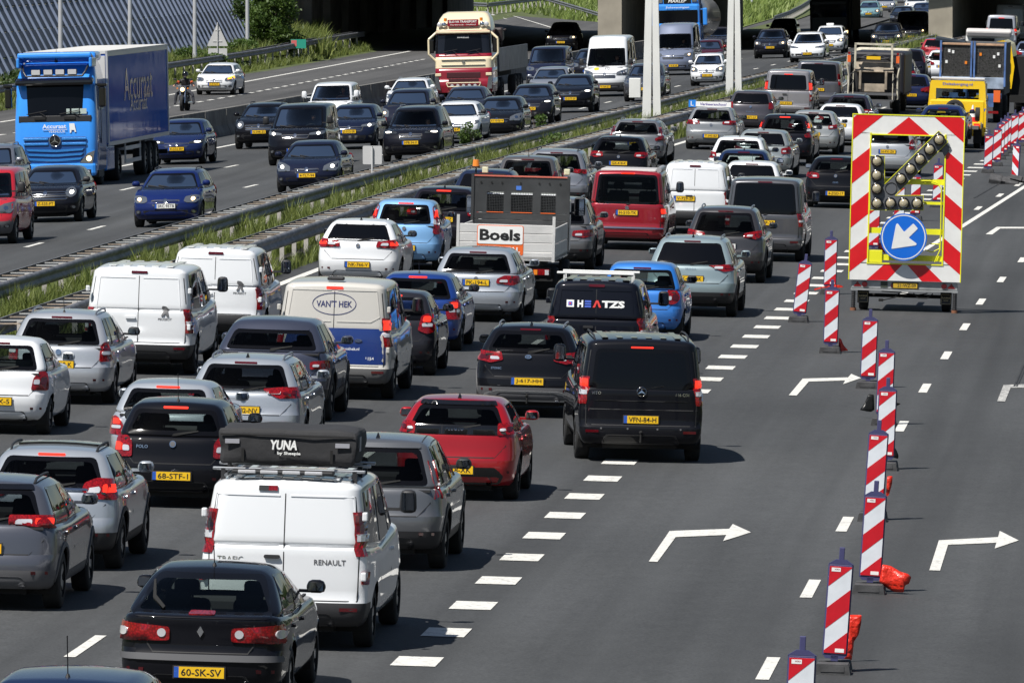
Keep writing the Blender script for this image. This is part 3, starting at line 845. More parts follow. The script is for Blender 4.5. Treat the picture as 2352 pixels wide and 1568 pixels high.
  if not far:
   c.decal('valance', rpoly([(-W2 * .62, c.zs + .03), (W2 * .62, c.zs + .03), (W2 * .55, c.zs + .17), (-W2 * .55, c.zs + .17)], .04, 2), 'R', [low or M_BP], r, .008, .12)
   for sx in (-1, 1):
    q = [(sx * W2 * .66, c.zs + .2), (sx * W2 * .86, c.zs + .2), (sx * W2 * .86, c.zs + .235), (sx * W2 * .66, c.zs + .235)]
    c.decal('reflector', q if sx > 0 else q[::-1], 'R', [M_DRD], r, .012, .1)
   m = MB(); x = W2 * .55; m.cyl((x, -c.hl + .05, c.zs + .06), (x, -c.hl + .35, c.zs + .06), .035, 10, cap=False); m.build('exhaust_pipe', [M_CH], r)
  if badge:
   bz = zb - .12
   c.decal('badge', ell(0, bz, .045, .045, 12), 'R', [M_CH], r, .02, .1)
   if not far and badge != 2: c.decal('badge_field', ell(0, bz, .034, .034, 10), 'R', [M_GP], r, .023, .1)
  if model:
   if isinstance(model, str): model = [(model, -W2 * .5, zb - .16, .045)]
   for tx, x, z, hh in model: c.text('lettering', tx, x, z, 'R', M_CH if van or True else M_TX, r, h=hh, bold=.01, off=.014)
 if view == 'f' or not far:
  zh = c.hn - .08
  poly = rpoly([(u * W2, zh + z) for u, z in FL[fl]], .025, 2)
  xs_ = [p[0] for p in poly]; zs_ = [p[1] for p in poly]; cx = sum(xs_) / len(xs_); cz = sum(zs_) / len(zs_)
  for sx in (1, -1):
   lo = c.decal('headlight', poly if sx > 0 else mir(poly), 'F', [M_HL if on != 3 else M_HLD], r, .014, .08)
   if on: c.decal('lit_bulb', ell(sx * (cx + .02), cz, .05 if on != 3 else .1, .045 if on != 3 else .02, 10), 'F', [M_HOW if on == 2 else M_HON], lo, .022, .1)
   elif view == 'f': c.decal('lamp_bowl', ell(sx * cx, cz, .06, .05, 10), 'F', [M_CH], lo, .02, .1)
  gz = zh - .05
  gp = grille or [(-.42, -.06), (.42, -.06), (.48, .07), (-.48, .07)]
  gpoly = rpoly([(u * W2, gz + z) for u, z in gp], .03, 2)
  go = c.decal('grille', gpoly, 'F', [M_BP], r, .006, .09)
  if view == 'f':
   x0 = min(p[0] for p in gpoly); x1 = max(p[0] for p in gpoly); z0 = min(p[1] for p in gpoly); z1 = max(p[1] for p in gpoly)
   n = max(2, int((z1 - z0) / .05)) if not far else 2
   c.decal('grille_bar', [[(x0 + .04, z0 + (z1 - z0) * (k + .5) / n - .006), (x1 - .04, z0 + (z1 - z0) * (k + .5) / n - .006), (x1 - .04, z0 + (z1 - z0) * (k + .5) / n + .006), (x0 + .04, z0 + (z1 - z0) * (k + .5) / n + .006)] for k in range(n)], 'F', [M_CH if wk == 0 else M_GP], go, .018, .2)
   c.decal('badge', ell(0, gz + .01 + (z1 - gz) * .3, .055, .055, 12), 'F', [M_CH], r, .03, .1)
   c.decal('lower_grille', rpoly([(-W2 * .6, c.zs + .09), (W2 * .6, c.zs + .09), (W2 * .66, c.zs + .24), (-W2 * .66, c.zs + .24)], .04, 2), 'F', [M_BP], r, .006, .1)
   if fog:
    for sx in (-1, 1):
     c.decal('fog_light', ell(sx * W2 * .8, c.zs + .2, .07, .05, 10), 'F', [M_BP], r, .01, .1)
     c.decal('fog_lens', ell(sx * W2 * .8, c.zs + .2, .04, .035, 10), 'F', [M_HL], r, .018, .1)
   c.plate(plate or 'GX-418-K', plz if (plz is not None and view == 'f') else (c.zs + .30 if not van else c.zs + .34), 'F', r, plx, whiteplate)
   z = c.hn + .0
   for sx in (-1, 1):
    c.decal('wiper', [[(sx * .1, c.bf + .0), (sx * .14, c.bf - .01), (sx * .14 + .45, c.bf + .06), (sx * .14 + .44, c.bf + .075)]] if True else None, 'F', [M_BP], r, .02, .15)
   if not far:
    yb0 = c.yf + .1; yb1 = c.hl - .22
    c.decal('bonnet_gap', [[(sx * W2 * .78 - .006, yb0), (sx * W2 * .78 + .006, yb0), (sx * W2 * .66 + .006, yb1), (sx * W2 * .66 - .006, yb1)] for sx in (-1, 1)], 'T', [M_SEAM], r, .003, .2)
 if rails:
  for sx in (-1, 1):
   m = MB(); pts = []
   for k in range(9):
    v = .06 + .72 * k / 8; g = c.gh(.90 * sx, v, 1.0); l, n = c.hit(g[0] * .97, g[1], 'T')
    pts.append((l.x, l.y, l.z + (.045 if 0 < k < 8 else .0)))
   m.tube(pts, .016, 6); m.build('roof_rail', [M_AL if rails == 1 else M_BP], r)
 if antenna:
  v = .12; g = c.gh(0, v, 1); l, n = c.hit(0, g[1], 'T'); m = MB()
  if antenna == 1:     # shark fin
   m.add([(-.03, l.y - .07, l.z - .01), (.03, l.y - .07, l.z - .01), (.03, l.y + .10, l.z - .01), (-.03, l.y + .10, l.z - .01), (-.006, l.y - .05, l.z + .065), (.006, l.y - .05, l.z + .065), (.006, l.y, l.z + .05), (-.006, l.y, l.z + .05)], [(0, 1, 5, 4), (1, 2, 6, 5), (2, 3, 7, 6), (3, 0, 4, 7), (4, 5, 6, 7)], 0)
   m.build('roof_antenna', [body if metal < .05 and False else M_GL], r)
  else:
   m.cyl((0, l.y, l.z - .01), (0, l.y, l.z + .03), .028, 8, r2=.012); m.cyl((0, l.y, l.z + .02), (0, l.y - .12, l.z + (.22 if antenna == 2 else .38)), .006, 5)
   m.build('roof_antenna', [M_BP], r)
 if clear or view == 'f':
  m = MB(); yb0, yb1 = c.yr + .25, c.yf + .05
  m.box((0, (yb0 + yb1) / 2, .42), (W2 * 1.5, yb1 - yb0, .1)); m.box((0, c.yf - .05, c.bf - .12), (W2 * 1.55, .5, .18), bev=.05)
  if view == 'r' and not van: m.box((0, c.yr + .3, c.br - .06), (W2 * 1.6, .5, .03))
  for sx in (-1, 1): m.box((sx * W2 * .84, (yb0 + yb1) / 2, .7), (.03, yb1 - yb0, .55))
  m.build('cabin_trim', [M_IN], r)
  ys = c.yf - c.sf * .8 - .35
  sm = seat_mesh(seats == 1)
  zo = .06 if st not in ('suv', 'cross', 'mpv') else .16
  if van: zo = .42
  if st == 'tallvan': zo = .6
  rows = [ys] if van else [ys, ys - .82]
  for k, y in enumerate(rows):
   for sx in (-1, 1): inst(sm, r, (sx * .37, y, zo - (.06 if k else 0)), (0, 0, 0), 'seat')
  m = MB(); a = Matrix.Rotation(rad(-25), 3, 'X')
  cpos = Vector((-.37, ys + .52, zo + .72)); n = 14
  m.tube([cpos + a @ Vector((.18 * math.cos(2 * math.pi * k / n), 0, .18 * math.sin(2 * math.pi * k / n))) for k in range(n + 1)], .015, 5)
  m.build('steering_wheel', [M_BP], r)
  m = MB(); g = c.gh(0, 1, .80); m.box((0, g[1] - .22, g[2] - .02), (.22, .03, .07), 0, bev=.012); m.build('rear_view_mirror', [M_BP], r)
  if driver: CARS.append((r, Vector((-.37, ys, zo)), driver))
 if extra: extra(c, r, body)
 M = place(r, px, py, view, c.L, dyaw=dyaw, pos=pos)
 r['_c'] = 0; del r['_c']
 return r, c
# ---------------------------------------------------------------- ground, roads
def nodes_mat(name):
 m = bpy.data.materials.new(name); m.use_nodes = True; nt = m.node_tree
 return m, nt, nt.nodes['Principled BSDF']
def asphalt(name, base, worn=.25):
 m, nt, b = nodes_mat(name); N = nt.nodes; L = nt.links
 g = N.new('ShaderNodeNewGeometry')
 def noise(sc, det, scale=(1, 1, 1), rough=.6):
  mp = N.new('ShaderNodeMapping'); mp.inputs['Scale'].default_value = scale; L.new(g.outputs['Position'], mp.inputs[0])
  n = N.new('ShaderNodeTexNoise'); n.inputs['Scale'].default_value = sc; n.inputs['Detail'].default_value = det; n.inputs['Roughness'].default_value = rough
  L.new(mp.outputs[0], n.inputs['Vector']); return n.outputs[0]
 def mr(src, a, b_, lo, hi):
  r = N.new('ShaderNodeMapRange'); r.inputs[1].default_value = a; r.inputs[2].default_value = b_; r.inputs[3].default_value = lo; r.inputs[4].default_value = hi
  L.new(src, r.inputs[0]); return r.outputs[0]
 def mul(a, b_):
  x = N.new('ShaderNodeMath'); x.operation = 'MULTIPLY'; L.new(a, x.inputs[0]); L.new(b_, x.inputs[1]); return x.outputs[0]
 big = mr(noise(.12, 3, (1, .25, 1)), .35, .65, .80, 1.18)
 streak = mr(noise(1.1, 3, (1, .012, 1)), .3, .7, .74, 1.2)      # wear along the lanes
 fine = mr(noise(26, 4, (1, 1, 1), .75), .25, .75, .52, 1.6)
 mid = mr(noise(3.5, 4, (1, .5, 1)), .3, .7, .93, 1.07)
 f = mul(mul(big, streak), mul(fine, mid))
 mx = N.new('ShaderNodeMix'); mx.data_type = 'RGBA'; mx.blend_type = 'MULTIPLY'; mx.inputs[0].default_value = 1
 mx.inputs[6].default_value = (*base, 1); L.new(f, mx.inputs[7]); L.new(mx.outputs[2], b.inputs['Base Color'])
 b.inputs['Roughness'].default_value = .82; b.inputs['Specular IOR Level'].default_value = .35
 bp = N.new('ShaderNodeBump'); bp.inputs['Strength'].default_value = .5; bp.inputs['Distance'].default_value = .004
 L.new(noise(60, 3), bp.inputs['Height']); L.new(bp.outputs[0], b.inputs['Normal'])
 return m
M_ASPH = asphalt('porous_asphalt', (.047, .0488, .0502))
M_ASPH2 = asphalt('old_asphalt', (.066, .065, .064))
def grass_ground(name, c1, c2):
 m, nt, b = nodes_mat(name); N = nt.nodes; L = nt.links
 g = N.new('ShaderNodeNewGeometry'); n = N.new('ShaderNodeTexNoise'); n.inputs['Scale'].default_value = .9; n.inputs['Detail'].default_value = 9; n.inputs['Roughness'].default_value = .75
 L.new(g.outputs['Position'], n.inputs['Vector'])
 cr = N.new('ShaderNodeValToRGB'); cr.color_ramp.elements[0].position = .35; cr.color_ramp.elements[1].position = .68
 cr.color_ramp.elements[0].color = (*c1, 1); cr.color_ramp.elements[1].color = (*c2, 1)
 L.new(n.outputs[0], cr.inputs[0]); L.new(cr.outputs[0], b.inputs['Base Color']); b.inputs['Roughness'].default_value = .95
 return m
M_GRG = grass_ground('grass_ground', (.035, .05, .014), (.10, .12, .035))
M_GRF = grass_ground('far_meadow', (.08, .12, .03), (.20, .24, .07))
def leafmat(name, c, c2, tr=.35):
 m, nt, b = nodes_mat(name); N = nt.nodes; L = nt.links
 oi = N.new('ShaderNodeNewGeometry'); n = N.new('ShaderNodeTexNoise'); n.inputs['Scale'].default_value = 1.7; n.inputs['Detail'].default_value = 5
 L.new(oi.outputs['Position'], n.inputs['Vector'])
 ra = N.new('ShaderNodeMath'); ra.operation = 'MULTIPLY_ADD'; L.new(oi.outputs['Random Per Island'], ra.inputs[0]); ra.inputs[1].default_value = .5
 sb = N.new('ShaderNodeMath'); sb.operation = 'SUBTRACT'; L.new(n.outputs[0], sb.inputs[0]); sb.inputs[1].default_value = .25; L.new(sb.outputs[0], ra.inputs[2])
 mx = N.new('ShaderNodeMix'); mx.data_type = 'RGBA'; mx.inputs[6].default_value = (*c, 1); mx.inputs[7].default_value = (*c2, 1)
 L.new(ra.outputs[0], mx.inputs[0]); L.new(mx.outputs[2], b.inputs['Base Color']); b.inputs['Roughness'].default_value = .55
 t = N.new('ShaderNodeBsdfTranslucent'); L.new(mx.outputs[2], t.inputs[0]); ms = N.new('ShaderNodeMixShader'); ms.inputs[0].default_value = tr
 o = N['Material Output']; L.new(b.outputs[0], ms.inputs[1]); L.new(t.outputs[0], ms.inputs[2]); L.new(ms.outputs[0], o.inputs[0])
 return m
M_BLADE = leafmat('grass_blade', (.055, .10, .014), (.26, .29, .075))
M_LEAF = leafmat('leaf', (.03, .075, .012), (.11, .17, .03))
M_LEAFD = leafmat('dark_leaf', (.02, .05, .012), (.07, .11, .025))
def marking(name, col, wear):
 m, nt, b = nodes_mat(name); N = nt.nodes; L = nt.links; g = N.new('ShaderNodeNewGeometry')
 n = N.new('ShaderNodeTexNoise'); n.inputs['Scale'].default_value = 9; n.inputs['Detail'].default_value = 8; n.inputs['Roughness'].default_value = .8; L.new(g.outputs['Position'], n.inputs['Vector'])
 r = N.new('ShaderNodeMapRange'); r.inputs[1].default_value = wear; r.inputs[2].default_value = wear + .14; L.new(n.outputs[0], r.inputs[0])
 mx = N.new('ShaderNodeMix'); mx.data_type = 'RGBA'; mx.inputs[6].default_value = (*col, 1); mx.inputs[7].default_value = (.13, .13, .13, 1); L.new(r.outputs[0], mx.inputs[0]); L.new(mx.outputs[2], b.inputs['Base Color']); b.inputs['Roughness'].default_value = .75
 return m
M_MARK = marking('road_marking', (.60, .59, .55), .53)
M_MARKW = marking('worn_road_marking', (.52, .51, .48), .44)
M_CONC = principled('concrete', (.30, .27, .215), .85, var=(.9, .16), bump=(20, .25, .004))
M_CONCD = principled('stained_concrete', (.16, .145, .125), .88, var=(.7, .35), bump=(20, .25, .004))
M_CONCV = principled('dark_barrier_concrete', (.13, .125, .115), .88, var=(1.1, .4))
def strip(name, us, ys, dz, mat, kind='structure', parent=None, label=None):
 """sheet in road coordinates: us, ys lists"""
 V = []; n = len(us)
 for y in ys:
  for u in us:
   uu = u(y) if callable(u) else u
   V.append(RP(uu, y, dz))
 F = [(j * n + i, j * n + i + 1, (j + 1) * n + i + 1, (j + 1) * n + i) for j in range(len(ys) - 1) for i in range(n - 1)]
 o = mk(name, V, F, mat, parent, True)
 if kind: o['kind'] = kind
 return o
YS = [-60, 0, 60] + list(range(80, 620, 10)) + list(range(620, 1500, 40))
def zterr(u):
 return zlane(u)
V = []; US = [-2200, -600, -200, -100, -62, -56, -42, -38, -30, -24.2, -20.2, 14, 18, 40, 120, 500, 2200]
YG = [-200] + YS + [2000, 4500]
for y in YG:
 for u in US:
  q = RP(u, y, -.03); V.append((u + bend(min(y, 1500)), y, q.z))
n = len(US)
ground = mk('ground', V, [(j * n + i, j * n + i + 1, (j + 1) * n + i + 1, (j + 1) * n + i) for j in range(len(YG) - 1) for i in range(n - 1)], M_GRG)
tag(ground, kind='structure')
strip('road', [-20.0, -12, -4, 4, 14], YS, 0, M_ASPH)
strip('road', [-37.9, -31, -24.4], YS, 0, M_ASPH)
M_MEAD = leafmat('meadow_grass', (.10, .17, .03), (.30, .36, .10))
# the slip road on the far left, drawn from its edges in the photograph
def line_px(pts, h=0.0): return [P(a, b, h) for a, b in pts]
def resample(pts, step):
 out = [pts[0]]; acc = 0
 for a, b in zip(pts, pts[1:]):
  L_ = (b - a).length; t = step - acc
  while t < L_: out.append(a.lerp(b, t / L_)); t += step
  acc = L_ - (t - step)
 return out
def ribbon(pts, w, name='road_marking', mat=None, dz=.008, parent=None):
 V = []; F = []
 for i, p in enumerate(pts):
  a = pts[max(0, i - 1)]; b = pts[min(len(pts) - 1, i + 1)]; t = (b - a); t.z = 0; t.normalize(); nr = Vector((t.y, -t.x, 0)) * w / 2
  for s_ in (-1, 1):
   q = p + nr * s_; V.append((q.x, q.y, zg(q.x, q.y) + dz))
 F = [(2 * i, 2 * i + 1, 2 * i + 3, 2 * i + 2) for i in range(len(pts) - 1)]
 o = mk(name, V, F, mat or M_MARK, parent, False)
 o['kind'] = 'structure'
 return o
slip = [(-54, 300), (-54, 360), (-53.9, 420), (-54.5, 480), (-56.5, 540), (-58, 600)]
def slipedge(o0, o1, ys):
 V = []
 for y in ys:
  u0 = o0(y); u1 = o1(y)
  for u in (u0, (u0 + u1) / 2, u1): V.append(RP(u, y, .004) if u > -56 else Vector((u + bend(y), y, -.2996)))
 F = [(3 * j + i, 3 * j + i + 1, 3 * j + i + 4, 3 * j + i + 3) for j in range(len(ys) - 1) for i in range(2)]
 return mk('slip_road', V, F, M_ASPH2, None, True)
u_l = lambda y: float(np.interp(y, [0, 420, 480, 540, 600, 800], [-53.2, -53.2, -54, -56.0, -58, -58]))
u_r = lambda y: float(np.interp(y, [0, 900], [-38.5, -38.5]))
tag(slipedge(u_l, u_r, list(range(150, 900, 15))), kind='structure')
# ---------------------------------------------------------------- painted marks
def dash(u, y0, L_, w, mat=None):
 ys = [y0, y0 + L_ / 2, y0 + L_]
 V = []
 for y in ys:
  for s_ in (-1, 1): V.append(RP(u + s_ * w / 2, y, .008))
 o = mk('road_marking', V, [(0, 1, 3, 2), (2, 3, 5, 4)], mat or M_MARK, None, False); o['kind'] = 'structure'
def dashes(u, yc, sp, L_, w, y0, y1):
 k0 = math.ceil((y0 - yc) / sp); k1 = int((y1 - yc) // sp)
 for k in range(k0, k1 + 1): dash(u(yc + k * sp) if callable(u) else u, yc + k * sp - L_ / 2, L_, w)
def u_at(px, py):
 p = P(px, py); return p.x - bend(p.y), p.y
a1 = u_at(1865, 1352);
_l1 = [u_at(a, b) for a, b in [(1765, 1533), (1942, 1201), (2128, 886), (2178, 810), (2219, 747), (2256, 689), (2303, 640), (2347, 598)]]
L1u = lambda y: float(np.interp(y, [q[1] for q in _l1], [q[0] for q in _l1]))
dashes(L1u, a1[1], 12.0, 3.0, .15, 92, 225)
_l2 = [u_at(a, b) for a, b in [(958, 1519), (1197, 1282), (1424, 1061), (1657, 843), (1763, 751)]]
L2u = lambda y: float(np.interp(y, [q[1] for q in _l2] + [330], [q[0] for q in _l2] + [-8.0]))
b0 = u_at(1424, 1061)[1]; b1 = u_at(958, 1519)[1]; nb = round((b0 - b1) / 4.0); spb = (b0 - b1) / nb
dashes(L2u, b0, spb, 1.25, .50, 88, 330)
c3 = u_at(196, 1484); dashes(c3[0], c3[1], 12.0, 3.0, .13, 92, 640)
dashes(-15.75, c3[1] + 2, 12.0, 3.0, .13, 92, 640)
ribbon([RP(-19.25, y) for y in range(95, 660, 6)], .2)
ribbon([RP(-24.95, y) for y in range(150, 660, 6)], .2)
ribbon([RP(-35.6, y) for y in range(150, 560, 6)], .2)
e1 = u_at(221.5, 524); dashes(lambda y: e1[0] if y < 260 else -28.0, e1[1], 12.0, 3.0, .14, 160, 640)
e2 = u_at(531.6, 382.5); dashes(e2[0], e2[1], 12.0, 3.0, .14, 160, 640)
# line running off to the right
ribbon(resample(line_px([(2120, 576), (2209, 521), (2352, 430), (2420, 390)]), 3), .15)
for a, b in [(2073, 678), (2246.8, 478.7), (2296.5, 449), (2339, 424.6)]:
 q = u_at(a, b); dash(q[0], q[1] - 1.5, 3.0, .15)
q = u_at(2338, 424)
dashes(lambda y: L2u(y) + .0, b0, spb, 1.25, .50, 331, 420)
# slip road lines
ribbon(resample(line_px([(-60, 290), (34, 276), (386, 219), (449, 208), (565, 188), (914, 123.5), (1010, 105)]), 5), .2)
qs = resample(line_px([(-60, 318), (34, 306), (386, 247), (565, 216), (992, 133)]), 1.0)
for k in range(0, len(qs) - 4, 4): ribbon(qs[k:k + 3], .2)
for a, b in ((1000 * .6282 + 565 * 0, 0),): pass
ribbon(line_px([(1130, 42), (1250, 57), (1372, 71)]), .2); ribbon(line_px([(1120, 52), (1180, 60), (1300, 74)]), .2)
# merge arrows
def poly_mark(pts, mat=None):
 v = [P(a, b) for a, b in pts]; v = [(q.x, q.y, zg(q.x, q.y) + .009) for q in v]
 o = mk('merge_arrow', v, [tuple(range(len(v)))[::-1]], mat or M_MARK, None, False); o['kind'] = 'structure'
 bm = bmesh.new(); bm.from_mesh(o.data); bmesh.ops.triangulate(bm, faces=bm.faces); bmesh.ops.recalc_face_normals(bm, faces=bm.faces); bm.to_mesh(o.data); bm.free()
F4 = lambda x, y: (1723.8 + x * .28045, 753.8 + y * .28045)
poly_mark([F4(*q) for q in [(313, 551), (428, 415), (800, 405), (825, 376), (905, 410), (758, 460), (776, 430), (478, 439), (378, 553)]])
F6 = lambda x, y: (1723.8 + x * .28045, 1128.3 + y * .28045)
poly_mark([F6(*q) for q in [(1465, 648), (1543, 403), (2028, 377), (2041, 326), (2196, 404), (2000, 470), (2014, 423), (1618, 440), (1552, 651)]])
poly_mark([(1490, 1290), (1538, 1220), (1675, 1215), (1683, 1204), (1725, 1223), (1661, 1243), (1668, 1229), (1552, 1234), (1510, 1291)])
poly_mark([F4(*q) for q in [(2020, 600), (2072, 467), (2360, 458), (2400, 430), (2560, 470), (2380, 510), (2360, 488), (2130, 490), (2085, 602)]], M_MARKW)
B4 = lambda x, y: (1723.8 + x * .28045, 376.9 + y * .28045)
poly_mark([B4(*q) for q in [(1925, 577), (2016, 517), (2420, 517), (2440, 505), (2560, 525), (2420, 545), (2440, 530), (2046, 530), (1980, 579)]])
# tyre scuffs
M_SCUF = principled('rubber_scuff', (.028, .028, .028), .7, var=(5, .5))
for pts in ([(2257, 883), (2290, 800), (2330, 730)], [(2264, 886), (2297, 802), (2338, 733)]): ribbon(resample(line_px([F4(2160, 480), F4(2240, 290)] if pts[0][0] < 2260 else [F4(2180, 480), F4(2262, 290)]), 2), .035, 'tyre_scuff', M_SCUF, .011)
ribbon(line_px([B4(1830, 280), B4(2030, 165), B4(2110, 110)]), .05, 'tyre_scuff', M_SCUF, .011)
# the overpass the picture is taken from
ov = root('overpass', 'concrete overpass with steel railing from which the motorway is seen', 'bridge')
m = MB(); m.box((-18, -7.5, 5.7), (150, 13, 1.0)); m.build('deck', [M_CONC], ov)
m = MB(); m.box((-18, -1.05, 6.35), (150, .3, .5)); m.build('kerb', [M_CONC], ov)
# ---------------------------------------------------------------- median guard rails
WB = [(-.02, -.155), (.02, -.15), (.045, -.10), (.045, -.055), (.0, -.02), (.0, .02), (.045, .055), (.045, .10), (.02, .15), (-.02, .155)]
M_RUNG = principled('rusty_spacer', (.33, .27, .21), .75, .2, var=(4, .35))
M_RUNG2 = principled('zinc_spacer', (.5, .5, .48), .55, .3, var=(4, .2))
M_POSTW = principled('weathered_post', (.42, .40, .37), .7, var=(3, .25))
M_STEELD = principled('dark_grimy_rail', (.10, .10, .105), .6, .3, var=(2, .3))
def beam(u, sgn, y0, y1, z, parent, step=4.0, dz=.0):
 """corrugated rail in 4 m lengths, each lapped over the next"""
 cache = None
 y = y0
 while y < y1:
  V = []; n = len(WB)
  for k, yy in enumerate((y, y + step + .12)):
   o = .004 * k
   for a, b in WB: V.append(RP(u + sgn * (a + o), yy, z + b + dz))
  for k, yy in enumerate((y, y + step + .12)):
   for a, b in WB: V.append(RP(u + sgn * (a + .004 * k - .008), yy, z + b + dz))
  F = [(i, i + 1, n + i + 1, n + i) for i in range(n - 1)] + [(2 * n + i, 3 * n + i, 3 * n + i + 1, 2 * n + i + 1) for i in range(n - 1)]
  F += [(0, n, 3 * n, 2 * n), (n - 1, 3 * n - 1, 4 * n - 1, 2 * n - 1)]
  mk('rail', V, F, M_STEEL, parent, True)
  y += step
def guardrail(u0, u1, y0, y1, label, rung=1.33, group=None, hgt=.75, posts=2.667, single=False):
 g = root('guardrail', label, 'guardrail', group)
 if callable(u0): f0, f1 = u0, u1
 else: f0, f1 = (lambda y: u0), (lambda y: u1)
 y = y0
 while y < y1:
  L_ = 4.0
  for ff, sg in ((f0, -1), (f1, 1)) if not single else ((f0, 1),):
   V = []; n = len(WB)
   for o in (0, -.010):
    for k, yy in enumerate((y, y + L_ + .1)):
     for a, b in WB: V.append(RP(ff(yy) + sg * (a + .005 * k + o), yy, hgt - .155 + b))
   F = [(i, i + 1, n + i + 1, n + i) for i in range(n - 1)] + [(2 * n + i, 3 * n + i, 3 * n + i + 1, 2 * n + i + 1) for i in range(n - 1)]
   F += [(0, n, 3 * n, 2 * n), (n - 1, 3 * n - 1, 4 * n - 1, 2 * n - 1)]
   mk('rail', V, F, M_STEEL, g, True)
  y += L_
 y = y0 + .4; k = 0; base = None
 while y < y1 and rung:
  a = RP(f0(y), y, hgt - .03); b = RP(f1(y), y, hgt - .03)
  if base is None:
   m = MB(); m.box((0, 0, 0), (1, .10, .022)); base = m.build('spacer', [M_RUNG], g); base2 = m.build('spacer', [M_RUNG2], g)
   first = True
  src = base2 if (k % 7 in (0, 3)) or random.random() < .2 else base
  if k < 2: o = (base, base2)[k]
  else: o = src.copy(); COL.objects.link(o)
  o.location = (a + b) / 2; o.scale = ((b - a).length - .05, 1, 1); o.rotation_euler = (0, math.atan2(-(b - a).z, (b - a).x), -heading(y) + random.uniform(-.05, .05))
  y += rung * (1 if y < 330 else 2 if y < 450 else 4); k += 1
 y = y0 + 1.0; k = 0; base = None
 while y < y1:
  uc = f1(y) - .12
  if base is None:
   m = MB(); m.box((0, 0, .3), (.10, .06, .9)); base = m.build('post', [M_POSTW], g); o = base
  else: o = base.copy(); COL.objects.link(o)
  o.location = RP(uc, y, 0); o.rotation_euler = (0, 0, random.uniform(-.05, .05))
  y += posts; k += 1
 return g
for u_, n_ in ((-23.1, 0), (-20.48, 0)): strip('rail_shade_strip', [u_ - .42, u_ + .42], list(range(150, 700, 10)), .006, principled('rail_shade_ground', (.022, .02, .015), .95, var=(6, .4)))  # dark strips: shade between the paired rails put into the ground colour
guardrail(-23.38, -22.80, 160, 700, 'double guardrail on the left side of the grass median with rusty cross spacers', 1.33, 'median guardrails')
guardrail(-20.78, -20.18, 160, 700, 'double guardrail on the right side of the grass median beside the jammed lanes', 1.33, 'median guardrails')
# concrete barrier between carriageway and slip road
cb = root('concrete_barrier', 'dark stained concrete barrier between the oncoming lanes and the slip road', 'barrier')
y = 250.0
while y < 560:
 if True:
  V = []; pr = [(-.3, 0), (-.28, .12), (-.14, .38), (-.11, .98), (.11, .98), (.14, .38), (.28, .12), (.3, 0)]
  g = .03
  for yy in (y + g, y + 5.9):
   for a, b in pr: V.append(RP(-38.2 + a, yy, b))
  n = len(pr); F = [(i, i + 1, n + i + 1, n + i) for i in range(n - 1)] + [tuple(range(n))[::-1], tuple(range(n, 2 * n))]
  mk('barrier_block', V, F, M_CONCV, cb, False)
 y += 6
# outer guard rail of the slip road
u_g = lambda y: float(np.interp(y, [300, 386, 442, 527, 560], [-53.4, -53.5, -54.6, -57.0, -57.6]))
guardrail(lambda y: u_g(y) - .3, lambda y: u_g(y), 300, 548, 'single guardrail on the grass verge left of the slip road', 0, None, .95, 4.0)
# ---------------------------------------------------------------- noise barrier, left
nb_ = root('noise_barrier', 'tall leaning blue grey noise barrier with ribs along the slip road', 'noise barrier')
M_NB = principled('noise_panel', (.036, .043, .064), .6, var=(1.0, .3))
M_NR = principled('noise_rib', (.20, .245, .35), .5, .1, var=(1, .1))
def nwp(y, h, prow=0.0):
 u = float(np.interp(y, [300, 407, 485, 560, 640], [-56.3, -56.9, -59.2, -62.5, -66]))
 return Vector((u + bend(y) - h * .52 + prow * .88, y, -.25 + h + prow * .46))
step = 2.45; y = 330.0; pn = None
while y < 585:
 for k in range(8):
  h0 = .5 + k * 1.12; h1 = h0 + 1.05; o = .025 * (k % 2)
  V = [nwp(y + .1, h0, o), nwp(y + step - .1, h0, o), nwp(y + step - .1, h1, o), nwp(y + .1, h1, o), nwp(y + .1, h0, -.1), nwp(y + step - .1, h0, -.1), nwp(y + step - .1, h1, -.1), nwp(y + .1, h1, -.1)]
  mk('panel', V, [(0, 1, 2, 3), (4, 7, 6, 5), (0, 4, 5, 1), (3, 2, 6, 7)], M_NB, nb_, False)
 V = [nwp(y - .1, -.2, -.1), nwp(y + .1, -.2, -.1), nwp(y + .1, -.2, .11), nwp(y - .1, -.2, .11), nwp(y - .1, 9.8, -.1), nwp(y + .1, 9.8, -.1), nwp(y + .1, 9.8, .11), nwp(y - .1, 9.8, .11)]
 mk('rib', V, [(0, 1, 5, 4), (1, 2, 6, 5), (2, 3, 7, 6), (3, 0, 4, 7), (4, 5, 6, 7)], M_NR, nb_, False)
 y += step
# ---------------------------------------------------------------- lamp columns
M_POLE = principled('pale_grey_pole', (.50, .51, .53), .45, .2)
def verge(px, du, h=0.0):        # spot between noise barrier and guard rail, on the line of sight through px
 best = None
 for k in range(420):
  y = 335 + k * .5; q = nwp(y, 0); u = q.x - bend(y) + du
  x = 2680 + (u + bend(y)) / y * FPX
  if best is None or abs(x - px) < best[0]: best = (abs(x - px), u, y)
 p = RP(best[1], best[2]); p.z += h
 return p
def pole(px, base_y, name, label, r=.11, H=11, group='lamp columns along the slip road'):
 p = verge(px, 2.2) if px < 600 else P(px, base_y)
 m = MB(); m.cyl((0, 0, -.3), (0, 0, 1.0), r * 1.15, 10); m.cyl((0, 0, 1.0), (0, 0, H), r, 10, r2=r * .7)
 g = root(name, label, 'lamp post', group); m.build('pole', [M_POLE], g)
 m = MB(); m.tube([(0, 0, H - .02), (.4, 0, H + .35), (1.6, 0, H + .5)], .05, 6); m.build('arm', [M_POLE], g)
 m = MB(); m.box((1.9, 0, H + .5), (.75, .3, .12), bev=.04); m.build('lantern', [M_GP], g)
 g.location = p
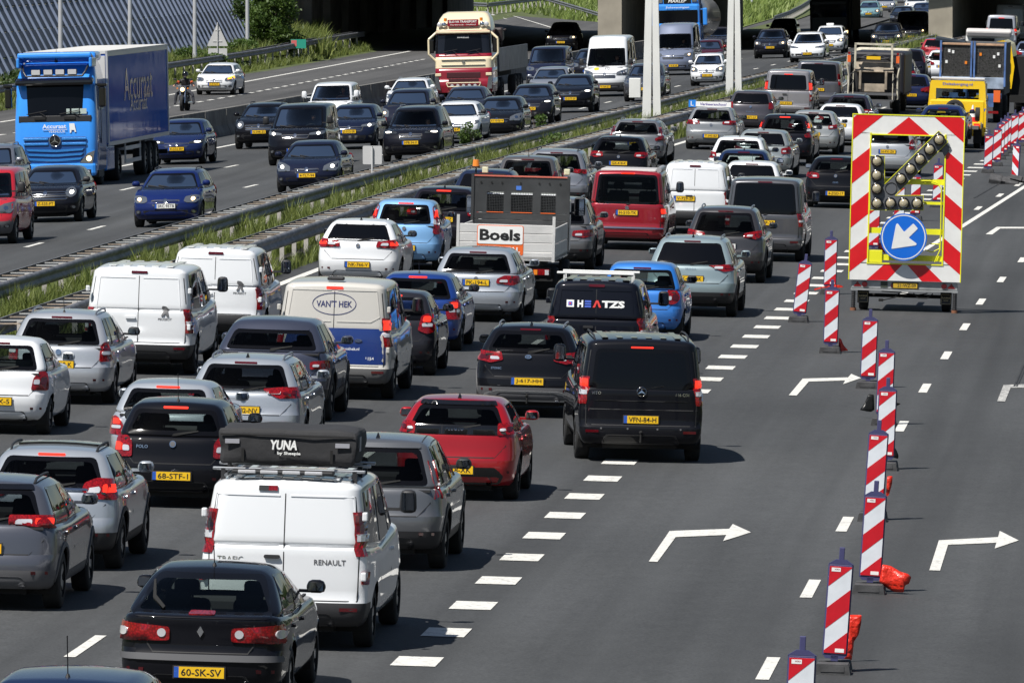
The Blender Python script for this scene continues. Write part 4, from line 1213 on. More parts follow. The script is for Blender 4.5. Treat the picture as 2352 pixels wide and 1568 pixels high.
lp = [(131, 175, 'leftmost grey lamp column behind the blue lorry cab'), (294, 150, 'grey lamp column behind the box of the blue lorry'), (444, 118, 'grey lamp column left of the triangular sign'), (565, 86, 'grey lamp column between triangular sign and ivy bush')]
for a, b, l in lp: pole(a, b, 'lamp_post', l)
pole(1432, 12, 'lamp_post', 'thin far lamp column on the meadow left of the bridge pier', .07, 9)
pole(2272 * .6282 + 0, 0, 'lamp_post', 'thin far lamp column behind the white truss mast', .07, 9) if False else None
pole(1727, 30, 'lamp_post', 'far lamp column on the meadow right of the white mast', .1, 8); pole(1816, 2, 'lamp_post', 'far lamp column beyond the curving guardrail', .09, 8)
# triangular warning sign, seen from behind
M_SB = principled('sign_back', (.50, .50, .50), .5, 0)
def sign_back_tri(px, py):
 g = root('warning_sign', 'back of a triangular warning sign with plate below on the verge', 'road sign'); p = verge(px, 3.0, .25)
 m = MB(); m.cyl((0, 0, -.5), (0, 0, 2.05), .03, 8); m.build('post', [M_SB], g)
 m = MB(); m.prism(rpoly([(-.58, .98), (.58, .98), (0, 2.02)], .07), 'y', .04, .065); m.build('triangle_plate', [M_SB], g)
 m = MB(); m.prism(rpoly([(-.52, .42), (.52, .42), (.52, .88), (-.52, .88)], .05), 'y', .04, .065); m.build('lower_plate', [M_SB], g)
 for z in (1.2, 1.7, .65):
  m = MB(); m.box((0, .03, z), (.5 if z < 1.5 else .25, .02, .04)); m.build('bracket', [M_SB], g)
 g.location = p; g.scale = (.95, 1, 1.15)
sign_back_tri(497, 121)
g = root('sign_board', 'small pale rectangular sign back on a post in the median', 'road sign'); p = RP(-23.05, 256)
m = MB(); m.cyl((0, 0, 0), (0, 0, 1.4), .03, 8); m.build('post', [M_SB], g)
m = MB(); m.prism(rpoly([(-.27, .92), (.27, .92), (.27, 1.44), (-.27, 1.44)], .04), 'y', .035, .05); m.build('sign_plate', [M_SB], g)
m = MB(); m.box((-.0, .028, 1.18), (.018, .02, .5)); m.build('channel', [M_GP], g)
g.location = P(855, 453)
g = root('hectometre_sign', 'small green sign with red patch beside the ivy bush', 'road sign')
M_GSN = principled('green_sign', (.02, .28, .20), .5); M_RSN = principled('red_sign_patch', (.55, .12, .12), .5)
m = MB(); m.box((0, 0, .75), (.85, .03, .5), 0); m.box((-.25, -.018, .78), (.3, .01, .34), 1); m.build('sign_plate', [M_GSN, M_RSN], g)
m = MB(); m.cyl((0, .03, 0), (0, .03, .8), .03, 6); m.build('post', [M_SB], g); g.location = verge(684, 4.0, .2)
# ---------------------------------------------------------------- white masts in the median
M_MAST = principled('white_mast', (.72, .72, .69), .5, .05, var=(.8, .07))
def mast(y, u, label, s=1.0):
 g = root('gantry_mast', label, 'mast', 'white masts in the median')
 H = 9
 for sx, top in ((-.20, -.05), (.20, .06)):
  m = MB(); w0, w1 = (.165 if sx < 0 else .145) * s, .085 * s; d0 = .16
  V = [(sx + a * w0, b * d0, -.1) for a, b in ((-1, -1), (1, -1), (1, 1), (-1, 1))] + [(top + a * w1 * .98, b * d0 * .8, H) for a, b in ((-1, -1), (1, -1), (1, 1), (-1, 1))]
  m.add(V, [(0, 1, 5, 4), (1, 2, 6, 5), (2, 3, 7, 6), (3, 0, 4, 7), (4, 5, 6, 7)]); m.build('mast_leg', [M_MAST], g)
 m = MB(); m.box((0, 0, H), (.5, .6, .3)); m.build('mast_head', [M_MAST], g)
 for z in (1.4, 2.6):
  m = MB(); m.box((0, 0, z), (.16, .1, .08)); m.build('cross_tie', [M_GP], g)
 g.location = RP(u, y); return g
m1 = mast(335, -21.75, 'nearer white two-legged mast in the median')
m = MB(); m.box((-.62, -.05, 1.55), (.42, .3, .72), 0, bev=.02); cbx = m.build('control_box', [M_MAST], m1)
mast(379, -21.95, 'farther white two-legged mast in the median', .95)
# ---------------------------------------------------------------- flyover: deck, piers, abutment
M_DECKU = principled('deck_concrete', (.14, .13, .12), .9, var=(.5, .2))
fo = root('flyover', 'wide concrete flyover crossing above the motorway with deep shade beneath', 'bridge')
m = MB()
def slab(poly, z0, z1, mb): mb.prism(poly, 'z', z0, z1)
slab([(-95, 541), (70, 545), (70, 640), (-95, 632)], 6.3, 7.9, m)
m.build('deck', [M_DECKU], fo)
m = MB(); slab([(-95, 540.6), (70, 544.6), (70, 544.9), (-95, 540.9)], 6.0, 8.9, m); slab([(-95, 632.1), (70, 640.1), (70, 640.4), (-95, 632.4)], 6.0, 8.9, m); m.build('parapet', [M_CONC], fo)
def pier(px, y, w, L_, label, z0=-.3, foot=None):
 g = root('bridge_pier', label, 'bridge pier', 'concrete walls that carry the flyover')
 m = MB(); m.box((0, L_ / 2, 3.0), (w, L_, 6.58)); m.build('shaft', [M_CONC], g)
 if foot: m = MB(); m.box((0, L_ / 2, foot), (w + .3, L_ + .3, .34)); m.build('footing', [M_WH], g)
 g.location = ((px - 2680) / FPX * y, y, z0); g.rotation_euler = (0, 0, -.036)
pier(1403, 543.3, 1.42, 88, 'sunlit concrete pier wall left of the white masts')
pier(2163, 544.4, 1.42, 90, 'sunlit concrete pier wall above the blue skip lorry', -.1, .45)
g = root('abutment', 'shaded concrete abutment wall beside the slip road', 'abutment')
x0 = (668 - 2680) / FPX * 541.2; x1 = x0 + 3.6
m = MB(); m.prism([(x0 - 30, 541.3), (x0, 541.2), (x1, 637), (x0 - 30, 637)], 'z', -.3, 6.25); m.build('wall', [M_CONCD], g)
m = MB()
for k in range(9):
 yy = 547 + k * 9; m.box((x0 + .035 * (yy - 541) + .22, yy, 3), (.5, .7, 6.4))
 o = m.build('pilaster', [M_CONCD], g); m = MB()
g = root('retaining_wall', 'dark retaining wall under the flyover at the right', 'wall')
xr = (2334 - 2680) / FPX * 630
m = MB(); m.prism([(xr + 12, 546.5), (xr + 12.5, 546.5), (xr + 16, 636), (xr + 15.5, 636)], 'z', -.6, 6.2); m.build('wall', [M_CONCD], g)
# meadow and banks beyond
def mound():
 V = [];
 for y, w, h in ((470, .3, 0), (500, 1.3, .25), (530, 2.2, .34), (546, 2.3, .34)):
  for k in range(5): t = k / 4; V.append(RP(-22.6 - w / 2 + w * t, y, .02 + h * math.sin(math.pi * t)))
 o = mk('grass_mound', V, [(5 * j + i, 5 * j + i + 1, 5 * j + i + 6, 5 * j + i + 5) for j in range(3) for i in range(4)], M_GRG); o['kind'] = 'structure'
mound()
def patch(pts, mat, name, z=0.02, kind='structure'):
 v = [P(a, b) for a, b in pts]; v = [(q.x, q.y, zg(q.x, q.y) + z) for q in v]
 o = mk(name, v, [tuple(range(len(v)))], mat, None, False); o['kind'] = kind
 bm = bmesh.new(); bm.from_mesh(o.data); bmesh.ops.recalc_face_normals(bm, faces=bm.faces)
 for f in bm.faces:
  if f.normal.z < 0: f.normal_flip()
 bm.to_mesh(o.data); bm.free(); return o
patch([(700, -130), (2700, -130), (2700, -30), (1960, -25), (1850, 8), (1790, 40), (1720, 60), (1690, 70), (1640, 66), (1400, 36), (1000, 24), (700, 20)], M_GRF, 'meadow', .05)
patch([(880, 40), (1120, 33), (1380, 52), (1440, 57), (1440, 112), (880, 112)], M_ASPH2, 'slip_road', .03)
patch([(1788, 66), (1872, 36), (1990, -30), (2080, -80), (2300, -80), (2140, 0), (2100, 30), (2000, 60), (1900, 90)], M_ASPH2, 'far_road', .12)
patch([(1690, 78), (1720, 71), (1790, 52), (1830, 30), (1900, 0), (1960, -20), (1875, 33), (1788, 66), (1700, 100)], M_GRG, 'grass_bank', .15)
def railpx(pts, h, label, grp='far guardrails beyond the flyover', r=.14):
 g = root('guardrail', label, 'guardrail', grp); v = [P(a, b, h) for a, b in pts]
 for i in range(len(v) - 1):
  a, b = v[i], v[i + 1]; t = (b - a).normalized(); s_ = t.cross(Vector((0, 0, 1))).normalized()
  V = [a + s_ * q[0] + Vector((0, 0, q[1])) for q in WB] + [b + s_ * q[0] + Vector((0, 0, q[1])) for q in WB]; n = len(WB)
  m = MB(); m.add(V, [(k, k + 1, n + k + 1, n + k) for k in range(n - 1)], 0, True); m.cyl(a - s_ * .05, b - s_ * .05, .05, 5); m.build('rail', [M_STEEL], g, fix=False)
 vv = resample(v, 4.0)
 m = MB(); m.box((0, 0, -.35), (.1, .06, .8)); src = m.build('post', [M_POSTW], g)
 for k, q in enumerate(vv[:60]):
  o = src if k == 0 else src.copy()
  if k: COL.objects.link(o)
  o.location = q - Vector((.0, -.1, .1))
railpx([(1000, 6), (1120, 12), (1250, 19), (1378, 30)], .7, 'far guardrail on the meadow left of the sunlit pier')
railpx([(1435, 110), (1500, 95)], .7, 'short guardrail right of the white panel van roof')
railpx([(1778, 42), (1812, 30), (1840, 16), (1862, 2), (1890, -14)], .7, 'curving far guardrail right of the masts')
railpx([(1970, 132), (2040, 116), (2130, 90), (2170, 80)], .6, 'guardrail on the grass wedge below the concrete pier')
railpx([(1730, 152), (1870, 128), (2000, 103)], .6, 'far guardrail behind the white cars') if False else None
# ---------------------------------------------------------------- vegetation
def blades(name, gen, count, hmin, hmax, w, mat, lean=.35, seed=1):
 r_ = np.random.default_rng(seed)
 xy, sc = gen(r_, count); n = len(xy)
 h = r_.uniform(hmin, hmax, n) * sc; a = r_.uniform(0, 2 * np.pi, n); ww = w * r_.uniform(.6, 1.4, n) * np.maximum(sc, .6)
 lx = r_.normal(0, lean, n) * h + .1 * h; ly = r_.normal(0, lean, n) * h
 dx = np.cos(a) * ww / 2; dy = np.sin(a) * ww / 2
 z = xy[:, 2]
 V = np.zeros((n, 5, 3))
 V[:, 0] = np.stack([xy[:, 0] - dx, xy[:, 1] - dy, z - .03], 1); V[:, 1] = np.stack([xy[:, 0] + dx, xy[:, 1] + dy, z - .03], 1)
 V[:, 2] = np.stack([xy[:, 0] - dx * .8 + lx * .35, xy[:, 1] - dy * .8 + ly * .35, z + h * .55], 1); V[:, 3] = np.stack([xy[:, 0] + dx * .8 + lx * .35, xy[:, 1] + dy * .8 + ly * .35, z + h * .55], 1)
 V[:, 4] = np.stack([xy[:, 0] + lx, xy[:, 1] + ly, z + h], 1)
 me = bpy.data.meshes.new(name); me.vertices.add(n * 5); me.vertices.foreach_set('co', V.ravel())
 b = np.arange(n)[:, None] * 5
 lp_ = np.concatenate([b + np.array([[0, 1, 3, 2]]), b + np.array([[2, 3, 4]])], 1).ravel()
 me.loops.add(n * 7); me.loops.foreach_set('vertex_index', lp_)
 me.polygons.add(n * 2); ls = (np.arange(n)[:, None] * 7 + np.array([[0, 4]])).ravel(); me.polygons.foreach_set('loop_start', ls)
 me.polygons.foreach_set('loop_total', np.tile([4, 3], n)); me.materials.append(mat); me.update(calc_edges=True)
 o = bpy.data.objects.new(name, me); COL.objects.link(o); o['kind'] = 'stuff'
 return o
_by = np.array([bend(q) for q in range(0, 1200)])
def gen_strip(ulo, uhi, y0, y1, z=0.0, power=1.4, gap=None):
 def f(r_, n):
  y = y0 + (y1 - y0) * r_.uniform(0, 1, n) ** power; u = r_.uniform(0, 1, n)
  lo = ulo if not callable(ulo) else np.array([ulo(q) for q in y]); hi = uhi if not callable(uhi) else np.array([uhi(q) for q in y])
  u = lo + (hi - lo) * u
  zz = np.array([zlane(q) for q in u]) + z if n < 40000 else z + np.where(u > -20.2, -.025 * (u + 20.2), np.where(u > -24.2, 0, np.where(u > -56, -.3, .1)))
  cl = .65 + .5 * np.sin(u * 3.1 + y * .9) * np.sin(y * .31 + u) + .25 * np.sin(y * 1.7)
  sc = np.clip(cl, .35, 1.25)
  x = u + np.interp(y, np.arange(1200), _by)
  return np.stack([x, y, zz], 1), sc
 return f
blades('grass', gen_strip(-22.7, -20.85, 158, 430), 135000, .26, .72, .024, M_BLADE, .28, 3)
blades('grass', gen_strip(-20.1, -19.75, 158, 400), 22000, .18, .5, .022, M_BLADE, .28, 4)
blades('grass', gen_strip(-24.35, -23.45, 158, 430), 9000, .10, .25, .02, M_BLADE, .28, 5)
blades('verge_grass', gen_strip(lambda y: u_g(y) - 4.4, lambda y: u_g(y) - .4, 335, 545, 0, 1.0), 60000, .3, .8, .045, M_BLADE, .3, 6)
blades('verge_grass', gen_strip(lambda y: u_g(y) - .3, lambda y: u_g(y) + .9, 335, 545, 0, 1.0), 26000, .12, .45, .035, M_BLADE, .3, 7)
def gpx(quad):
 def f(r_, n):
  a, b, c, d = [P(*q) for q in quad]; s_ = r_.uniform(0, 1, (n, 1)); t = r_.uniform(0, 1, (n, 1))
  A, B, C_, D_ = [np.array(q) for q in (a, b, c, d)]
  p = (A * (1 - s_) + B * s_) * (1 - t) + (D_ * (1 - s_) + C_ * s_) * t
  return p, .7 + .5 * r_.uniform(0, 1, n)
 return f
blades('meadow_grass', gpx([(1000, 26), (1380, 44), (1380, 0), (1000, -30)]), 14000, .3, .8, .16, M_MEAD, .3, 12)
blades('meadow_grass', gpx([(1690, 66), (1800, 36), (1880, -30), (1690, -30)]), 12000, .3, .9, .18, M_MEAD, .3, 13)
blades('grass_wedge', gpx([(1985, 146), (2130, 140), (2160, 90), (2100, 90)]), 9000, .3, .9, .08, M_BLADE, .3, 8)
blades('bank_grass', gpx([(560, 118), (760, 116), (735, 112), (540, 104)]), 9000, .5, 1.3, .07, M_BLADE, .3, 9)
def leaves(name, blobs, count, size, mat, seed, parent=None):
 """leaf-sized faces spread through a few ellipsoid clumps: (centre, radii)"""
 r_ = np.random.default_rng(seed); C_ = []
 tot = sum(b[1][0] * b[1][1] * b[1][2] for b in blobs)
 for c, rr in blobs:
  k = int(count * rr[0] * rr[1] * rr[2] / tot) + 4
  d = r_.normal(size=(k, 3)); d /= np.linalg.norm(d, axis=1)[:, None]; q = r_.uniform(.25, 1, (k, 1)) ** .5
  C_.append(np.array(c) + d * q * np.array(rr) * (1 + .18 * r_.normal(size=(k, 1))))
 c = np.concatenate(C_); n = len(c)
 a = r_.normal(size=(n, 3)); a /= np.linalg.norm(a, axis=1)[:, None]; b = np.cross(a, r_.normal(size=(n, 3))); b /= np.linalg.norm(b, axis=1)[:, None]
 s_ = size * r_.uniform(.5, 1.3, (n, 1)); V = np.stack([c - a * s_, c + b * s_ * .5, c + a * s_, c - b * s_ * .5], 1)
 me = bpy.data.meshes.new(name); me.vertices.add(n * 4); me.vertices.foreach_set('co', V.ravel())
 me.loops.add(n * 4); me.loops.foreach_set('vertex_index', np.arange(n * 4)); me.polygons.add(n)
 me.polygons.foreach_set('loop_start', np.arange(n) * 4); me.polygons.foreach_set('loop_total', np.full(n, 4)); me.materials.append(mat); me.update(calc_edges=True)
 o = bpy.data.objects.new(name, me); COL.objects.link(o)
 if parent: o.parent = parent
 return o
def tree(name, label, p, h, r, count, size, mat, seed, group=None, blobs=None, cat='tree', base=.25):
 g = root(name, label, cat, group); rr = random.Random(seed)
 m = MB(); m.cyl((0, 0, -.2), (.02 * h, 0, h * .6), .035 * h ** .9, 8, r2=.012 * h)
 for k in range(6):
  a = rr.uniform(0, 6.28); z = h * rr.uniform(.3, .6); m.cyl((0, 0, z), (r * .6 * math.cos(a), r * .6 * math.sin(a), z + h * .22), .012 * h, 5, r2=.004 * h)
 m.build('trunk', [principled('bark', (.08, .06, .045), .9, var=(5, .4))], g)
 if blobs is None:
  blobs = [((rr.uniform(-.55, .55) * r, rr.uniform(-.55, .55) * r, h * rr.uniform(base + .1, .88)), (r * rr.uniform(.35, .6), r * rr.uniform(.35, .6), h * rr.uniform(.10, .2))) for _ in range(11)]
 o = leaves('crown', blobs, count, size, mat, seed, g); o['kind'] = 'stuff'
 g.location = p; return g
pb = verge(632, 2.6); rr = random.Random(5)
bl = [((rr.uniform(-1.1, .9), rr.uniform(-1, 1), z), (rr.uniform(.5, .9), .8, rr.uniform(.45, .8))) for z in [.6, .9, 1.3, 1.6, 2.0, 2.4, 2.8, 3.2, 3.6, 4.0, 4.4, 4.8, 5.3] for _ in range(2)]
tree('ivy_bush', 'tall sunlit bush in front of the abutment left of the dark underpass', pb, 5.6, 1.6, 15000, .11, M_LEAF, 5, None, bl, 'bush')
pb = verge(604, 2.0); rr = random.Random(15)
bl = [((rr.uniform(-1.5, .8), rr.uniform(-1, 1), z), (rr.uniform(.5, .9), .8, rr.uniform(.5, .8))) for z in [.5, 1.0, 1.5, 2.1, 2.7, 3.3, 4.0, 4.7, 5.4] for _ in range(2)]
tree('ivy_bush', 'darker bush growing over the right end of the noise barrier', pb + Vector((-.4, 6, 0)), 5.8, 1.6, 10000, .12, M_LEAFD, 6, None, bl, 'bush')
def plant(px, py, h, r, n, label, seed, u=None):
 p = P(px, py)
 g = root('shrub', label, 'shrub', 'young shrubs in the median'); rr = random.Random(seed)
 m = MB()
 for k in range(5): m.cyl((0, 0, 0), (rr.uniform(-r, r) * .7, rr.uniform(-r, r) * .7, h * .8), .012, 4)
 m.build('stem', [MATS['bark']], g)
 o = leaves('foliage', [((rr.uniform(-.5, .5) * r, rr.uniform(-.5, .5) * r, h * rr.uniform(.3, .9)), (r * .5, r * .5, h * .16)) for _ in range(7)], n, .055, M_LEAF, seed, g); o['kind'] = 'stuff'
 g.location = p
plant(1082, 352, .95, .42, 900, 'leafy shrub poking above the median rail beside the white saloon', 21)
plant(1236, 318, .85, .35, 500, 'small leafy shrub above the rail below the black crossover', 22)
plant(1270, 362, .8, .5, 700, 'leafy shrub between the median rails below the black crossover', 23)
plant(1040, 455, .6, .6, 900, 'low broad shrub in the median left of the amber beacon', 24)
plant(1085, 440, .5, .45, 600, 'low shrub in the median just left of the amber beacon', 25)
plant(1540, 300, .7, .3, 400, 'shrub at the foot of the nearer white mast', 26)
for k in range(9):
 x = 420 + 18 * k + random.uniform(-6, 6);
 tree('verge_bush', 'leafy bush %s on the verge below the noise barrier' % ['at the lorry end', 'beside the first lamp post', 'left of the triangular sign', 'under the triangular sign', 'right of the triangular sign', 'beside the fourth lamp post', 'low and broad', 'near the tall bush', 'close to the green sign'][k], verge(x + 14, 1.6 + .5 * (k % 3)), 1.15, 1.0, 1700, .075, M_LEAF, 40 + k, 'bushes on the verge', None, 'bush', .0)
for k in range(5):
 tree('verge_bush', 'dark bush %s at the foot of the noise barrier' % ['leftmost', 'behind the blue cab', 'right of the blue cab roof', 'hidden by the lorry box', 'near the box corner'][k], verge(-10 + 24 * k, 1.2), 1.3, 1.0, 1300, .09, M_LEAFD, 60 + k, 'dark bushes by the noise barrier', None, 'bush', .0)
# trees to the right of the motorway (outside the frame; seen in the car windows)
for k in range(16):
 y = 60 + k * 22 + random.uniform(-5, 5)
 tree('roadside_tree', 'broad leafy tree in the row right of the motorway', RP(24 + random.uniform(-2, 4), y), random.uniform(9, 13), random.uniform(4, 5.5), 1100, .55, M_LEAFD, 80 + k, 'trees right of the motorway', None, 'tree', .1)
# ---------------------------------------------------------------- the traffic
WHT = (.69, .705, .72); SIL = (.44, .47, .51); GRY = (.13, .135, .145); DGR = (.045, .045, .052); BLK = (.007, .007, .009); NAV = (.012, .018, .05)
JAM = 'cars and vans queueing in the right carriageway'; ONC = 'oncoming cars and vans in the left carriageway'
def R(name, st, label, x, y, col, metal=0, lp=None, **k):
 if lp:
  W2 = k.get('W', ST[st]['W']) / 2
  k['rlpoly'] = [(u * W2, z) for u, z in lp]
 k.setdefault('cat', 'van' if 'van' in name else 'car')
 if 'van' not in st and not k.get('far'): k.setdefault('clear', 1)
 return car(name, st, label, 'r', x, y, col, metal, group=JAM, **k)
def F(name, st, label, x, y, col, metal=0, **k):
 k.setdefault('cat', 'van' if 'van' in name else 'car')
 return car(name, st, label, 'f', x, y, col, metal, group=ONC, **k)
def q4(u0, u1, z0, z1, a=0, b=0): return [(u0, z0 + a), (u0, z1 - b), (u1, z1), (u1, z0)]
# --- nearest cars
def ex_lift(c, r, body):
 c.decal('bumper_strip', rpoly([(-.84, .515), (.84, .515), (.84, .575), (-.84, .575)], .02, 2), 'R', [M_GP], r, .02, .08)
 c.decal('high_brake_light', rpoly([(-.14, .985), (.14, .985), (.13, 1.015), (-.13, 1.015)], .008, 1), 'R', [M_RED], r, .012, .08)
 c.decal('badge', [(0, .76), (.035, .82), (0, .88), (-.035, .82)], 'R', [M_CH], r, .02, .1)
 c.decal('tailgate_gap', [[(-.50, .595), (.50, .595), (.50, .605), (-.50, .605)], [(.50, .60), (.56, .68), (.56, .96), (.545, .96), (.545, .685), (.49, .605)], [(-.49, .605), (-.545, .685), (-.545, .96), (-.56, .96), (-.56, .68), (-.50, .60)]], 'R', [M_SEAM], r, .003, .1)
 for sx in (-1, 1):
  for x, rr_ in ((.40, .045), (.80, .045)): c.decal('reversing_lens', ell(sx * x, .80, rr_, rr_, 14), 'R', [M_WL], r, .034, .1)
 c.decal('wiper', [(-.585, 1.26), (-.565, 1.27), (-.52, 1.13), (-.40, 1.035), (-.42, 1.015), (-.55, 1.11)], 'R', [M_UN], r, .02, .1)
R('hatchback_car', 'lift', 'black five-door car with round reversing lamps right behind the white van', 455, 1632, BLK, 0, q4(.36, .99, .70, .90, .02, .04), plate='60-SK-SV', plz=.40, clear=2, badge=0, hb=0, wiper=0, antenna=2, rw=(.93, .02, .96), extra=ex_lift, lens=0)
R('hatchback_car', 'hatch', 'dark blue car with whip antenna cut off by the bottom edge', 0, 0, (.02, .035, .075), .3, pos=RP(-9.77, 79.9), antenna=3, L=4.4)
FFL = []
def ex_van_white(c, r, body):
 c.text('lettering', 'TRAFIC', -.60, 1.01, 'R', M_CH, r, h=.065, bold=.01); c.text('lettering', 'RENAULT', .52, 1.00, 'R', M_GP, r, h=.06, bold=.015)
 c.decal('high_brake_light', [[(-.30, 1.78), (-.19, 1.78), (-.19, 1.83), (-.30, 1.83)]], 'R', [M_BP], r, .02, .1)
 c.decal('high_brake_light', [[(-.19, 1.78), (-.09, 1.78), (-.09, 1.83), (-.19, 1.83)]], 'R', [M_RED], r, .021, .1)
 for sx in (-1, 1):     # raised outline of the two door pressings
  x0, x1 = (.06, .80); g = .006
  seg = [[(sx * a, b) for a, b in q] for q in ([(x0, 1.17), (x1, 1.17), (x1, 1.17 + 2 * g), (x0, 1.17 + 2 * g)], [(x0, 1.72), (x1 - .04, 1.72), (x1 - .04, 1.72 + 2 * g), (x0, 1.72 + 2 * g)], [(x1, 1.17), (x1 + 2 * g, 1.17), (x1 - .04 + 2 * g, 1.72), (x1 - .04, 1.72)])]
  c.decal('door_pressing', seg, 'R', [body], r, .010, .1, smooth=False)
 for sx in (1, -1):
  q = [(sx * .87, .76), (sx * .94, .76), (sx * .94, .90), (sx * .87, .90)]
  c.decal('tail_light', rpoly(q if sx > 0 else q[::-1], .01, 2), 'R', [M_RED], r, .02, .08)
 for v in (.10, .34, .55):
  g = c.gh(.86, v, 1); z = g[2] + .11
  m = MB(); m.box((0, g[1], z), (1.72, .06, .035), 0, bev=.01); m.box((-.74, g[1], z - .08), (.05, .06, .16), 1); m.box((.74, g[1], z - .08), (.05, .06, .16), 1)
  m.build('roof_bar', [M_AL, M_BP], r)
 for sx in (-1, 1):
  m = MB(); a = c.gh(.86 * sx, .05, 1); b = c.gh(.86 * sx, .8, 1); m.tube([(a[0], a[1], a[2] + .05), (b[0], b[1], b[2] + .05)], .02, 6); m.build('roof_rail', [M_AL], r)
 for x in (-.55, -.33, -.11, .11, .33, .55):
  m = MB(); a = c.gh(0, .04, 1); b = c.gh(0, .8, 1); m.box((x, (a[1] + b[1]) / 2, a[2] + .012), (.07, b[1] - a[1], .02), 0); m.build('roof_rib', [body], r)
 m = MB(); a = c.gh(0, .045, 1); m.box((-.05, a[1], a[2] + .075), (1.15, .18, .05), 0, bev=.02)
 for x in (-.45, -.2, .05, .3): m.box((x, a[1] - .06, a[2] + .078), (.2, .08, .04), 1, bev=.01)
 m.build('light_bar', [M_BP, M_WL], r)
WV, WVc = R('panel_van', 'van', 'white panel van carrying a black roof tent box on bars', 645, 1494, WHT, 0, [(.905, 1.07), (.905, 1.56), (.985, 1.56), (.995, 1.07)], W=1.94, H=1.93, rw=(0, 0, 0), doors=2, hb=0, badge=0, wiper=0, skip=('plate',), lit=0, bumpm=M_BP, extra=ex_van_white, br=1.2)
R('suv_car', 'cross', 'grey lacquered crossover with full-width lamp bar cut by the left edge', -52, 1402, (.085, .09, .11), .4, q4(.35, .97, .96, 1.11, .05), W=1.84, H=1.51, L=4.45, lit=1, rails=2, low=M_GP, spoiler=2, skip=())
def ex_gla(c, r, body):
 c.decal('sunroof', rpoly([(-.52, -.9), (.52, -.9), (.5, .7), (-.5, .7)], .08), 'T', [M_GL], r, .03, .2)
 c.decal('chrome_strip', [[(-.5, .985), (.5, .985), (.5, 1.0), (-.5, 1.0)]], 'R', [M_CH], r, .03, .1)
 c.decal('skid_plate', rpoly([(-.6, .27), (.6, .27), (.5, .46), (-.5, .46)], .05), 'R', [M_AL], r, .02, .1)
R('suv_car', 'cross', 'silver crossover with black sunroof and large red lamps near the left edge', 102, 1310, SIL, .5, [(.46, .99), (.50, 1.08), (.66, 1.14), (.96, 1.13), (.99, 1.0), (.92, .88), (.62, .90)], W=1.80, H=1.50, lit=1, rails=2, plate='NR-51', whiteplate=True, plz=.78, extra=ex_gla, low=M_BP, mcol=paint(SIL, .5))
R('hatchback_car', 'city', 'black small hatchback with mast antenna, yellow plate in the bumper', 392, 1168, BLK, 0, [(.66, .70), (.665, .90), (.74, .97), (.95, .96), (.965, .78), (.92, .68)], plate='68-STF-1', plz=.45, L=3.95, W=1.68, H=1.46, lit=1, antenna=3, clear=2, model='POLO', rw=(.88, .12, .86))
R('hatchback_car', 'city', 'old silver hatchback with round window behind the black small hatchback', 374, 1107, SIL, .45, [(.74, .64), (.70, .74), (.76, .86), (.86, .93), (.97, .88), (.975, .66)], L=3.85, W=1.65, H=1.42, clear=2, lit=1, plz=.5)
R('hatchback_car', 'city', 'white small hatchback with black bumper pads at the left edge', -14, 998, WHT, 0, [(.66, .70), (.70, .88), (.80, .97), (.93, .97), (.955, .69)], plate='31-ZX-5', plz=.52, clear=2, lit=0, hb=1)
R('estate_car', 'wagon', 'silver estate car with roof rails and short antenna', 130, 929, (.50, .52, .55), .5, [(.76, .71), (.77, .98), (.84, 1.03), (.96, 1.02), (.975, .72)], W=1.75, L=4.5, H=1.50, rails=1, antenna=2, clear=1, badge=2, lit=0, plz=.66, mcol=M_BP)
def ex_pan(c, r, body, z0=1.05, z1=None, x1=None):
 z1 = z1 or c.H - .22; x1 = x1 or c.hw * .76; g = .005
 for sx in (-1, 1):
  seg = [[(sx * a, b) for a, b in q] for q in ([(.07, z0), (x1, z0), (x1, z0 + 2 * g), (.07, z0 + 2 * g)], [(.07, z1), (x1 - .05, z1), (x1 - .05, z1 + 2 * g), (.07, z1 + 2 * g)], [(x1, z0), (x1 + 2 * g, z0), (x1 - .05 + 2 * g, z1), (x1 - .05, z1)])]
  c.decal('door_pressing', seg, 'R', [body], r, .009, .1, smooth=False)
 for x in (-.5, -.25, 0, .25, .5):
  m = MB(); a = c.gh(0, .06, 1); b = c.gh(0, .78, 1); m.box((x, (a[1] + b[1]) / 2, a[2] + .008), (.12, b[1] - a[1], .018), 0); m.build('roof_rib', [body], r)
def ex_exp(c, r, body):
 ex_pan(c, r, body, 1.12); c.text('lettering', 'PEUGEOT', .47, .98, 'R', M_GP, r, h=.04, bold=.015)
 c.decal('badge', rpoly([(.40, 1.03), (.45, 1.03), (.47, 1.08), (.50, 1.03), (.54, 1.03), (.52, 1.12), (.55, 1.14), (.52, 1.17), (.49, 1.2), (.42, 1.21), (.41, 1.17), (.45, 1.13)], .01, 1), 'R', [M_GP], r, .016, .1)
R('panel_van', 'van', 'large white panel van beside the guardrail, hinges on both doors', 313, 861, WHT, 0, [(.89, .74), (.89, 1.16), (.975, 1.16), (.985, .74)], W=1.92, H=1.90, rw=(0, 0, 0), doors=1, badge=0, wiper=0, plate=None, skip=('plate',), bumpm=M_BP, extra=ex_exp)
R('panel_van', 'smallvan', 'smaller white panel van farther along the guardrail', 489, 793, WHT, 0, [(.885, .68), (.885, 1.10), (.965, 1.10), (.98, .68)], W=1.84, H=1.82, rw=(0, 0, 0), doors=1, badge=0, wiper=0, skip=('plate',), bumpm=M_BP, extra=ex_exp)
R('estate_car', 'wagon', 'silver estate car with slim red lamps left of the black roof box', 553, 1046, SIL, .5, [(.32, 1.0), (.60, 1.02), (.93, 1.03), (.96, .87), (.6, .86), (.42, .93)], plate='G-482-NV', plz=.68, W=1.80, H=1.46, rails=1, antenna=1, lit=0, mcol=paint(SIL, .5))
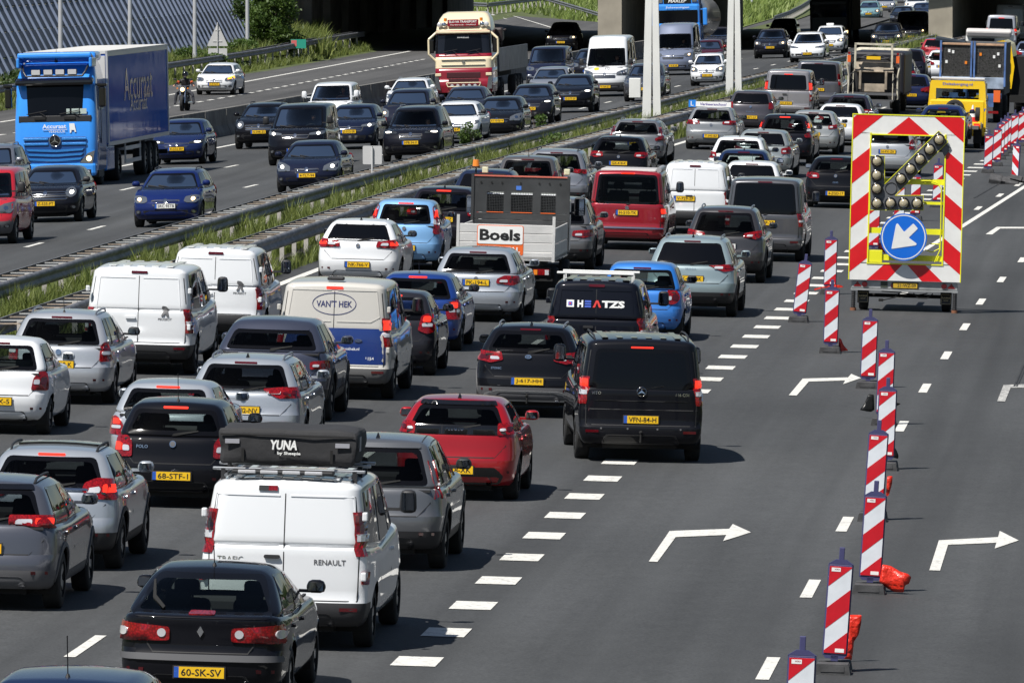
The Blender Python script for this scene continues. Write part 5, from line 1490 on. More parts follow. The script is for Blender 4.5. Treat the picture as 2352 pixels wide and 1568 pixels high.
R('suv_car', 'suv', 'dark grey coupe-like SUV right of the large white panel vans', 616, 968, (.05, .056, .085), .4, [(.66, .84), (.66, .97), (.96, .99), (.965, .86)], W=1.92, H=1.63, L=4.37, br=1.14, sr=.5, rw=(.86, .12, .74), spoiler=1, low=M_BP, wr=.68, tyre=.37, skip=('plate',))
def ex_hek(c, r, body):
 M2 = principled('van_blue_lacquer', (.012, .035, .17), .25, 0, 1)
 Mw = M2
 zt = 1.20
 c.decal('blue_panel', rpoly([(-c.hw * .885, .60), (c.hw * .885, .60), (c.hw * .885, zt), (-c.hw * .885, zt)], .03), 'R', [M2], r, .005, .1)
 x = 0
 n = 40; g = .012; a, b = .37, .185; zc = 1.60
 out = [(a * math.cos(2 * math.pi * k / n), zc + b * math.sin(2 * math.pi * k / n)) for k in range(n)]
 inn = [((a - g) * math.cos(2 * math.pi * k / n), zc + (b - g) * math.sin(2 * math.pi * k / n)) for k in range(n)]
 Mn = principled('navy_print', (.03, .035, .12), .4)
 V = [];
 for p_, q_ in zip(out, inn):
  for w_ in (p_, q_):
   l, nn = c.hit(w_[0], w_[1], 'R'); V.append(l + nn * .006)
 mk('oval_logo', V, [(2 * k, 2 * ((k + 1) % n), 2 * ((k + 1) % n) + 1, 2 * k + 1) for k in range(n)], Mn, r, False)
 c.text('lettering', "VAN'T HEK", 0, zc, 'R', Mn, r, w=.60, h=.11, bold=.02)
 c.text('lettering', 'vanthek.nl', .30, .86, 'R', M_WH, r, h=.05, bold=.01); c.text('lettering', '1154', .62, .70, 'R', M_WH, r, h=.055, bold=.02)
 c.decal('badge', ell(.42, 1.0, .065, .028, 16), 'R', [M_CH], r, .02, .1); c.text('lettering', 'Ford', .42, 1.0, 'R', M2, r, h=.03, bold=.0, off=.024)
 g = .005
 for sx in (-1, 1):
  seg = [[(sx * p, q) for p, q in w] for w in ([(.05, 1.30), (.62, 1.30), (.76, 1.38), (.76, 1.395), (.62, 1.315), (.05, 1.315)], [(.05, 1.82), (.70, 1.82), (.70, 1.832), (.05, 1.832)], [(.76, 1.385), (.772, 1.385), (.712, 1.832), (.70, 1.832)])]
  c.decal('door_pressing', seg, 'R', [body], r, .009, .1, smooth=False)
 m = MB(); a = c.gh(0, .06, 1); m.box((0, a[1], a[2] + .05), (.28, .2, .06), 0, bev=.02); m.build('roof_unit', [M_BP], r)
R('panel_van', 'van', 'two-tone beige and blue company van with oval sign on its doors', 761, 918, (.50, .48, .44), 0, [(.885, .90), (.885, 1.36), (.965, 1.38), (.985, .90)], W=1.985, H=1.99, rw=(0, 0, 0), doors=2, badge=0, wiper=0, skip=('plate',), bumpm=principled('van_bumper_grey', (.10, .10, .10), .6), extra=ex_hek, lit=1)
R('hatchback_car', 'city', 'dark grey small hatchback with tall lamps squeezed beside the two-tone van', 893, 862, (.035, .032, .033), .3, [(.60, .80), (.66, 1.04), (.78, 1.09), (.93, 1.07), (.94, .78), (.80, .74)], L=3.68, W=1.60, lit=1, plz=.5)
R('hatchback_car', 'hatch', 'royal blue hatchback with short antenna behind the small dark hatchback', 951, 806, (.012, .045, .22), .3, [(.68, .60), (.66, .78), (.74, .92), (.90, .97), (.985, .86), (.975, .60)], W=1.70, H=1.44, L=4.2, antenna=2, lit=1, clear=1, mcol=M_BP)
def ex_ecl(c, r, body):
 for sx in (-1, 1): c.decal('roof_channel', [(sx * .60 - .05, -1.5), (sx * .60 + .05, -1.5), (sx * .58 + .05, .5), (sx * .58 - .05, .5)], 'T', [M_BP], r, .004, .2)
R('suv_car', 'suv', 'grey crossover with long curved red lamps beside the white van with roof box', 850, 1311, (.115, .12, .13), .4, [(.90, 1.36), (.93, 1.38), (.965, 1.1), (.985, .93), (.96, .90), (.91, 1.08), (.86, 1.2)], W=1.80, H=1.65, L=4.4, antenna=1, clear=1, lit=0, spoiler=1, extra=ex_ecl, mcol=M_BP, low=M_BP, skip=('plate',))
def ex_208(c, r, body):
 c.decal('black_band', rpoly([(-.62, .93), (.62, .93), (.62, 1.05), (-.62, 1.05)], .02), 'R', [M_GL], r, .012, .08)
 c.text('lettering', 'P E U G E O T', 0, .985, 'R', M_CH, r, h=.035, bold=.01, off=.03)
 c.decal('diffuser', rpoly([(-.62, .25), (.62, .25), (.68, .36), (.56, .48), (-.56, .48), (-.68, .36)], .03), 'R', [M_GL], r, .012, .08)
R('hatchback_car', 'hatch', 'bright red hatchback with black band between its rear lamps', 1042, 1150, (.36, .005, .009), .3, [(.66, .92), (.66, 1.08), (.90, 1.09), (.93, .94)], plate='L-318-XK', plz=.44, W=1.745, H=1.43, L=4.05, antenna=1, spoiler=2, extra=ex_208, badge=0, br=1.02)
def ex_kia(c, r, body):
 c.decal('badge', ell(0, .99, .055, .03, 14), 'R', [M_CH], r, .02, .1); c.text('lettering', 'KIA', 0, .99, 'R', M_TX, r, h=.032, bold=.01, off=.024)
 c.decal('skid_plate', rpoly([(-.66, .28), (.66, .28), (.72, .38), (.5, .44), (-.5, .44), (-.72, .38)], .03), 'R', [principled('matt_silver', (.45, .45, .45), .4, .6)], r, .014, .08)
 m = MB(); m.cyl((0, -c.hl - .02, .26), (0, -c.hl + .2, .26), .02, 6); m.cyl((0, -c.hl - .02, .24), (0, -c.hl - .02, .36), .014, 6); m.box((0, -c.hl - .02, .37), (.05, .05, .05), bev=.02); m.build('tow_hook', [M_UN], r)
 c.text('lettering', 'STONIC', -.52, .80, 'R', M_CH, r, h=.035, bold=.01)
R('suv_car', 'cross', 'glossy black small crossover with silver skid plate beside the black people carrier', 1209, 960, BLK, 0, [(.46, .93), (.50, 1.05), (.93, 1.08), (.96, .93), (.70, .88)], plate='J-617-HH', plz=.60, W=1.76, H=1.50, L=4.14, rails=1, antenna=1, clear=1, badge=0, extra=ex_kia, low=M_GP, br=1.08)
def ex_vito(c, r, body):
 c.text('lettering', 'VITO', -.68, 1.05, 'R', M_CH, r, h=.045, bold=.01); c.text('lettering', '116 CDI', .62, 1.04, 'R', M_CH, r, h=.045, bold=.01)
 n = 24
 for k in range(3):
  a = math.pi / 2 + k * 2 * math.pi / 3; d = .012
  c.decal('badge', [(-d * math.sin(a), 1.08 + d * math.cos(a)), (.07 * math.cos(a), 1.08 + .07 * math.sin(a)), (d * math.sin(a), 1.08 - d * math.cos(a))][::-1], 'R', [M_CH], r, .024, .1)
 m = MB(); m.lathe([(.068, -.006), (.078, 0), (.068, .006)], (0, c.hit(0, 1.08, 'R')[0].y - .02, 1.08), 'y', 24); m.build('badge', [M_CH], r)
 c.decal('tailgate_fold', [[(-.72, .93), (.72, .93), (.66, .945), (-.66, .945)], [(-.85, .80), (.85, .80), (.85, .812), (-.85, .812)]], 'R', [M_SEAM], r, .004, .1)
 for z in (-.14, -.07, 0, .07, .14): pass
 for x in (-.55, -.33, -.11, .11, .33, .55):
  m = MB(); a = c.gh(0, .06, 1); b = c.gh(0, .7, 1); m.box((x, (a[1] + b[1]) / 2, a[2] + .004), (.09, b[1] - a[1], .016), 0); m.build('roof_rib', [body], r)
 m = MB(); m.cyl((0, -c.hl - .03, .34), (0, -c.hl + .2, .30), .02, 6); m.cyl((0, -c.hl - .03, .32), (0, -c.hl - .03, .46), .016, 6); m.box((0, -c.hl - .03, .47), (.055, .055, .055), bev=.025); m.build('tow_hook', [M_UN], r)
 for sx in (-.6, -.2, .25, .6):
  c.decal('parking_sensor', ell(sx, .52, .015, .015, 8), 'R', [M_GP], r, .008, .1)
R('people_carrier_van', 'van', 'black people carrier van straddling the block line, brake lights on', 1470, 1063, (.008, .008, .010), 0, [(.885, .88), (.875, 1.20), (.89, 1.29), (.975, 1.25), (.985, .88)], plate='VFN-84-H', plz=.66, W=1.93, H=1.89, L=5.14, rw=(.84, .02, .84), lit=1, rails=2, badge=0, extra=ex_vito, mcol=paint(BLK), dyaw=-.115)
def ex_hz(c, r, body):
 Mr = principled('red_print', (.62, .04, .035), .5); Mb = principled('blue_print', (.06, .12, .52), .5)
 z = 1.37; h = .125
 c.text('lettering', 'H', -.28, z, 'R', M_WH, r, h=h, w=.10, bold=.05); c.text('lettering', 'TZS', .30, z, 'R', M_WH, r, h=h, w=.40, bold=.05)
 c.decal('lettering', [[(-.20, z - .062 + .045 * k), (-.09, z - .062 + .045 * k), (-.09, z - .062 + .045 * k + .03), (-.20, z - .062 + .045 * k + .03)] for k in range(3)], 'R', [Mb], r, .014, .2)
 c.decal('lettering', [(-.06, z - .062), (-.02, z - .062), (.015, z + .03), (.05, z - .062), (.09, z - .062), (.035, z + .062), (-.005, z + .062)], 'R', [Mr], r, .014, .2)
 c.decal('logo', [(-.52, z - .062), (-.39, z - .062), (-.39, z + .062), (-.52, z + .062)], 'R', [M_WH], r, .013, .2)
 c.decal('logo', [(-.49, z - .032), (-.42, z - .032), (-.42, z + .032), (-.49, z + .032)], 'R', [Mb], r, .018, .2); c.decal('logo', [(-.47, z - .014), (-.44, z - .014), (-.44, z + .014), (-.47, z + .014)], 'R', [Mr], r, .023, .2)
 ex_pan(c, r, body, 1.13, 1.60, .66)
 for v in (.14, .36):
  g = c.gh(.8, v, 1); z = g[2] + .13; m = MB(); m.box((-.05 if v < .2 else .02, g[1], z), (1.36, .05, .04), 0, bev=.01)
  for sx in (-.6, .6): m.cyl((sx, g[1], g[2] - .02), (sx, g[1], z), .015, 5, 0)
  m.build('roof_bar', [M_WH], r)
R('delivery_van', 'smallvan', 'black delivery van with white, blue and red lettering and two white roof bars', 1364, 878, (.008, .009, .014), 0, [(.89, .72), (.89, 1.14), (.965, 1.14), (.98, .72)], W=1.83, H=1.80, rw=(0, 0, 0), doors=2, badge=0, wiper=0, skip=('plate',), extra=ex_hz, lit=0)
R('hatchback_car', 'city', 'bright blue small hatchback with round lamps beside the lettered black van', 1468, 783, (.02, .16, .52), .2, [(.72 + .17 * math.cos(a * math.pi / 7), .85 + .14 * math.sin(a * math.pi / 7)) for a in range(14)], W=1.66, H=1.50, L=3.62, clear=2, spoiler=0, mcol=M_BP, lit=0, rw=(.9, .08, .84), plz=.45)
R('suv_car', 'suv', 'pale teal electric SUV with dark bumper and slim lamps', 1583, 728, (.30, .38, .40), .4, [(.37, 1.05), (.60, 1.07), (.90, 1.08), (.93, .96), (.72, .93)], plate='X-499-DK', plz=.78, W=1.88, H=1.62, L=4.65, antenna=1, rails=1, low=M_BP, badge=0, clear=0, model=[('S K O D A', 0, .98, .035)], mcol=paint((.30, .38, .40), .4), bumpm=None)
R('estate_car', 'wagon', 'silver estate car with twin tailpipes in front of the flatbed truck', 1090, 740, SIL, .5, [(.44, .78), (.46, .87), (.62, .93), (.93, .93), (.955, .80), (.80, .74)], plate='PK-194-L', plz=.79, W=1.81, H=1.46, L=4.7, rails=0, clear=1, badge=1, hb=1, lit=0, mcol=paint(SIL, .5))
R('hatchback_car', 'hatch', 'white hatchback with three-part lit brake lamps beside the grass median', 819, 661, WHT, 0, [(.43, .87), (.45, .98), (.70, 1.02), (.95, 1.04), (.955, .90), (.90, .85)], plate='NK-766-V', plz=.50, W=1.80, H=1.45, L=4.25, lit=1, antenna=1, clear=0, model='GOLF', spoiler=1, mcol=M_BP, br=1.02)
R('mpv_car', 'mpv', 'light blue small people carrier with tall curved red lamps', 925, 620, (.17, .36, .62), .2, [(.76, .84), (.78, 1.08), (.70, 1.42), (.77, 1.45), (.87, 1.18), (.965, 1.0), (.965, .86), (.87, .80)], W=1.68, H=1.58, L=3.74, lit=1, clear=1, mcol=M_BP, plz=.50, rw=(.80, .1, .88))
R('suv_car', 'suv', 'very dark brown crossover between light blue car and flatbed headboard', 1012, 587, (.018, .014, .018), .2, RL['slim'] and q4(.66, .96, .94, 1.08), plate='S-904-HZ', plz=.85, W=1.8, H=1.6, lit=1, antenna=1, far=False)
R('suv_car', 'suv', 'dark blue crossover behind the amber beacon of the flatbed', 1110, 537, (.02, .03, .06), .3, q4(.6, .96, .96, 1.1), W=1.8, H=1.6, rails=1, antenna=1, far=True)
R('suv_car', 'suv', 'grey metallic SUV right of the flatbed headboard', 1268, 622, (.17, .17, .175), .5, [(.46, .80), (.48, .92), (.93, .95), (.955, .80), (.75, .76)], W=1.84, H=1.66, L=4.5, rails=1, plz=.62, low=M_BP, mcol=paint((.1, .1, .1)))
def ex_cal(c, r, body):
 c.text('lettering', 'CALIFORNIA', -.58, 1.12, 'R', M_CH, r, h=.045, bold=.01)
 c.decal('chrome_strip', [[(-.88, .53), (.88, .53), (.88, .545), (-.88, .545)]], 'R', [M_CH], r, .03, .1)
 a = c.gh(.9, .05, 1); b = c.gh(.9, .62, 1)
 m = MB(); m.cyl((a[0] + .02, a[1], a[2] + .05), (a[0] + .02, b[1], b[2] + .05), .065, 10, 0); m.build('awning_case', [principled('light_alloy', (.5, .5, .5), .4, .6)], r)
 m = MB(); m.box((0, (a[1] + b[1]) / 2, a[2] + .02), (1.35, b[1] - a[1], .09), 0, bev=.04); m.build('lifting_roof', [principled('pale_roof', (.45, .43, .42), .4)], r)
R('camper_van', 'van', 'dark red camper van with a rolled awning on its roof edge', 1437, 575, (.30, .008, .018), .3, [(.80, .70), (.80, 1.02), (.955, 1.04), (.965, .70)], plate='H-510-TK', plz=.91, W=1.90, H=1.95, L=4.9, rw=(.88, .02, .92), clear=1, lit=1, badge=1, extra=ex_cal, mcol=M_BP)
def ex_con(c, r, body): ex_pan(c, r, body, 1.10, 1.64, .62)
R('panel_van', 'smallvan', 'white panel van right of the dark red camper', 1592, 538, WHT, 0, [(.89, .72), (.89, 1.1), (.965, 1.1), (.98, .72)], plate='V-729-SF', plz=.90, plx=-.25, W=1.84, H=1.84, rw=(0, 0, 0), doors=2, badge=0, wiper=0, bumpm=M_BP, extra=ex_con)
R('suv_car', 'suv', 'dark grey SUV with roof rails in front of the grey people carrier', 1660, 650, (.065, .062, .065), .5, [(.45, 1.02), (.47, 1.10), (.90, 1.18), (.955, 1.05), (.75, .98)], W=1.84, H=1.68, L=4.5, rails=1, plz=.82, whiteplate=True, plate='8-AB 214', low=M_BP)
R('people_carrier_van', 'van', 'grey people carrier van with tall tailgate window', 1752, 601, (.10, .10, .108), .5, [(.79, .84), (.79, 1.13), (.965, 1.15), (.98, .84)], plate='SF-NP-27', plz=.92, W=1.90, H=1.97, L=4.9, rw=(.86, .02, .92), lit=0, model=None)
R('hatchback_car', 'hatch', 'glossy black hatchback just left of the arrow trailer', 1917, 479, BLK, 0, [(.52, .83), (.54, .96), (.92, .99), (.955, .88), (.8, .82)], plate='4-ZGD-17', plz=.42, W=1.73, H=1.44, L=4.06, lit=0, model=[('CLIO', 0, .72, .05)], br=1.02, mcol=M_BP)
R('mpv_car', 'mpv', 'brownish grey people carrier with bright red high brake light', 1206, 500, (.11, .105, .105), .4, [(.70, 1.0), (.80, 1.2), (.90, 1.25), (.96, 1.0), (.96, .8), (.74, .8)], W=1.80, H=1.62, L=4.37, clear=1, antenna=2, far=False, hb=1)
R('suv_car', 'suv', 'silver SUV with pointed red lamps behind the flatbed headboard', 1272, 484, (.25, .26, .29), .5, q4(.40, .93, 1.0, 1.12, .04), W=1.84, H=1.65, L=4.7, rails=2, low=M_BP)
R('suv_car', 'cross', 'glossy black crossover with letters across the tailgate', 1418, 434, BLK, 0, [(.50, .94), (.52, 1.06), (.92, 1.08), (.955, .95), (.75, .9)], W=1.80, H=1.53, L=4.2, antenna=1, clear=1, model=[('P U M A', 0, .78, .05)], spoiler=1, br=1.05)
R('estate_car', 'wagon', 'grey estate car with tall hooked red lamps next to the median rail', 1459, 378, (.20, .205, .215), .5, [(.82, 1.2), (.90, 1.2), (.96, .95), (.97, .78), (.66, .76), (.64, .84), (.86, .92)], W=1.85, H=1.43, L=4.7, rails=1, lit=0)
def ex_L(c, r, body):
 a = c.gh(0, .22, 1); m = MB(); m.box((0, a[1], a[2] + .08), (1.2, .12, .17), 0); m.build('roof_sign', [M_WH], r)
 m = MB(); m.box((-.72, a[1], a[2] + .09), (.24, .13, .24), 0); o = m.build('learner_sign', [principled('learner_blue', (.02, .22, .7), .4)], r)
 vs, fs = text_fit('L', .1, .16, .02); mk('lettering', [(-.72 + q[0], a[1] - .07, a[2] + .09 + q[1]) for q in vs], fs, M_WH, o, False)
 vs, fs = text_fit('Verkeersschool', .9, .09, .02, .2); mk('lettering', [(q[0], a[1] - .064, a[2] + .08 + q[1]) for q in vs], fs, principled('purple_print', (.12, .08, .3), .5), r, False)
R('hatchback_car', 'hatch', 'light grey driving school hatchback with blue L sign on the roof', 1631, 345, (.27, .28, .29), .4, [(.42, .88), (.44, .97), (.70, 1.0), (.95, 1.0), (.955, .86)], plate='T-393-BZ', plz=.48, W=1.79, H=1.46, L=4.28, extra=ex_L, lit=0, mcol=M_BP)
R('mpv_car', 'mpv', 'plum grey people carrier just behind the driving school car', 1722, 304, (.065, .06, .07), .3, q4(.74, .955, .85, 1.08), plate='G-671-LX', plz=.55, W=1.76, H=1.52, L=4.4, far=True, model=[('D A C I A', 0, .75, .05)], hb=0)
R('suv_car', 'cross', 'white crossover with black window right of the black crossover', 1692, 438, WHT, 0, [(.70, .95), (.72, 1.1), (.95, 1.12), (.965, .92)], W=1.80, H=1.58, L=4.38, rails=1, antenna=2, mcol=M_BP)
R('hatchback_car', 'hatch', 'blue-roofed dark car in front of the white crossover', 1703, 462, (.018, .035, .085), .3, W=1.76, H=1.45, clear=2, antenna=1, far=False)
R('hatchback_car', 'city', 'white hatchback roof just behind the grey people carrier van', 1722, 496, WHT, 0, W=1.74, H=1.47, L=3.9, antenna=2, far=True)
R('estate_car', 'wagon', 'pale silver-green estate car with white tailgate lamps', 1748, 408, (.36, .39, .39), .5, [(.64, .74), (.64, .90), (.955, .95), (.965, .74)], W=1.84, H=1.46, far=False, rails=0, antenna=1, clear=0)
R('suv_car', 'suv', 'black SUV with tall lit hooked lamps left of the silver hatchback', 1798, 381, (.012, .012, .016), .2, [(.86, 1.45), (.93, 1.4), (.965, 1.1), (.97, .92), (.72, .92), (.70, 1.0), (.88, 1.1)], W=1.86, H=1.65, L=4.43, lit=1, antenna=1, clear=1)
R('hatchback_car', 'hatch', 'silver hatchback with orange-red lamps beside the white sports car', 1864, 355, (.44, .45, .44), .5, [(.60, .86), (.60, .97), (.93, 1.02), (.955, .88)], W=1.77, H=1.47, far=False, clear=2, lit=0)
R('saloon_car', 'sedan', 'white fastback car with large glass roof behind the arrow trailer', 1924, 335, WHT, 0, [(.55, .9), (.55, .98), (.95, 1.02), (.96, .9)], W=1.86, H=1.45, far=True, lit=0)
R('panel_van', 'van', 'silver-grey van with two rear windows and black door frame', 1808, 276, (.28, .27, .28), .4, [(.92, .75), (.92, 1.5), (.975, 1.5), (.99, .75)], W=1.95, H=1.96, L=5.0, rw=(.80, .10, .80), doors=2, lit=1, far=False, badge=0, wiper=0, plz=.65, plx=-.1)
R('people_carrier_van', 'van', 'dark grey van right behind the silver-grey van', 1877, 251, (.10, .10, .115), .4, [(.89, 1.0), (.89, 1.45), (.965, 1.45), (.98, 1.0)], W=1.97, H=1.97, L=5.0, rw=(.84, .1, .9), far=True, lit=0)
R('suv_car', 'suv', 'dark plum SUV in front of the garbage truck', 1945, 321, (.045, .04, .05), .3, q4(.6, .96, .95, 1.08), W=1.84, H=1.62, rails=1, far=False)
R('coupe_car', 'coupe', 'dark blue coupe towed nose up behind the yellow recovery truck', 2160, 350, (.015, .028, .10), .3, q4(.5, .95, .75, .88), W=1.80, H=1.33, L=4.2, clear=2, far=False, br=.95)
_o = bpy.data.objects[[o.name for o in COL.objects if o.get('label', '').startswith('dark blue coupe')][0]]; _o.matrix_world = _o.matrix_world @ Matrix.Translation((0, 0, .30)) @ Matrix.Rotation(rad(4), 4, 'X')
R('mpv_car', 'mpv', 'silver people carrier seen through the frame of the arrow trailer', 2036, 406, (.46, .48, .50), .5, [(.74, .86), (.76, 1.1), (.82, 1.18), (.96, 1.12), (.965, .84)], plate='16-PX-ZK', plz=.78, W=1.80, H=1.62, L=4.47, clear=1, badge=1)
# beyond the lorries
R('suv_car', 'suv', 'dark SUV between garbage truck and blue skip lorry', 2082, 192, (.02, .02, .03), .2, q4(.85, .97, 1.0, 1.3), far=True, W=1.85)
R('hatchback_car', 'hatch', 'dark blue car with yellow plate right of the garbage truck', 2090, 252, (.02, .03, .08), .2, far=True, plz=.6)
R('suv_car', 'suv', 'dark crossover half hidden by the garbage truck body', 2055, 217, (.03, .03, .045), .2, far=True)
R('hatchback_car', 'hatch', 'car with red tailgate beside the grass wedge', 2150, 152, (.35, .02, .03), .1, far=True, roof=paint((.1, .13, .2)))
R('hatchback_car', 'city', 'white small car with round sticker left of the skip lorry', 2163, 187, WHT, 0, far=True, clear=1)
R('delivery_van', 'van', 'silver van high above the blue skip lorry', 2298, 112, (.45, .46, .5), .4, q4(.9, .98, .8, 1.2), far=True, W=1.9, H=2.0, rw=(.8, .05, .8), lit=1)
R('delivery_van', 'van', 'white high van at the very back of the right queue', 2318, 100, WHT, 0, q4(.9, .98, .8, 1.2), far=True, W=2.0, H=2.4, rw=(0, 0, 0))
R('hatchback_car', 'hatch', 'grey blue car at the right edge behind the yellow crane', 2365, 160, (.10, .13, .2), .3, far=True, plz=.75)
R('suv_car', 'suv', 'black car at the right edge, middle of three', 2372, 215, (.015, .015, .02), .2, far=True)
R('suv_car', 'suv', 'black car at the right edge, nearest of three', 2378, 262, (.01, .01, .012), .2, far=True, lit=1)
# --- oncoming traffic
F('hatchback_car', 'hatch', 'black hatchback with round ringed headlights and chrome oval grille', 104, 512, (.012, .012, .016), .2, plate='Z-535-FT', W=1.80, H=1.44, L=4.2, fl='round', grille=[(-.62, -.12), (.62, -.12), (.68, .02), (.52, .1), (-.52, .1), (-.68, .02)], on=1, plz=.50, mcol=M_BP, driver=1, hn=.84)
F('delivery_van', 'smallvan', 'red small van with dark lower bumper cut by the left edge', -55, 563, (.45, .01, .02), .1, W=1.83, H=1.83, fl='big', on=0, bumpm=M_GP, driver=0)
F('mpv_car', 'mpv', 'grey car with roof rails peeping in at the left edge', -42, 468, (.20, .21, .24), .5, rails=1, far=False)
F('hatchback_car', 'hatch', 'navy blue hatchback in the lane beside the concrete barrier behind the lorry', 405, 379, (.016, .03, .095), .3, plate='K-532-BV', W=1.75, H=1.45, L=4.07, plz=.52, driver=2, on=3, fl='slim')
F('estate_car', 'wagon', 'royal blue estate car with black roof rails and white foreign plate', 380, 523, (.010, .026, .125), .3, plate='SRC 95T8', whiteplate=True, W=1.77, H=1.45, L=4.5, rails=2, plz=.55, on=2, driver=1, grille=[(-.36, -.08), (.36, -.08), (.42, .07), (-.42, .07)])
F('suv_car', 'suv', 'black crossover with ringed round lamps beside the concrete barrier', 594, 343, BLK, .1, plate='N-098-ZS', W=1.82, H=1.58, L=4.3, fl='round', on=1, rails=2, plz=.60, grille=[(-.5, -.12), (.5, -.12), (.54, .07), (-.54, .07)])
F('people_carrier_van', 'van', 'black people carrier van with chrome grille and green bumper line', 678, 381, (.008, .009, .013), .1, W=1.90, H=1.95, L=4.9, fl='slim', on=1, plz=.5, driver=2, extra=lambda c, r, b: c.decal('green_line', [(-.85, .40), (-.1, .40), (-.1, .425), (-.85, .425)][::1], 'F', [principled('lime_strip', (.25, .75, .05), .4)], r, .02, .1), hn=1.05)
F('saloon_car', 'sedan', 'dark blue saloon with chrome chevrons next to the median rail', 704, 443, (.014, .018, .038), .3, plate='4-TLT-94', W=1.86, H=1.45, L=4.78, fl='big', on=1, plz=.50, driver=1, grille=[(-.34, -.07), (.34, -.07), (.38, .06), (-.38, .06)])
F('panel_van', 'smallvan', 'white small van behind the black people carrier van', 753, 301, WHT, 0, W=1.81, H=1.80, L=4.4, driver=2, mcol=paint(WHT), fl='tall')
F('suv_car', 'cross', 'navy crossover half hidden by the black people carrier van', 801, 344, (.012, .018, .04), .3, plate='Z-013-SR', W=1.82, H=1.52, L=4.35, fl='slim', on=1, plz=.62, driver=1, grille=[(-.5, -.1), (.5, -.1), (.55, .06), (-.55, .06)])
F('suv_car', 'suv', 'large black SUV with T-shaped white headlights', 943, 372, (.014, .013, .016), .2, plate='HFB-34-X', W=1.95, H=1.76, L=4.95, fl='slim', on=3, rails=1, plz=.62, driver=1, grille=[(-.36, -.14), (.36, -.14), (.40, .05), (-.40, .05)], hn=.98)
F('mpv_car', 'mpv', 'dark blue people carrier behind the large black SUV', 930, 309, (.02, .022, .035), .3, W=1.83, H=1.64, L=4.5, on=2, driver=2, fl='tall')
F('suv_car', 'suv', 'white SUV beside the front of the cream lorry', 934, 270, WHT, 0, W=1.80, H=1.55, mcol=paint(WHT), rails=1, on=0)
F('saloon_car', 'sedan', 'white saloon with black roof frame behind the median shrubs', 1040, 331, WHT, 0, W=1.84, H=1.45, L=4.8, fl='slim', on=1, driver=2, mcol=M_BP, grille=[(-.42, -.28), (.42, -.28), (.26, .06), (-.26, .06)])
F('saloon_car', 'sedan', 'dark grey saloon in front of the cream lorry', 1062, 288, (.04, .042, .055), .4, W=1.82, H=1.45, L=4.8, on=2)
F('hatchback_car', 'hatch', 'black hatchback with smiling grille and bald driver', 1141, 318, (.010, .010, .014), .2, plate='61-GGJ-4', W=1.80, H=1.46, L=4.3, on=0, fl='big', driver=1, plz=.62)
F('hatchback_car', 'cross', 'black crossover with double slit daytime lamps', 1215, 287, (.012, .015, .022), .2, plate='L-418-SV', W=1.80, H=1.52, L=4.36, fl='split', on=3, plz=.62, driver=1)
F('suv_car', 'suv', 'black crossover with red roof edge left of the white panel van', 1310, 260, (.010, .010, .012), .1, plate='G-577-SP', W=1.79, H=1.53, L=4.15, fl='slim', on=3, plz=.58, driver=2)
F('people_carrier_van', 'van', 'dark blue van behind the flat trailer of the cream lorry', 1252, 205, (.02, .025, .05), .3, far=True, W=1.9, H=1.97)
F('suv_car', 'suv', 'black SUV squeezed behind the white high-roof van', 1352, 190, (.012, .014, .02), .2, far=True, W=1.85, H=1.62)
F('estate_car', 'wagon', 'silver estate car between dark blue van and black crossover', 1259, 233, (.30, .32, .36), .5, far=True, W=1.81, H=1.46, on=0)
F('high_roof_van', 'tallvan', 'white high-roof van with grey bumper and litter on the dashboard', 1389, 223, WHT, 0, plate='V-104-ZT', W=2.02, H=2.68, fl='big', on=0, grille=[(-.46, -.14), (.46, -.14), (.52, .09), (-.52, .09)], plz=.45, bumpm=M_GP, driver=2, extra=lambda c, r, b: (c.text('lettering', 'RTZ', -.1, 1.22, 'F', M_GP, r, h=.09, bold=.01), c.decal('logo', ell(.38, 1.22, .12, .06, 14), 'F', [M_YP], r, .012, .1)))
F('suv_car', 'suv', 'grey SUV right behind the white mast', 1478, 234, (.055, .058, .072), .4, W=1.78, H=1.61, L=4.2, plate='KX-318-B', plz=.55, on=0, fl='std', driver=2)
F('high_roof_van', 'tallvan', 'slate blue high-roof van between the white masts', 1546, 174, (.20, .23, .32), .3, plate='V-418-XR', W=2.04, H=2.6, fl='std', on=2, grille=[(-.5, -.14), (.5, -.14), (.55, .06), (-.55, .06)], plz=.5, driver=2)
F('hatchback_car', 'city', 'white small hatchback with warm headlights next to the median rail', 1623, 198, WHT, 0, plate='S-381-XL', W=1.60, H=1.50, fl='big', on=2, plz=.50, mcol=paint(WHT), low=None, driver=1)
F('hatchback_car', 'hatch', 'maroon hatchback behind the white small hatchback', 1622, 156, (.10, .012, .02), .3, far=True, W=1.75, mcol=M_RED)
F('suv_car', 'suv', 'dark brown SUV behind the maroon hatchback', 1645, 129, (.03, .028, .032), .3, far=True, W=1.86, H=1.66, on=1)
F('suv_car', 'suv', 'black SUV with chrome grille right of the farther mast', 1768, 135, (.012, .013, .02), .2, plate='RX-218-D', W=1.86, H=1.64, on=2, plz=.62)
F('suv_car', 'cross', 'white electric crossover without grille beside the far median', 1853, 144, WHT, 0, plate='P-907-HD', W=1.92, H=1.62, L=4.75, on=0, fl='slim', grille=[(-.3, -.3), (.3, -.3), (.3, -.27), (-.3, -.27)], plz=.48, badge=0, mcol=paint(WHT))
def ex_taxi(c, r, b):
 a = c.gh(0, .6, 1); m = MB(); m.box((.05, a[1], a[2] + .06), (.42, .2, .12), bev=.03); m.build('roof_sign', [M_WH], r)
F('hatchback_car', 'mpv', 'white taxi with roof sign and blue plate', 1903, 124, WHT, 0, W=1.80, H=1.60, on=2, extra=ex_taxi, mcol=paint(WHT), plz=.5)
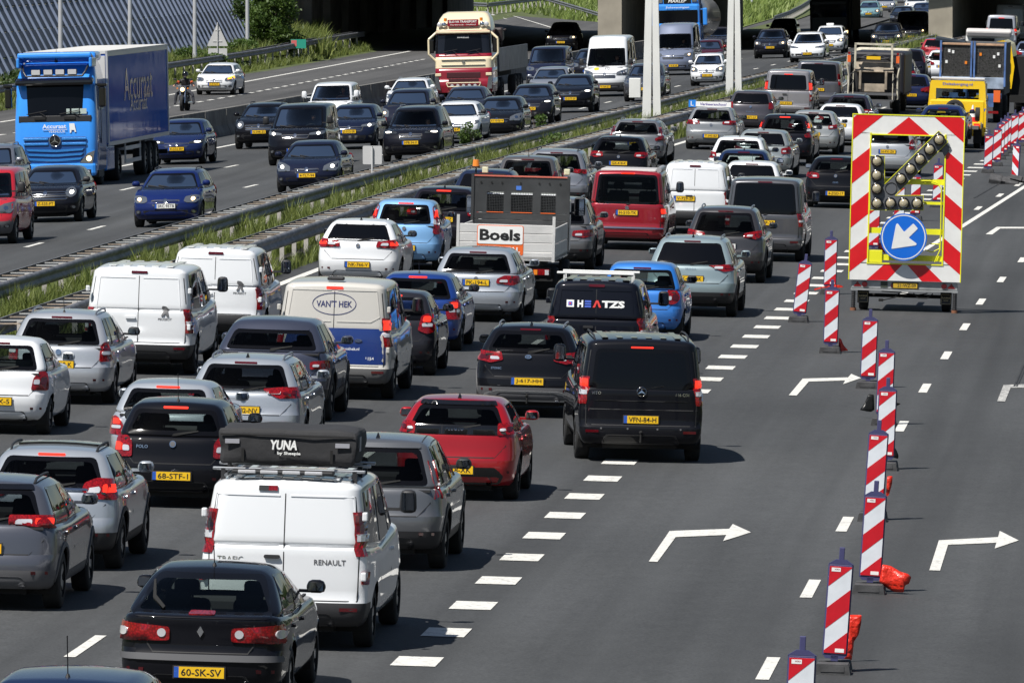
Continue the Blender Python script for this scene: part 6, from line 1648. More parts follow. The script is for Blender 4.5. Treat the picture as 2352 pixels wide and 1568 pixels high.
# cars in the shade of the flyover and beyond it
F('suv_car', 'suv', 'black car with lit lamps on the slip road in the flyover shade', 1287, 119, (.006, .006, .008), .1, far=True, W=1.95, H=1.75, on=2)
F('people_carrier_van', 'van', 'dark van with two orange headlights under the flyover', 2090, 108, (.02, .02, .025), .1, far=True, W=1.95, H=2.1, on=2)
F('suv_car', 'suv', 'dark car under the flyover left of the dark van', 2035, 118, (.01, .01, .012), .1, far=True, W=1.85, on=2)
F('suv_car', 'suv', 'dark car with one white lamp beside the concrete pier', 2132, 104, (.01, .01, .014), .1, far=True, W=1.8, on=1)
F('hatchback_car', 'hatch', 'dark blue car leaving the sunlight behind the dark van', 2117, 52, (.02, .035, .07), .2, far=True, on=2)
F('hatchback_car', 'hatch', 'black car low behind the dark van', 2070, 62, (.01, .01, .014), .2, far=True)
F('hatchback_car', 'hatch', 'pale teal car beyond the flyover', 1994, 47, (.16, .30, .33), .2, far=True, on=2)
F('hatchback_car', 'hatch', 'silver car beyond the flyover behind the teal car', 2030, 30, (.4, .42, .46), .4, far=True, on=1)
F('suv_car', 'suv', 'white car beyond the flyover left of the concrete pier', 2102, 34, WHT, 0, far=True, on=2)
F('suv_car', 'suv', 'silver grey car beyond the flyover touching the pier edge', 2140, 28, (.35, .38, .44), .4, far=True, on=1)
F('suv_car', 'suv', 'white car far beyond the flyover at the top edge', 2060, 12, WHT, 0, far=True, on=2)
F('hatchback_car', 'hatch', 'dark car far beyond the flyover at the top edge', 2085, -4, (.02, .03, .05), .2, far=True)
F('hatchback_car', 'hatch', 'grey car far beyond the flyover left of the dark one', 2022, -2, (.2, .22, .25), .3, far=True)
F('suv_car', 'suv', 'dark car waiting beside the dark lorry in the shade', 1795, 104, (.008, .008, .01), .1, far=True)
R('suv_car', 'suv', 'dark car in the left lane behind the taxi', 0, 0, (.01, .01, .012), .1, pos=RP(-27, 585), far=True) if False else None
F('saloon_car', 'hatch', 'white hatchback with orange indicator lit, on the slip road', 491, 219, WHT, 0, plate='H-918-PL', W=1.78, H=1.44, L=4.6, on=0, fl='std', plz=.50, grille=[(-.42, -.06), (.42, -.06), (.46, .06), (-.46, .06)], mcol=paint(WHT), driver=2,
 extra=lambda c, r, b: c.decal('lit_indicator', [(-.86, .76), (-.60, .70), (-.60, .76), (-.82, .86)], 'F', [principled('lit_indicator_lens', (.9, .35, .02), .3, emis=(1, .35, .02), es=2.0)], r, .03, .1))
# ---------------------------------------------------------------- lorries and other one-offs
def lorry_wheels(r, xs, ys, R=.5, w=.3, dual=False):
 for y in ys:
  for x in xs: add_wheel(r, x, y, R, w * (1.9 if dual else 1), 2)
def screen(m_, pts, d):      # glass pane in plane y=const with rounded corners
 pass
M_BLU = principled('lorry_blue', (.035, .25, .74), .22, 0, 1, var=(1.5, .05))
M_BOXB, nt_, b_ = nodes_mat('gloss_dark_blue_side')
nt_.nodes.remove(b_); df_ = nt_.nodes.new('ShaderNodeBsdfDiffuse'); gl_ = nt_.nodes.new('ShaderNodeBsdfGlossy'); mx_ = nt_.nodes.new('ShaderNodeMixShader'); mx_.inputs[0].default_value = .16
df_.inputs[0].default_value = (.022, .095, .42, 1); gl_.inputs['Roughness'].default_value = .06
tc_ = nt_.nodes.new('ShaderNodeTexCoord'); mp_ = nt_.nodes.new('ShaderNodeMapping'); mp_.inputs['Scale'].default_value = (1, 1, .25); nz_ = nt_.nodes.new('ShaderNodeTexNoise'); nz_.inputs['Scale'].default_value = 1.6; bp_ = nt_.nodes.new('ShaderNodeBump'); bp_.inputs['Strength'].default_value = .35; bp_.inputs['Distance'].default_value = .02
for a_, c_ in ((tc_.outputs['Object'], mp_.inputs[0]), (mp_.outputs[0], nz_.inputs['Vector']), (nz_.outputs[0], bp_.inputs['Height']), (bp_.outputs[0], gl_.inputs['Normal']), (df_.outputs[0], mx_.inputs[1]), (gl_.outputs[0], mx_.inputs[2]), (mx_.outputs[0], nt_.nodes['Material Output'].inputs[0])): nt_.links.new(a_, c_)
M_BOXW = principled('pale_box_roof', (.58, .57, .54), .5, var=(.8, .1))
M_CREAM = principled('cream_lacquer', (.72, .62, .42), .25, 0, 1); M_MAR = principled('maroon_lacquer', (.22, .006, .018), .22, 0, 1)
def cabfront(r, pieces, mats, name='cab'):
 m = MB()
 for c, d, mi, bev in pieces: m.box(c, d, mi, bev=bev)
 return m.build(name, mats, r)
def flatpoly(name, pts, y, mat, parent, th=.02, face=1):
 """upright plate in the plane y = const, facing the direction of +y (face 1) or -y"""
 m = MB(); m.prism(pts, 'y', y, y + th * face); return m.build(name, [mat], parent)
def wtext(name, txt, x, y, z, mat, parent, w=None, h=None, face=1, bold=0, shear=0, rot=0):
 vs, fs = text_fit(txt, w, h, bold, shear); V = []
 for a, b in vs:
  a, b = a * math.cos(rot) - b * math.sin(rot), a * math.sin(rot) + b * math.cos(rot)
  V.append((x + (-a if face > 0 else a), y, z + b))
 return mk(name, V, fs, mat, parent, False)
def wiperset(r, y, z, sp=.9):
 for x in (-sp / 2, sp / 2 + .1):
  m = MB(); m.box((x, y, z + .06), (.62, .02, .025), 0, Matrix.Rotation(rad(10), 3, 'Y')); m.cyl((x - .28, y, z - .06), (x - .1, y, z + .05), .012, 5); m.build('wiper', [M_BP], r)
def tractor(name, label, px, py, front, body, accents, H=3.85, W=2.5, kind='a'):
 pass
# --- blue box lorry
def blue_lorry():
 r = root('box_lorry', 'blue lorry with four roof spotlights pulling a dark blue glossy box', 'lorry', ONC)
 L = 16.4; f = L / 2                                  # front at +f ; box runs back to -f
 W2 = 1.25
 m = MB()
 def ring(z, w, d0, y1, rc=.22):
  pts = []
  for sx, ang in ((1, 0), (-1, 90)):
   for k in range(5):
    a = rad(ang + 90 * k / 4); cx = sx * (w - rc)
    pts.append((cx + rc * math.cos(a), y1 - rc + rc * math.sin(a)))
  return [(w, d0)] + pts + [(-w, d0)]
 lv = [(.45, 1.22, f - 2.2, f - .05), (.9, 1.25, f - 2.2, f), (1.35, 1.25, f - 2.2, f - .02), (2.0, 1.24, f - 2.2, f - .10), (2.15, 1.23, f - 2.2, f - .14), (3.05, 1.20, f - 2.2, f - .28), (3.3, 1.17, f - 2.2, f - .42), (3.6, 1.10, f - 2.2, f - .75), (3.72, 1.02, f - 2.2, f - 1.1)]
 R_ = [[(x, y, z) for x, y in ring(z, w, d0, y1)] for z, w, d0, y1 in lv]; n = len(R_[0])
 vs = [q for a in R_ for q in a]; fs = []
 for k in range(len(R_) - 1):
  for i in range(n - 1): fs.append((k * n + i, k * n + i + 1, (k + 1) * n + i + 1, (k + 1) * n + i))
  fs.append((k * n + n - 1, k * n, (k + 1) * n, (k + 1) * n + n - 1))
 fs.append(tuple(range((len(R_) - 1) * n, len(R_) * n))); m.add(vs, fs, 0, True); cab = m.build('cab', [M_BLU], r)
 m = MB(); n = 12; V = []
 for j in range(7):
  z = 2.12 + .98 * j / 6; yb = lerp(f - .125, f - .27, j / 6)
  for i in range(n + 1):
   u = -1 + 2 * i / n; V.append((u * 1.13, yb - .10 * u ** 4 + .02, z))
 m.add(V, [(j * (n + 1) + i, j * (n + 1) + i + 1, (j + 1) * (n + 1) + i + 1, (j + 1) * (n + 1) + i) for j in range(6) for i in range(n)], 0, True)
 m.build('windscreen', [M_GD], r)
 for x, w in ((-.62, .22), (-.86, .2), (-.4, .1)):
  m = MB(); m.box((x, f - .095, 2.24), (w, .01, .16)); m.build('dashboard_paper', [principled('paper_behind_glass', (.42, .5, .46), .5)], r)
 m = MB(); m.box((0, f - .14, 3.14), (2.36, .34, .16), 0, Matrix.Rotation(rad(-18), 3, 'X'), bev=.06); m.build('sun_visor', [M_GL], r)
 m = MB(); m.box((0, f - .115, 2.02), (2.2, .06, .2), 0, bev=.02); m.box((-.45, f - .08, 2.04), (.34, .05, .07), 1); m.box((.45, f - .08, 2.04), (.34, .05, .07), 1); m.build('scuttle_panel', [M_BP, M_UN], r)
 wiperset(r, f - .06, 2.16)
 m = MB(); m.box((0, f - .55, 3.86), (2.25, .7, .16), 0, Matrix.Rotation(rad(12), 3, 'X'), bev=.05); m.box((0, f - 1.6, 3.85), (2.3, 1.2, .3), 0, bev=.1)
 for sx in (-1, 1): m.box((sx * 1.1, f - .6, 3.7), (.1, .9, .3), 0, bev=.04)
 m.build('roof_fairing', [M_BLU], r)
 m = MB(); m.tube([(1.0, f - .42, 3.62), (.93, f - .2, 3.42), (.85, f - .12, 3.30), (-.85, f - .12, 3.30), (-.93, f - .2, 3.42), (-1.0, f - .42, 3.62)], .032, 8); m.build('lamp_bar', [M_AD], r)
 for x in (-.55, -.18, .18, .55):
  m = MB(); m.box((x, f - .14, 3.42), (.3, .10, .18), 0, bev=.03); m.box((x, f - .086, 3.42), (.26, .02, .15), 1, bev=.008); m.build('spotlight', [M_GL, M_WL], r)
 m = MB(); m.cyl((0, f - .62, 3.7), (0, f - .62, 3.78), .05, 8); m.cyl((0, f - .62, 3.76), (.0, f - .7, 4.1), .008, 4); m.build('roof_antenna', [M_BP], r)
 for k, z in enumerate((1.42, 1.27, 1.10, .96, .82)):
  w = (1.9, 1.9, 1.75, 1.7, 1.62)[k]
  m = MB()
  if k < 2:
   for sx in (-1, 1): m.box((sx * .58, f + .02, z), (.75, .05, .075), 0, bev=.015)
  else:
   m.prism([(-w / 2, z + .03), (-w / 2 + .05, z - .03), (-.1, z - .07), (.1, z - .07), (w / 2 - .05, z - .03), (w / 2, z + .03), (.1, z + .0), (-.1, z + .0)], 'y', f - .02, f + .045)
  m.build('grille_slat', [principled('mesh_blue', (.03, .22, .6), .35, .3, 1, bump=(120, .8, .01))], r)
 m = MB(); m.box((0, f + .0, 1.12), (1.86, .03, .72), 0, bev=.01); m.build('grille', [principled('deep_blue', (.008, .06, .22), .4)], r)
 m = MB(); m.lathe([(.0, .09), (.14, .09), (.17, .075), (.17, .0)], (0, f - .02, 1.37), 'y', 28, 1); b = m.build('badge', [M_CH, M_GL], r)
 m = MB(); m.lathe([(.155, .085), (.165, .105), (.18, .085)], (0, f - .02, 1.37), 'y', 28, 0)
 for k in range(3):
  a = math.pi / 2 + k * 2 * math.pi / 3; d = .02
  m.prism([(-d * math.sin(a), 1.37 + d * math.cos(a)), (.16 * math.cos(a), 1.37 + .16 * math.sin(a)), (d * math.sin(a), 1.37 - d * math.cos(a))], 'y', f + .07, f + .085)
 m.build('badge_star', [M_CH], b)
 wtext('lettering', 'Accuraat', .02, f - .035, 1.80, M_WH, r, w=.72, h=.13, bold=.02); wtext('lettering', 'VERHUUR', -.06, f - .015, 1.64, M_WH, r, w=.5, h=.07)
 m = MB(); m.box((.0, f - .03, 1.70), (.74, .01, .012)); m.prism([(-.64, 1.62), (-.59, 1.62), (-.585, 1.68), (-.50, 1.68), (-.49, 1.6), (-.45, 1.6), (-.44, 1.88), (-.59, 1.88)], 'y', f - .05, f - .025); m.build('emblem', [M_WH], r)
 m = MB(); m.box((0, f - .12, .50), (2.46, .34, .42), 0, bev=.1); m.build('bumper', [M_BLU], r)
 for sx in (-1, 1):
  m = MB(); m.prism([(sx * .74, .70), (sx * 1.12, .66), (sx * 1.2, 1.06), (sx * .98, .98)][::sx], 'y', f - .1, f + .03); m.build('headlight', [M_HL], r)
  m = MB(); m.prism(ell(sx * 1.02, .82, .08, .08, 12), 'y', f + .0, f + .04); m.build('lit_bulb', [M_HOW if sx < 0 else M_WL], r)
  m = MB(); m.box((sx * .9, f + .045, .42), (.36, .03, .15), 0, bev=.01); m.cyl((sx * .98, f + .04, .42), (sx * .98, f + .075, .42), .055, 12, 1); m.build('fog_light', [M_BP, M_WL], r)
  m = MB(); m.tube([(sx * 1.2, f - .5, 3.02), (sx * 1.42, f - .25, 3.02)], .035, 6); m.box((sx * 1.42, f - .28, 2.66), (.22, .16, .62), 0, bev=.06); m.box((sx * 1.42, f - .28, 3.02), (.3, .2, .10), 0, bev=.03); m.build('door_mirror', [M_GL], r)
  m = MB(); m.box((sx * 1.248, f - 1.15, 2.62), (.01, .95, .72), 0); m.build('side_window', [M_GD], r)
  m = MB(); m.box((sx * 1.256, f - 1.1, 1.9), (.012, .06, 1.3), 0); m.build('door_gap', [M_SEAM], r)
  m = MB(); m.box((sx * 1.17, f - 1.0, .35), (.14, 1.0, .2)); m.build('step', [M_BP], r)
 lorry_wheels(r, (-1.06, 1.06), (f - 1.45,), .5, .30); lorry_wheels(r, (-.93, .93), (f - 5.2,), .5, .30, True)
 m = MB(); m.box((0, f - 3.8, .78), (.9, 5.8, .3)); m.build('chassis', [M_UN], r)
 for sx in (-1, 1):
  m = MB(); m.box((sx * 1.1, f - 3.2, .75), (.25, 1.7, .75), 0, bev=.05); m.build('side_skirt', [M_BLU], r)
 y0, y1 = -f, f - 2.6
 t = root('box_trailer', 'glossy dark blue trailer box with white roof behind the blue cab', 'trailer')
 m = MB(); yc = (y0 + y1) / 2; Lb = y1 - y0
 m.box((0, yc, 2.55), (2.5, Lb, 2.75)); m.build('side_panel', [M_BOXB], t)
 m = MB(); m.box((0, yc, 3.955), (2.54, Lb + .04, .09)); m.build('roof', [M_BOXW], t)
 M_fr = principled('box_frame', (.55, .56, .57), .4, .3)
 m = MB()
 for sx in (-1, 1):
  m.box((sx * 1.25, yc, 1.18), (.05, Lb, .12)); m.box((sx * 1.25, y1 - .04, 2.6), (.06, .12, 2.8)); m.box((sx * 1.25, y0 + .04, 2.6), (.06, .12, 2.8)); m.box((sx * 1.25, yc, 3.88), (.05, Lb, .1))
 m.build('frame', [M_fr], t)
 m = MB(); m.box((0, y1 + .01, 2.55), (2.4, .03, 2.6)); m.build('front_panel', [M_BOXW], t)
 vs, fs = text_fit('Accuraat', 6.5, 1.0, .01)
 mk('lettering', [(-1.262, yc - a, 2.9 + b) for a, b in vs], fs, principled('faded_white_print', (.07, .11, .24), .2, 0, .3), t, False)
 mk('lettering', [(-1.262, yc - a * .6, 2.3 + b * .5) for a, b in vs], fs, MATS['faded_white_print'], t, False)
 m = MB(); m.box((0, yc, 1.0), (1.0, Lb - .3, .25)); m.build('chassis', [M_UN], t)
 lorry_wheels(t, (-.98, .98), (y0 + 2.2, y0 + 3.5, y0 + 4.8), .5, .36)
 for sx in (-1, 1):
  m = MB()
  for z in (.55, .95): m.box((sx * 1.2, yc + 1.2, z), (.04, 3.6, .12))
  for y in (-.5, 2.9): m.box((sx * 1.2, yc + y, .8), (.04, .08, .6))
  m.build('side_guard', [M_fr], t)
 m = MB(); m.box((0, y0 + .05, .6), (2.4, .12, .14)); m.build('rear_bar', [M_UN], t)
 M = place(r, 129, 428, 'f', L); t.matrix_world = M
 return r
blue_lorry()
# --- cream and maroon lorry with flat trailer
def cream_lorry(px, py):
 r = root('flatbed_lorry', 'cream and maroon lorry with roof name board and round spotlights', 'lorry', ONC)
 L = 16.0; f = L / 2
 def ring(z, w, d0, y1, rc=.24):
  pts = []
  for sx, ang in ((1, 0), (-1, 90)):
   for k in range(5):
    a = rad(ang + 90 * k / 4); pts.append((sx * (w - rc) + rc * math.cos(a), y1 - rc + rc * math.sin(a), z))
  return [(w, d0, z)] + pts + [(-w, d0, z)]
 def shell(lv, mat, name):
  R_ = [ring(*q) for q in lv]; n = len(R_[0]); m = MB(); fs = []
  for k in range(len(R_) - 1):
   for i in range(n - 1): fs.append((k * n + i, k * n + i + 1, (k + 1) * n + i + 1, (k + 1) * n + i))
  fs.append(tuple(range((len(R_) - 1) * n, len(R_) * n))); m.add([q for a in R_ for q in a], fs, 0, True); return m.build(name, [mat], r)
 b = f - 2.2
 shell([(.45, 1.22, b, f - .06), (.7, 1.25, b, f), (1.05, 1.25, b, f)], M_MAR, 'bumper')
 shell([(1.05, 1.25, b, f), (1.30, 1.25, b, f - .01), (1.5, 1.25, b, f - .025)], M_MAR, 'lower_cab')
 shell([(1.5, 1.25, b, f - .025), (1.85, 1.24, b, f - .06), (1.98, 1.24, b, f - .08)], M_CREAM, 'cab')
 shell([(1.98, 1.24, b, f - .08), (2.12, 1.24, b, f - .1)], M_MAR, 'scuttle_strip')
 shell([(2.12, 1.235, b, f - .1), (2.95, 1.20, b, f - .22), (2.97, 1.2, b, f - .23)], M_GL, 'screen_surround')
 shell([(2.97, 1.205, b, f - .22), (3.12, 1.2, b, f - .25), (3.13, 1.2, b, f - .27)], M_MAR, 'visor_strip')
 shell([(3.13, 1.2, b, f - .27), (3.3, 1.18, b, f - .4), (3.62, 1.1, b, f - .85), (3.82, .98, b, f - 1.2), (3.92, .82, b, f - 1.5)], M_CREAM, 'roof')
 m = MB(); n = 10; V = []
 for j in range(6):
  z = 2.18 + .74 * j / 5; yb = lerp(f - .085, f - .2, j / 5)
  for i in range(n + 1): u = -1 + 2 * i / n; V.append((u * 1.13, yb - .12 * u ** 4 + .015, z))
 m.add(V, [(j * (n + 1) + i, j * (n + 1) + i + 1, (j + 1) * (n + 1) + i + 1, (j + 1) * (n + 1) + i) for j in range(5) for i in range(n)], 0, True); m.build('windscreen', [M_GD], r)
 m = MB(); m.box((.0, f - .16, 3.05), (2.38, .2, .11), 0, bev=.03); m.build('sun_visor', [M_CREAM], r)
 m = MB(); m.box((0, f - .3, 3.44), (1.35, .12, .30), 0, bev=.02); s_ = m.build('name_board', [M_MAR], r)
 wtext('lettering', 'ELO-VA TRANSPORT', 0, f - .235, 3.50, M_WH, r, w=1.2, h=.10, bold=.02); wtext('lettering', 'Harderwijk - Holland', 0, f - .235, 3.36, M_WH, r, w=1.1, h=.07)
 wtext('lettering', 'MARIELLE', 0, f - .16, 2.83, M_WH, r, w=.5, h=.08, bold=.02)
 for sx in (-1, 1):
  for x in (.83, 1.02):
   m = MB(); m.lathe([(0, .05), (.09, .05), (.11, .02), (.10, -.08), (0, -.1)], (sx * x, f - .28, 3.38), 'y', 16, 0); m.build('spotlight', [M_CH if x < .9 else M_WL], r)
  m = MB(); m.cyl((sx * .78, f - .4, 3.52), (sx * .78, f - .4, 3.66), .07, 10); m.build('beacon', [M_AM], r)
  m = MB(); m.tube([(sx * 1.2, f - .3, 3.02), (sx * 1.5, f - .2, 2.75), (sx * 1.5, f - .2, 2.1), (sx * 1.2, f - .25, 1.8)], .06, 6); m.build('mirror_arm', [M_CREAM], r)
  m = MB(); m.box((sx * 1.38, f - .2, 2.45), (.2, .12, .6), 0, bev=.04); m.build('door_mirror', [M_GL], r)
  m = MB(); m.prism([(sx * 1.0, .55), (sx * 1.22, .6), (sx * 1.24, 1.15), (sx * 1.08, 1.1)][::sx], 'y', f - .12, f + .03); m.build('headlight', [M_HL], r)
  m = MB(); m.box((sx * 1.245, f - 1.1, 2.55), (.012, .9, .7), 0); m.build('side_window', [M_GD], r)
  m = MB(); m.box((sx * 1.1, f - .0, 1.22), (.26, .04, .13), 0, bev=.02); m.build('corner_panel', [M_CREAM], r)
 m = MB(); m.box((0, f - .02, 1.62), (1.9, .05, .03)); m.box((0, f - .03, 1.86), (1.9, .05, .02)); m.build('chrome_strip', [M_CH], r)
 m = MB(); m.cyl((0, f - .04, 1.77), (0, f + .0, 1.77), .07, 14); m.build('badge', [M_CH], r)
 m = MB(); m.box((0, f + .0, 1.20), (1.45, .05, .22), 0, bev=.01); m.box((0, f + .0, .95), (1.3, .05, .18), 0, bev=.01); m.build('grille', [principled('dark_mesh', (.05, .006, .01), .5, bump=(80, .8, .01))], r)
 m = MB(); m.tube([(-.75, f + .06, .86), (.75, f + .06, .86), (.68, f + .06, .70), (-.68, f + .06, .70), (-.75, f + .06, .86)], .025, 6); m.build('lamp_bar', [M_CREAM], r)
 for x in (-.5, -.25, 0, .25, .5):
  m = MB(); m.cyl((x, f, .74), (x, f + .07, .74), .07, 12); m.build('spotlight', [M_WL], r)
 wiperset(r, f - .03, 2.2)
 lorry_wheels(r, (-1.06, 1.06), (f - 1.45,), .5, .30); lorry_wheels(r, (-.93, .93), (f - 4.9,), .5, .30, True)
 m = MB(); m.box((0, f - 3.5, .8), (.9, 5.5, .3)); m.cyl((.9, f - 3.0, .75), (.9, f - 4.0, .75), .3, 12); m.cyl((-.9, f - 3.0, .75), (-.9, f - 4.0, .75), .3, 12); m.build('chassis', [M_UN], r)
 m = MB(); m.cyl((-1.0, f - 2.6, 2.9), (-1.6, f - 2.8, 3.1), .05, 6); m.box((-1.25, f - 2.8, 2.9), (.5, .5, .6), bev=.1); m.cyl((-1.4, f - 2.8, 2.4), (-1.4, f - 2.8, 3.2), .04, 6); m.build('crane_head', [principled('crane_dark', (.03, .02, .02), .5)], r)
 t = root('flatbed_trailer', 'long grey drop-side trailer behind the cream lorry', 'trailer')
 y0, y1 = -f, f - 3.2; yc = (y0 + y1) / 2; Lb = y1 - y0
 M_gs = principled('grey_side_board', (.15, .16, .175), .5, .2, var=(2, .2))
 m = MB(); m.box((0, yc, 1.35), (2.5, Lb, .16)); m.build('bed', [M_gs], t)
 nb2 = 9
 for sx in (-1, 1):
  for k in range(nb2):
   m = MB(); m.box((sx * 1.23, y0 + Lb * (k + .5) / nb2, 1.86), (.05, Lb / nb2 - .08, .86), 0, bev=.01); m.build('side_board', [M_gs], t)
 m = MB(); m.box((0, y1, 2.1), (2.5, .08, 1.4)); m.build('headboard', [M_gs], t)
 m = MB(); m.box((0, yc, 1.1), (1.0, Lb - .3, .3)); m.build('chassis', [M_UN], t)
 lorry_wheels(t, (-.98, .98), (y0 + 1.9, y0 + 3.2, y0 + 4.5), .5, .36)
 M = place(r, px, py, 'f', L); t.matrix_world = M
cream_lorry(1066, 236)
# --- blue tank lorry, top cut by the frame
def tank_lorry(px, py):
 r = root('tank_lorry', 'blue lorry with white lettering above its screen pulling a silver tank', 'lorry', ONC); L = 15; f = L / 2
 m = MB(); m.box((0, f - 1.1, 1.3), (2.5, 2.2, 1.8), 0, bev=.15); m.box((0, f - 1.15, 2.6), (2.44, 2.1, 1.3), 0, bev=.15); m.box((0, f - 1.0, 3.4), (2.36, 1.7, .7), 0, bev=.2); m.build('cab', [M_BLU], r)
 m = MB(); m.box((0, f - .1, 2.42), (2.2, .06, .92), 0, bev=.02); m.build('windscreen', [M_GD], r)
 m = MB(); m.box((0, f - .16, 3.38), (1.5, .1, .26), 0, bev=.03); m.build('name_board', [M_GL], r); wtext('lettering', 'MARLEP', 0, f - .10, 3.38, M_WH, r, w=1.0, h=.17, bold=.02, shear=.2)
 wtext('lettering', 'Scheveningen', 0, f - .045, 3.02, M_WH, r, w=1.3, h=.13, bold=.01, shear=.3)
 for sx in (-1, 1):
  m = MB(); m.box((sx * .93, f - .15, 3.4), (.26, .1, .2), 0, bev=.03); m.build('spotlight', [M_HL], r)
  m = MB(); m.box((sx * 1.5, f - .3, 2.5), (.24, .16, .95), 0, bev=.06); m.cyl((sx * 1.2, f - .3, 2.9), (sx * 1.5, f - .3, 2.9), .03, 6); m.build('door_mirror', [M_BLU], r)
  m = MB(); m.box((sx * 1.0, f, .85), (.35, .05, .25), 0, bev=.03); m.build('headlight', [M_HL], r)
  m = MB(); m.box((sx * 1.23, f - 1.1, 2.5), (.02, .9, .7)); m.build('side_window', [M_GD], r)
 m = MB()
 for k in range(5): m.box((0, f + .0, 1.0 + .16 * k), (1.6, .04, .09))
 m.build('grille', [M_BP], r)
 lorry_wheels(r, (-1.06, 1.06), (f - 1.45,), .5, .30); lorry_wheels(r, (-.93, .93), (f - 4.9,), .5, .30, True)
 t = root('tank_trailer', 'rounded silver tank trailer behind the blue tank lorry cab', 'trailer')
 m = MB(); m.lathe([(0, f - 3.0), (.7, f - 3.02), (1.1, f - 3.2), (1.22, f - 3.6), (1.22, -f + .6), (1.1, -f + .2), (.7, -f), (0, -f)], (0, 0, 2.35), 'y', 28, 0); m.build('tank', [principled('tank_steel', (.35, .36, .38), .22, .8)], t)
 m = MB(); m.box((0, -1, .95), (.9, 11, .3)); m.build('chassis', [M_UN], t)
 lorry_wheels(t, (-.98, .98), (-f + 1.6, -f + 2.9, -f + 4.2), .5, .36)
 M = place(r, px, py, 'f', L); t.matrix_world = M
tank_lorry(1558, 145)
# dark lorry in the shade
def dark_lorry(px, py):
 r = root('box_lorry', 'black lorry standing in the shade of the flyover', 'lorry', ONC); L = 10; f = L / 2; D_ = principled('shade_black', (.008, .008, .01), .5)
 m = MB(); m.box((0, f - 1.1, 1.6), (2.4, 2.1, 2.4), 0, bev=.15); m.build('cab', [D_], r); m = MB(); m.box((0, -1.2, 2.3), (2.5, 7.4, 2.9)); m.build('box', [D_], r)
 m = MB(); m.box((0, f - .04, 2.1), (2.1, .06, .8)); m.build('windscreen', [M_GD], r)
 for sx in (-1, 1): m = MB(); m.box((sx * .95, f - .03, .8), (.35, .08, .16)); m.build('headlight', [M_HL if sx > 0 else M_HOW], r)
 lorry_wheels(r, (-1.06, 1.06), (f - 1.45, -f + 2), .5, .30); place(r, px, py, 'f', L)
dark_lorry(1906, 104)
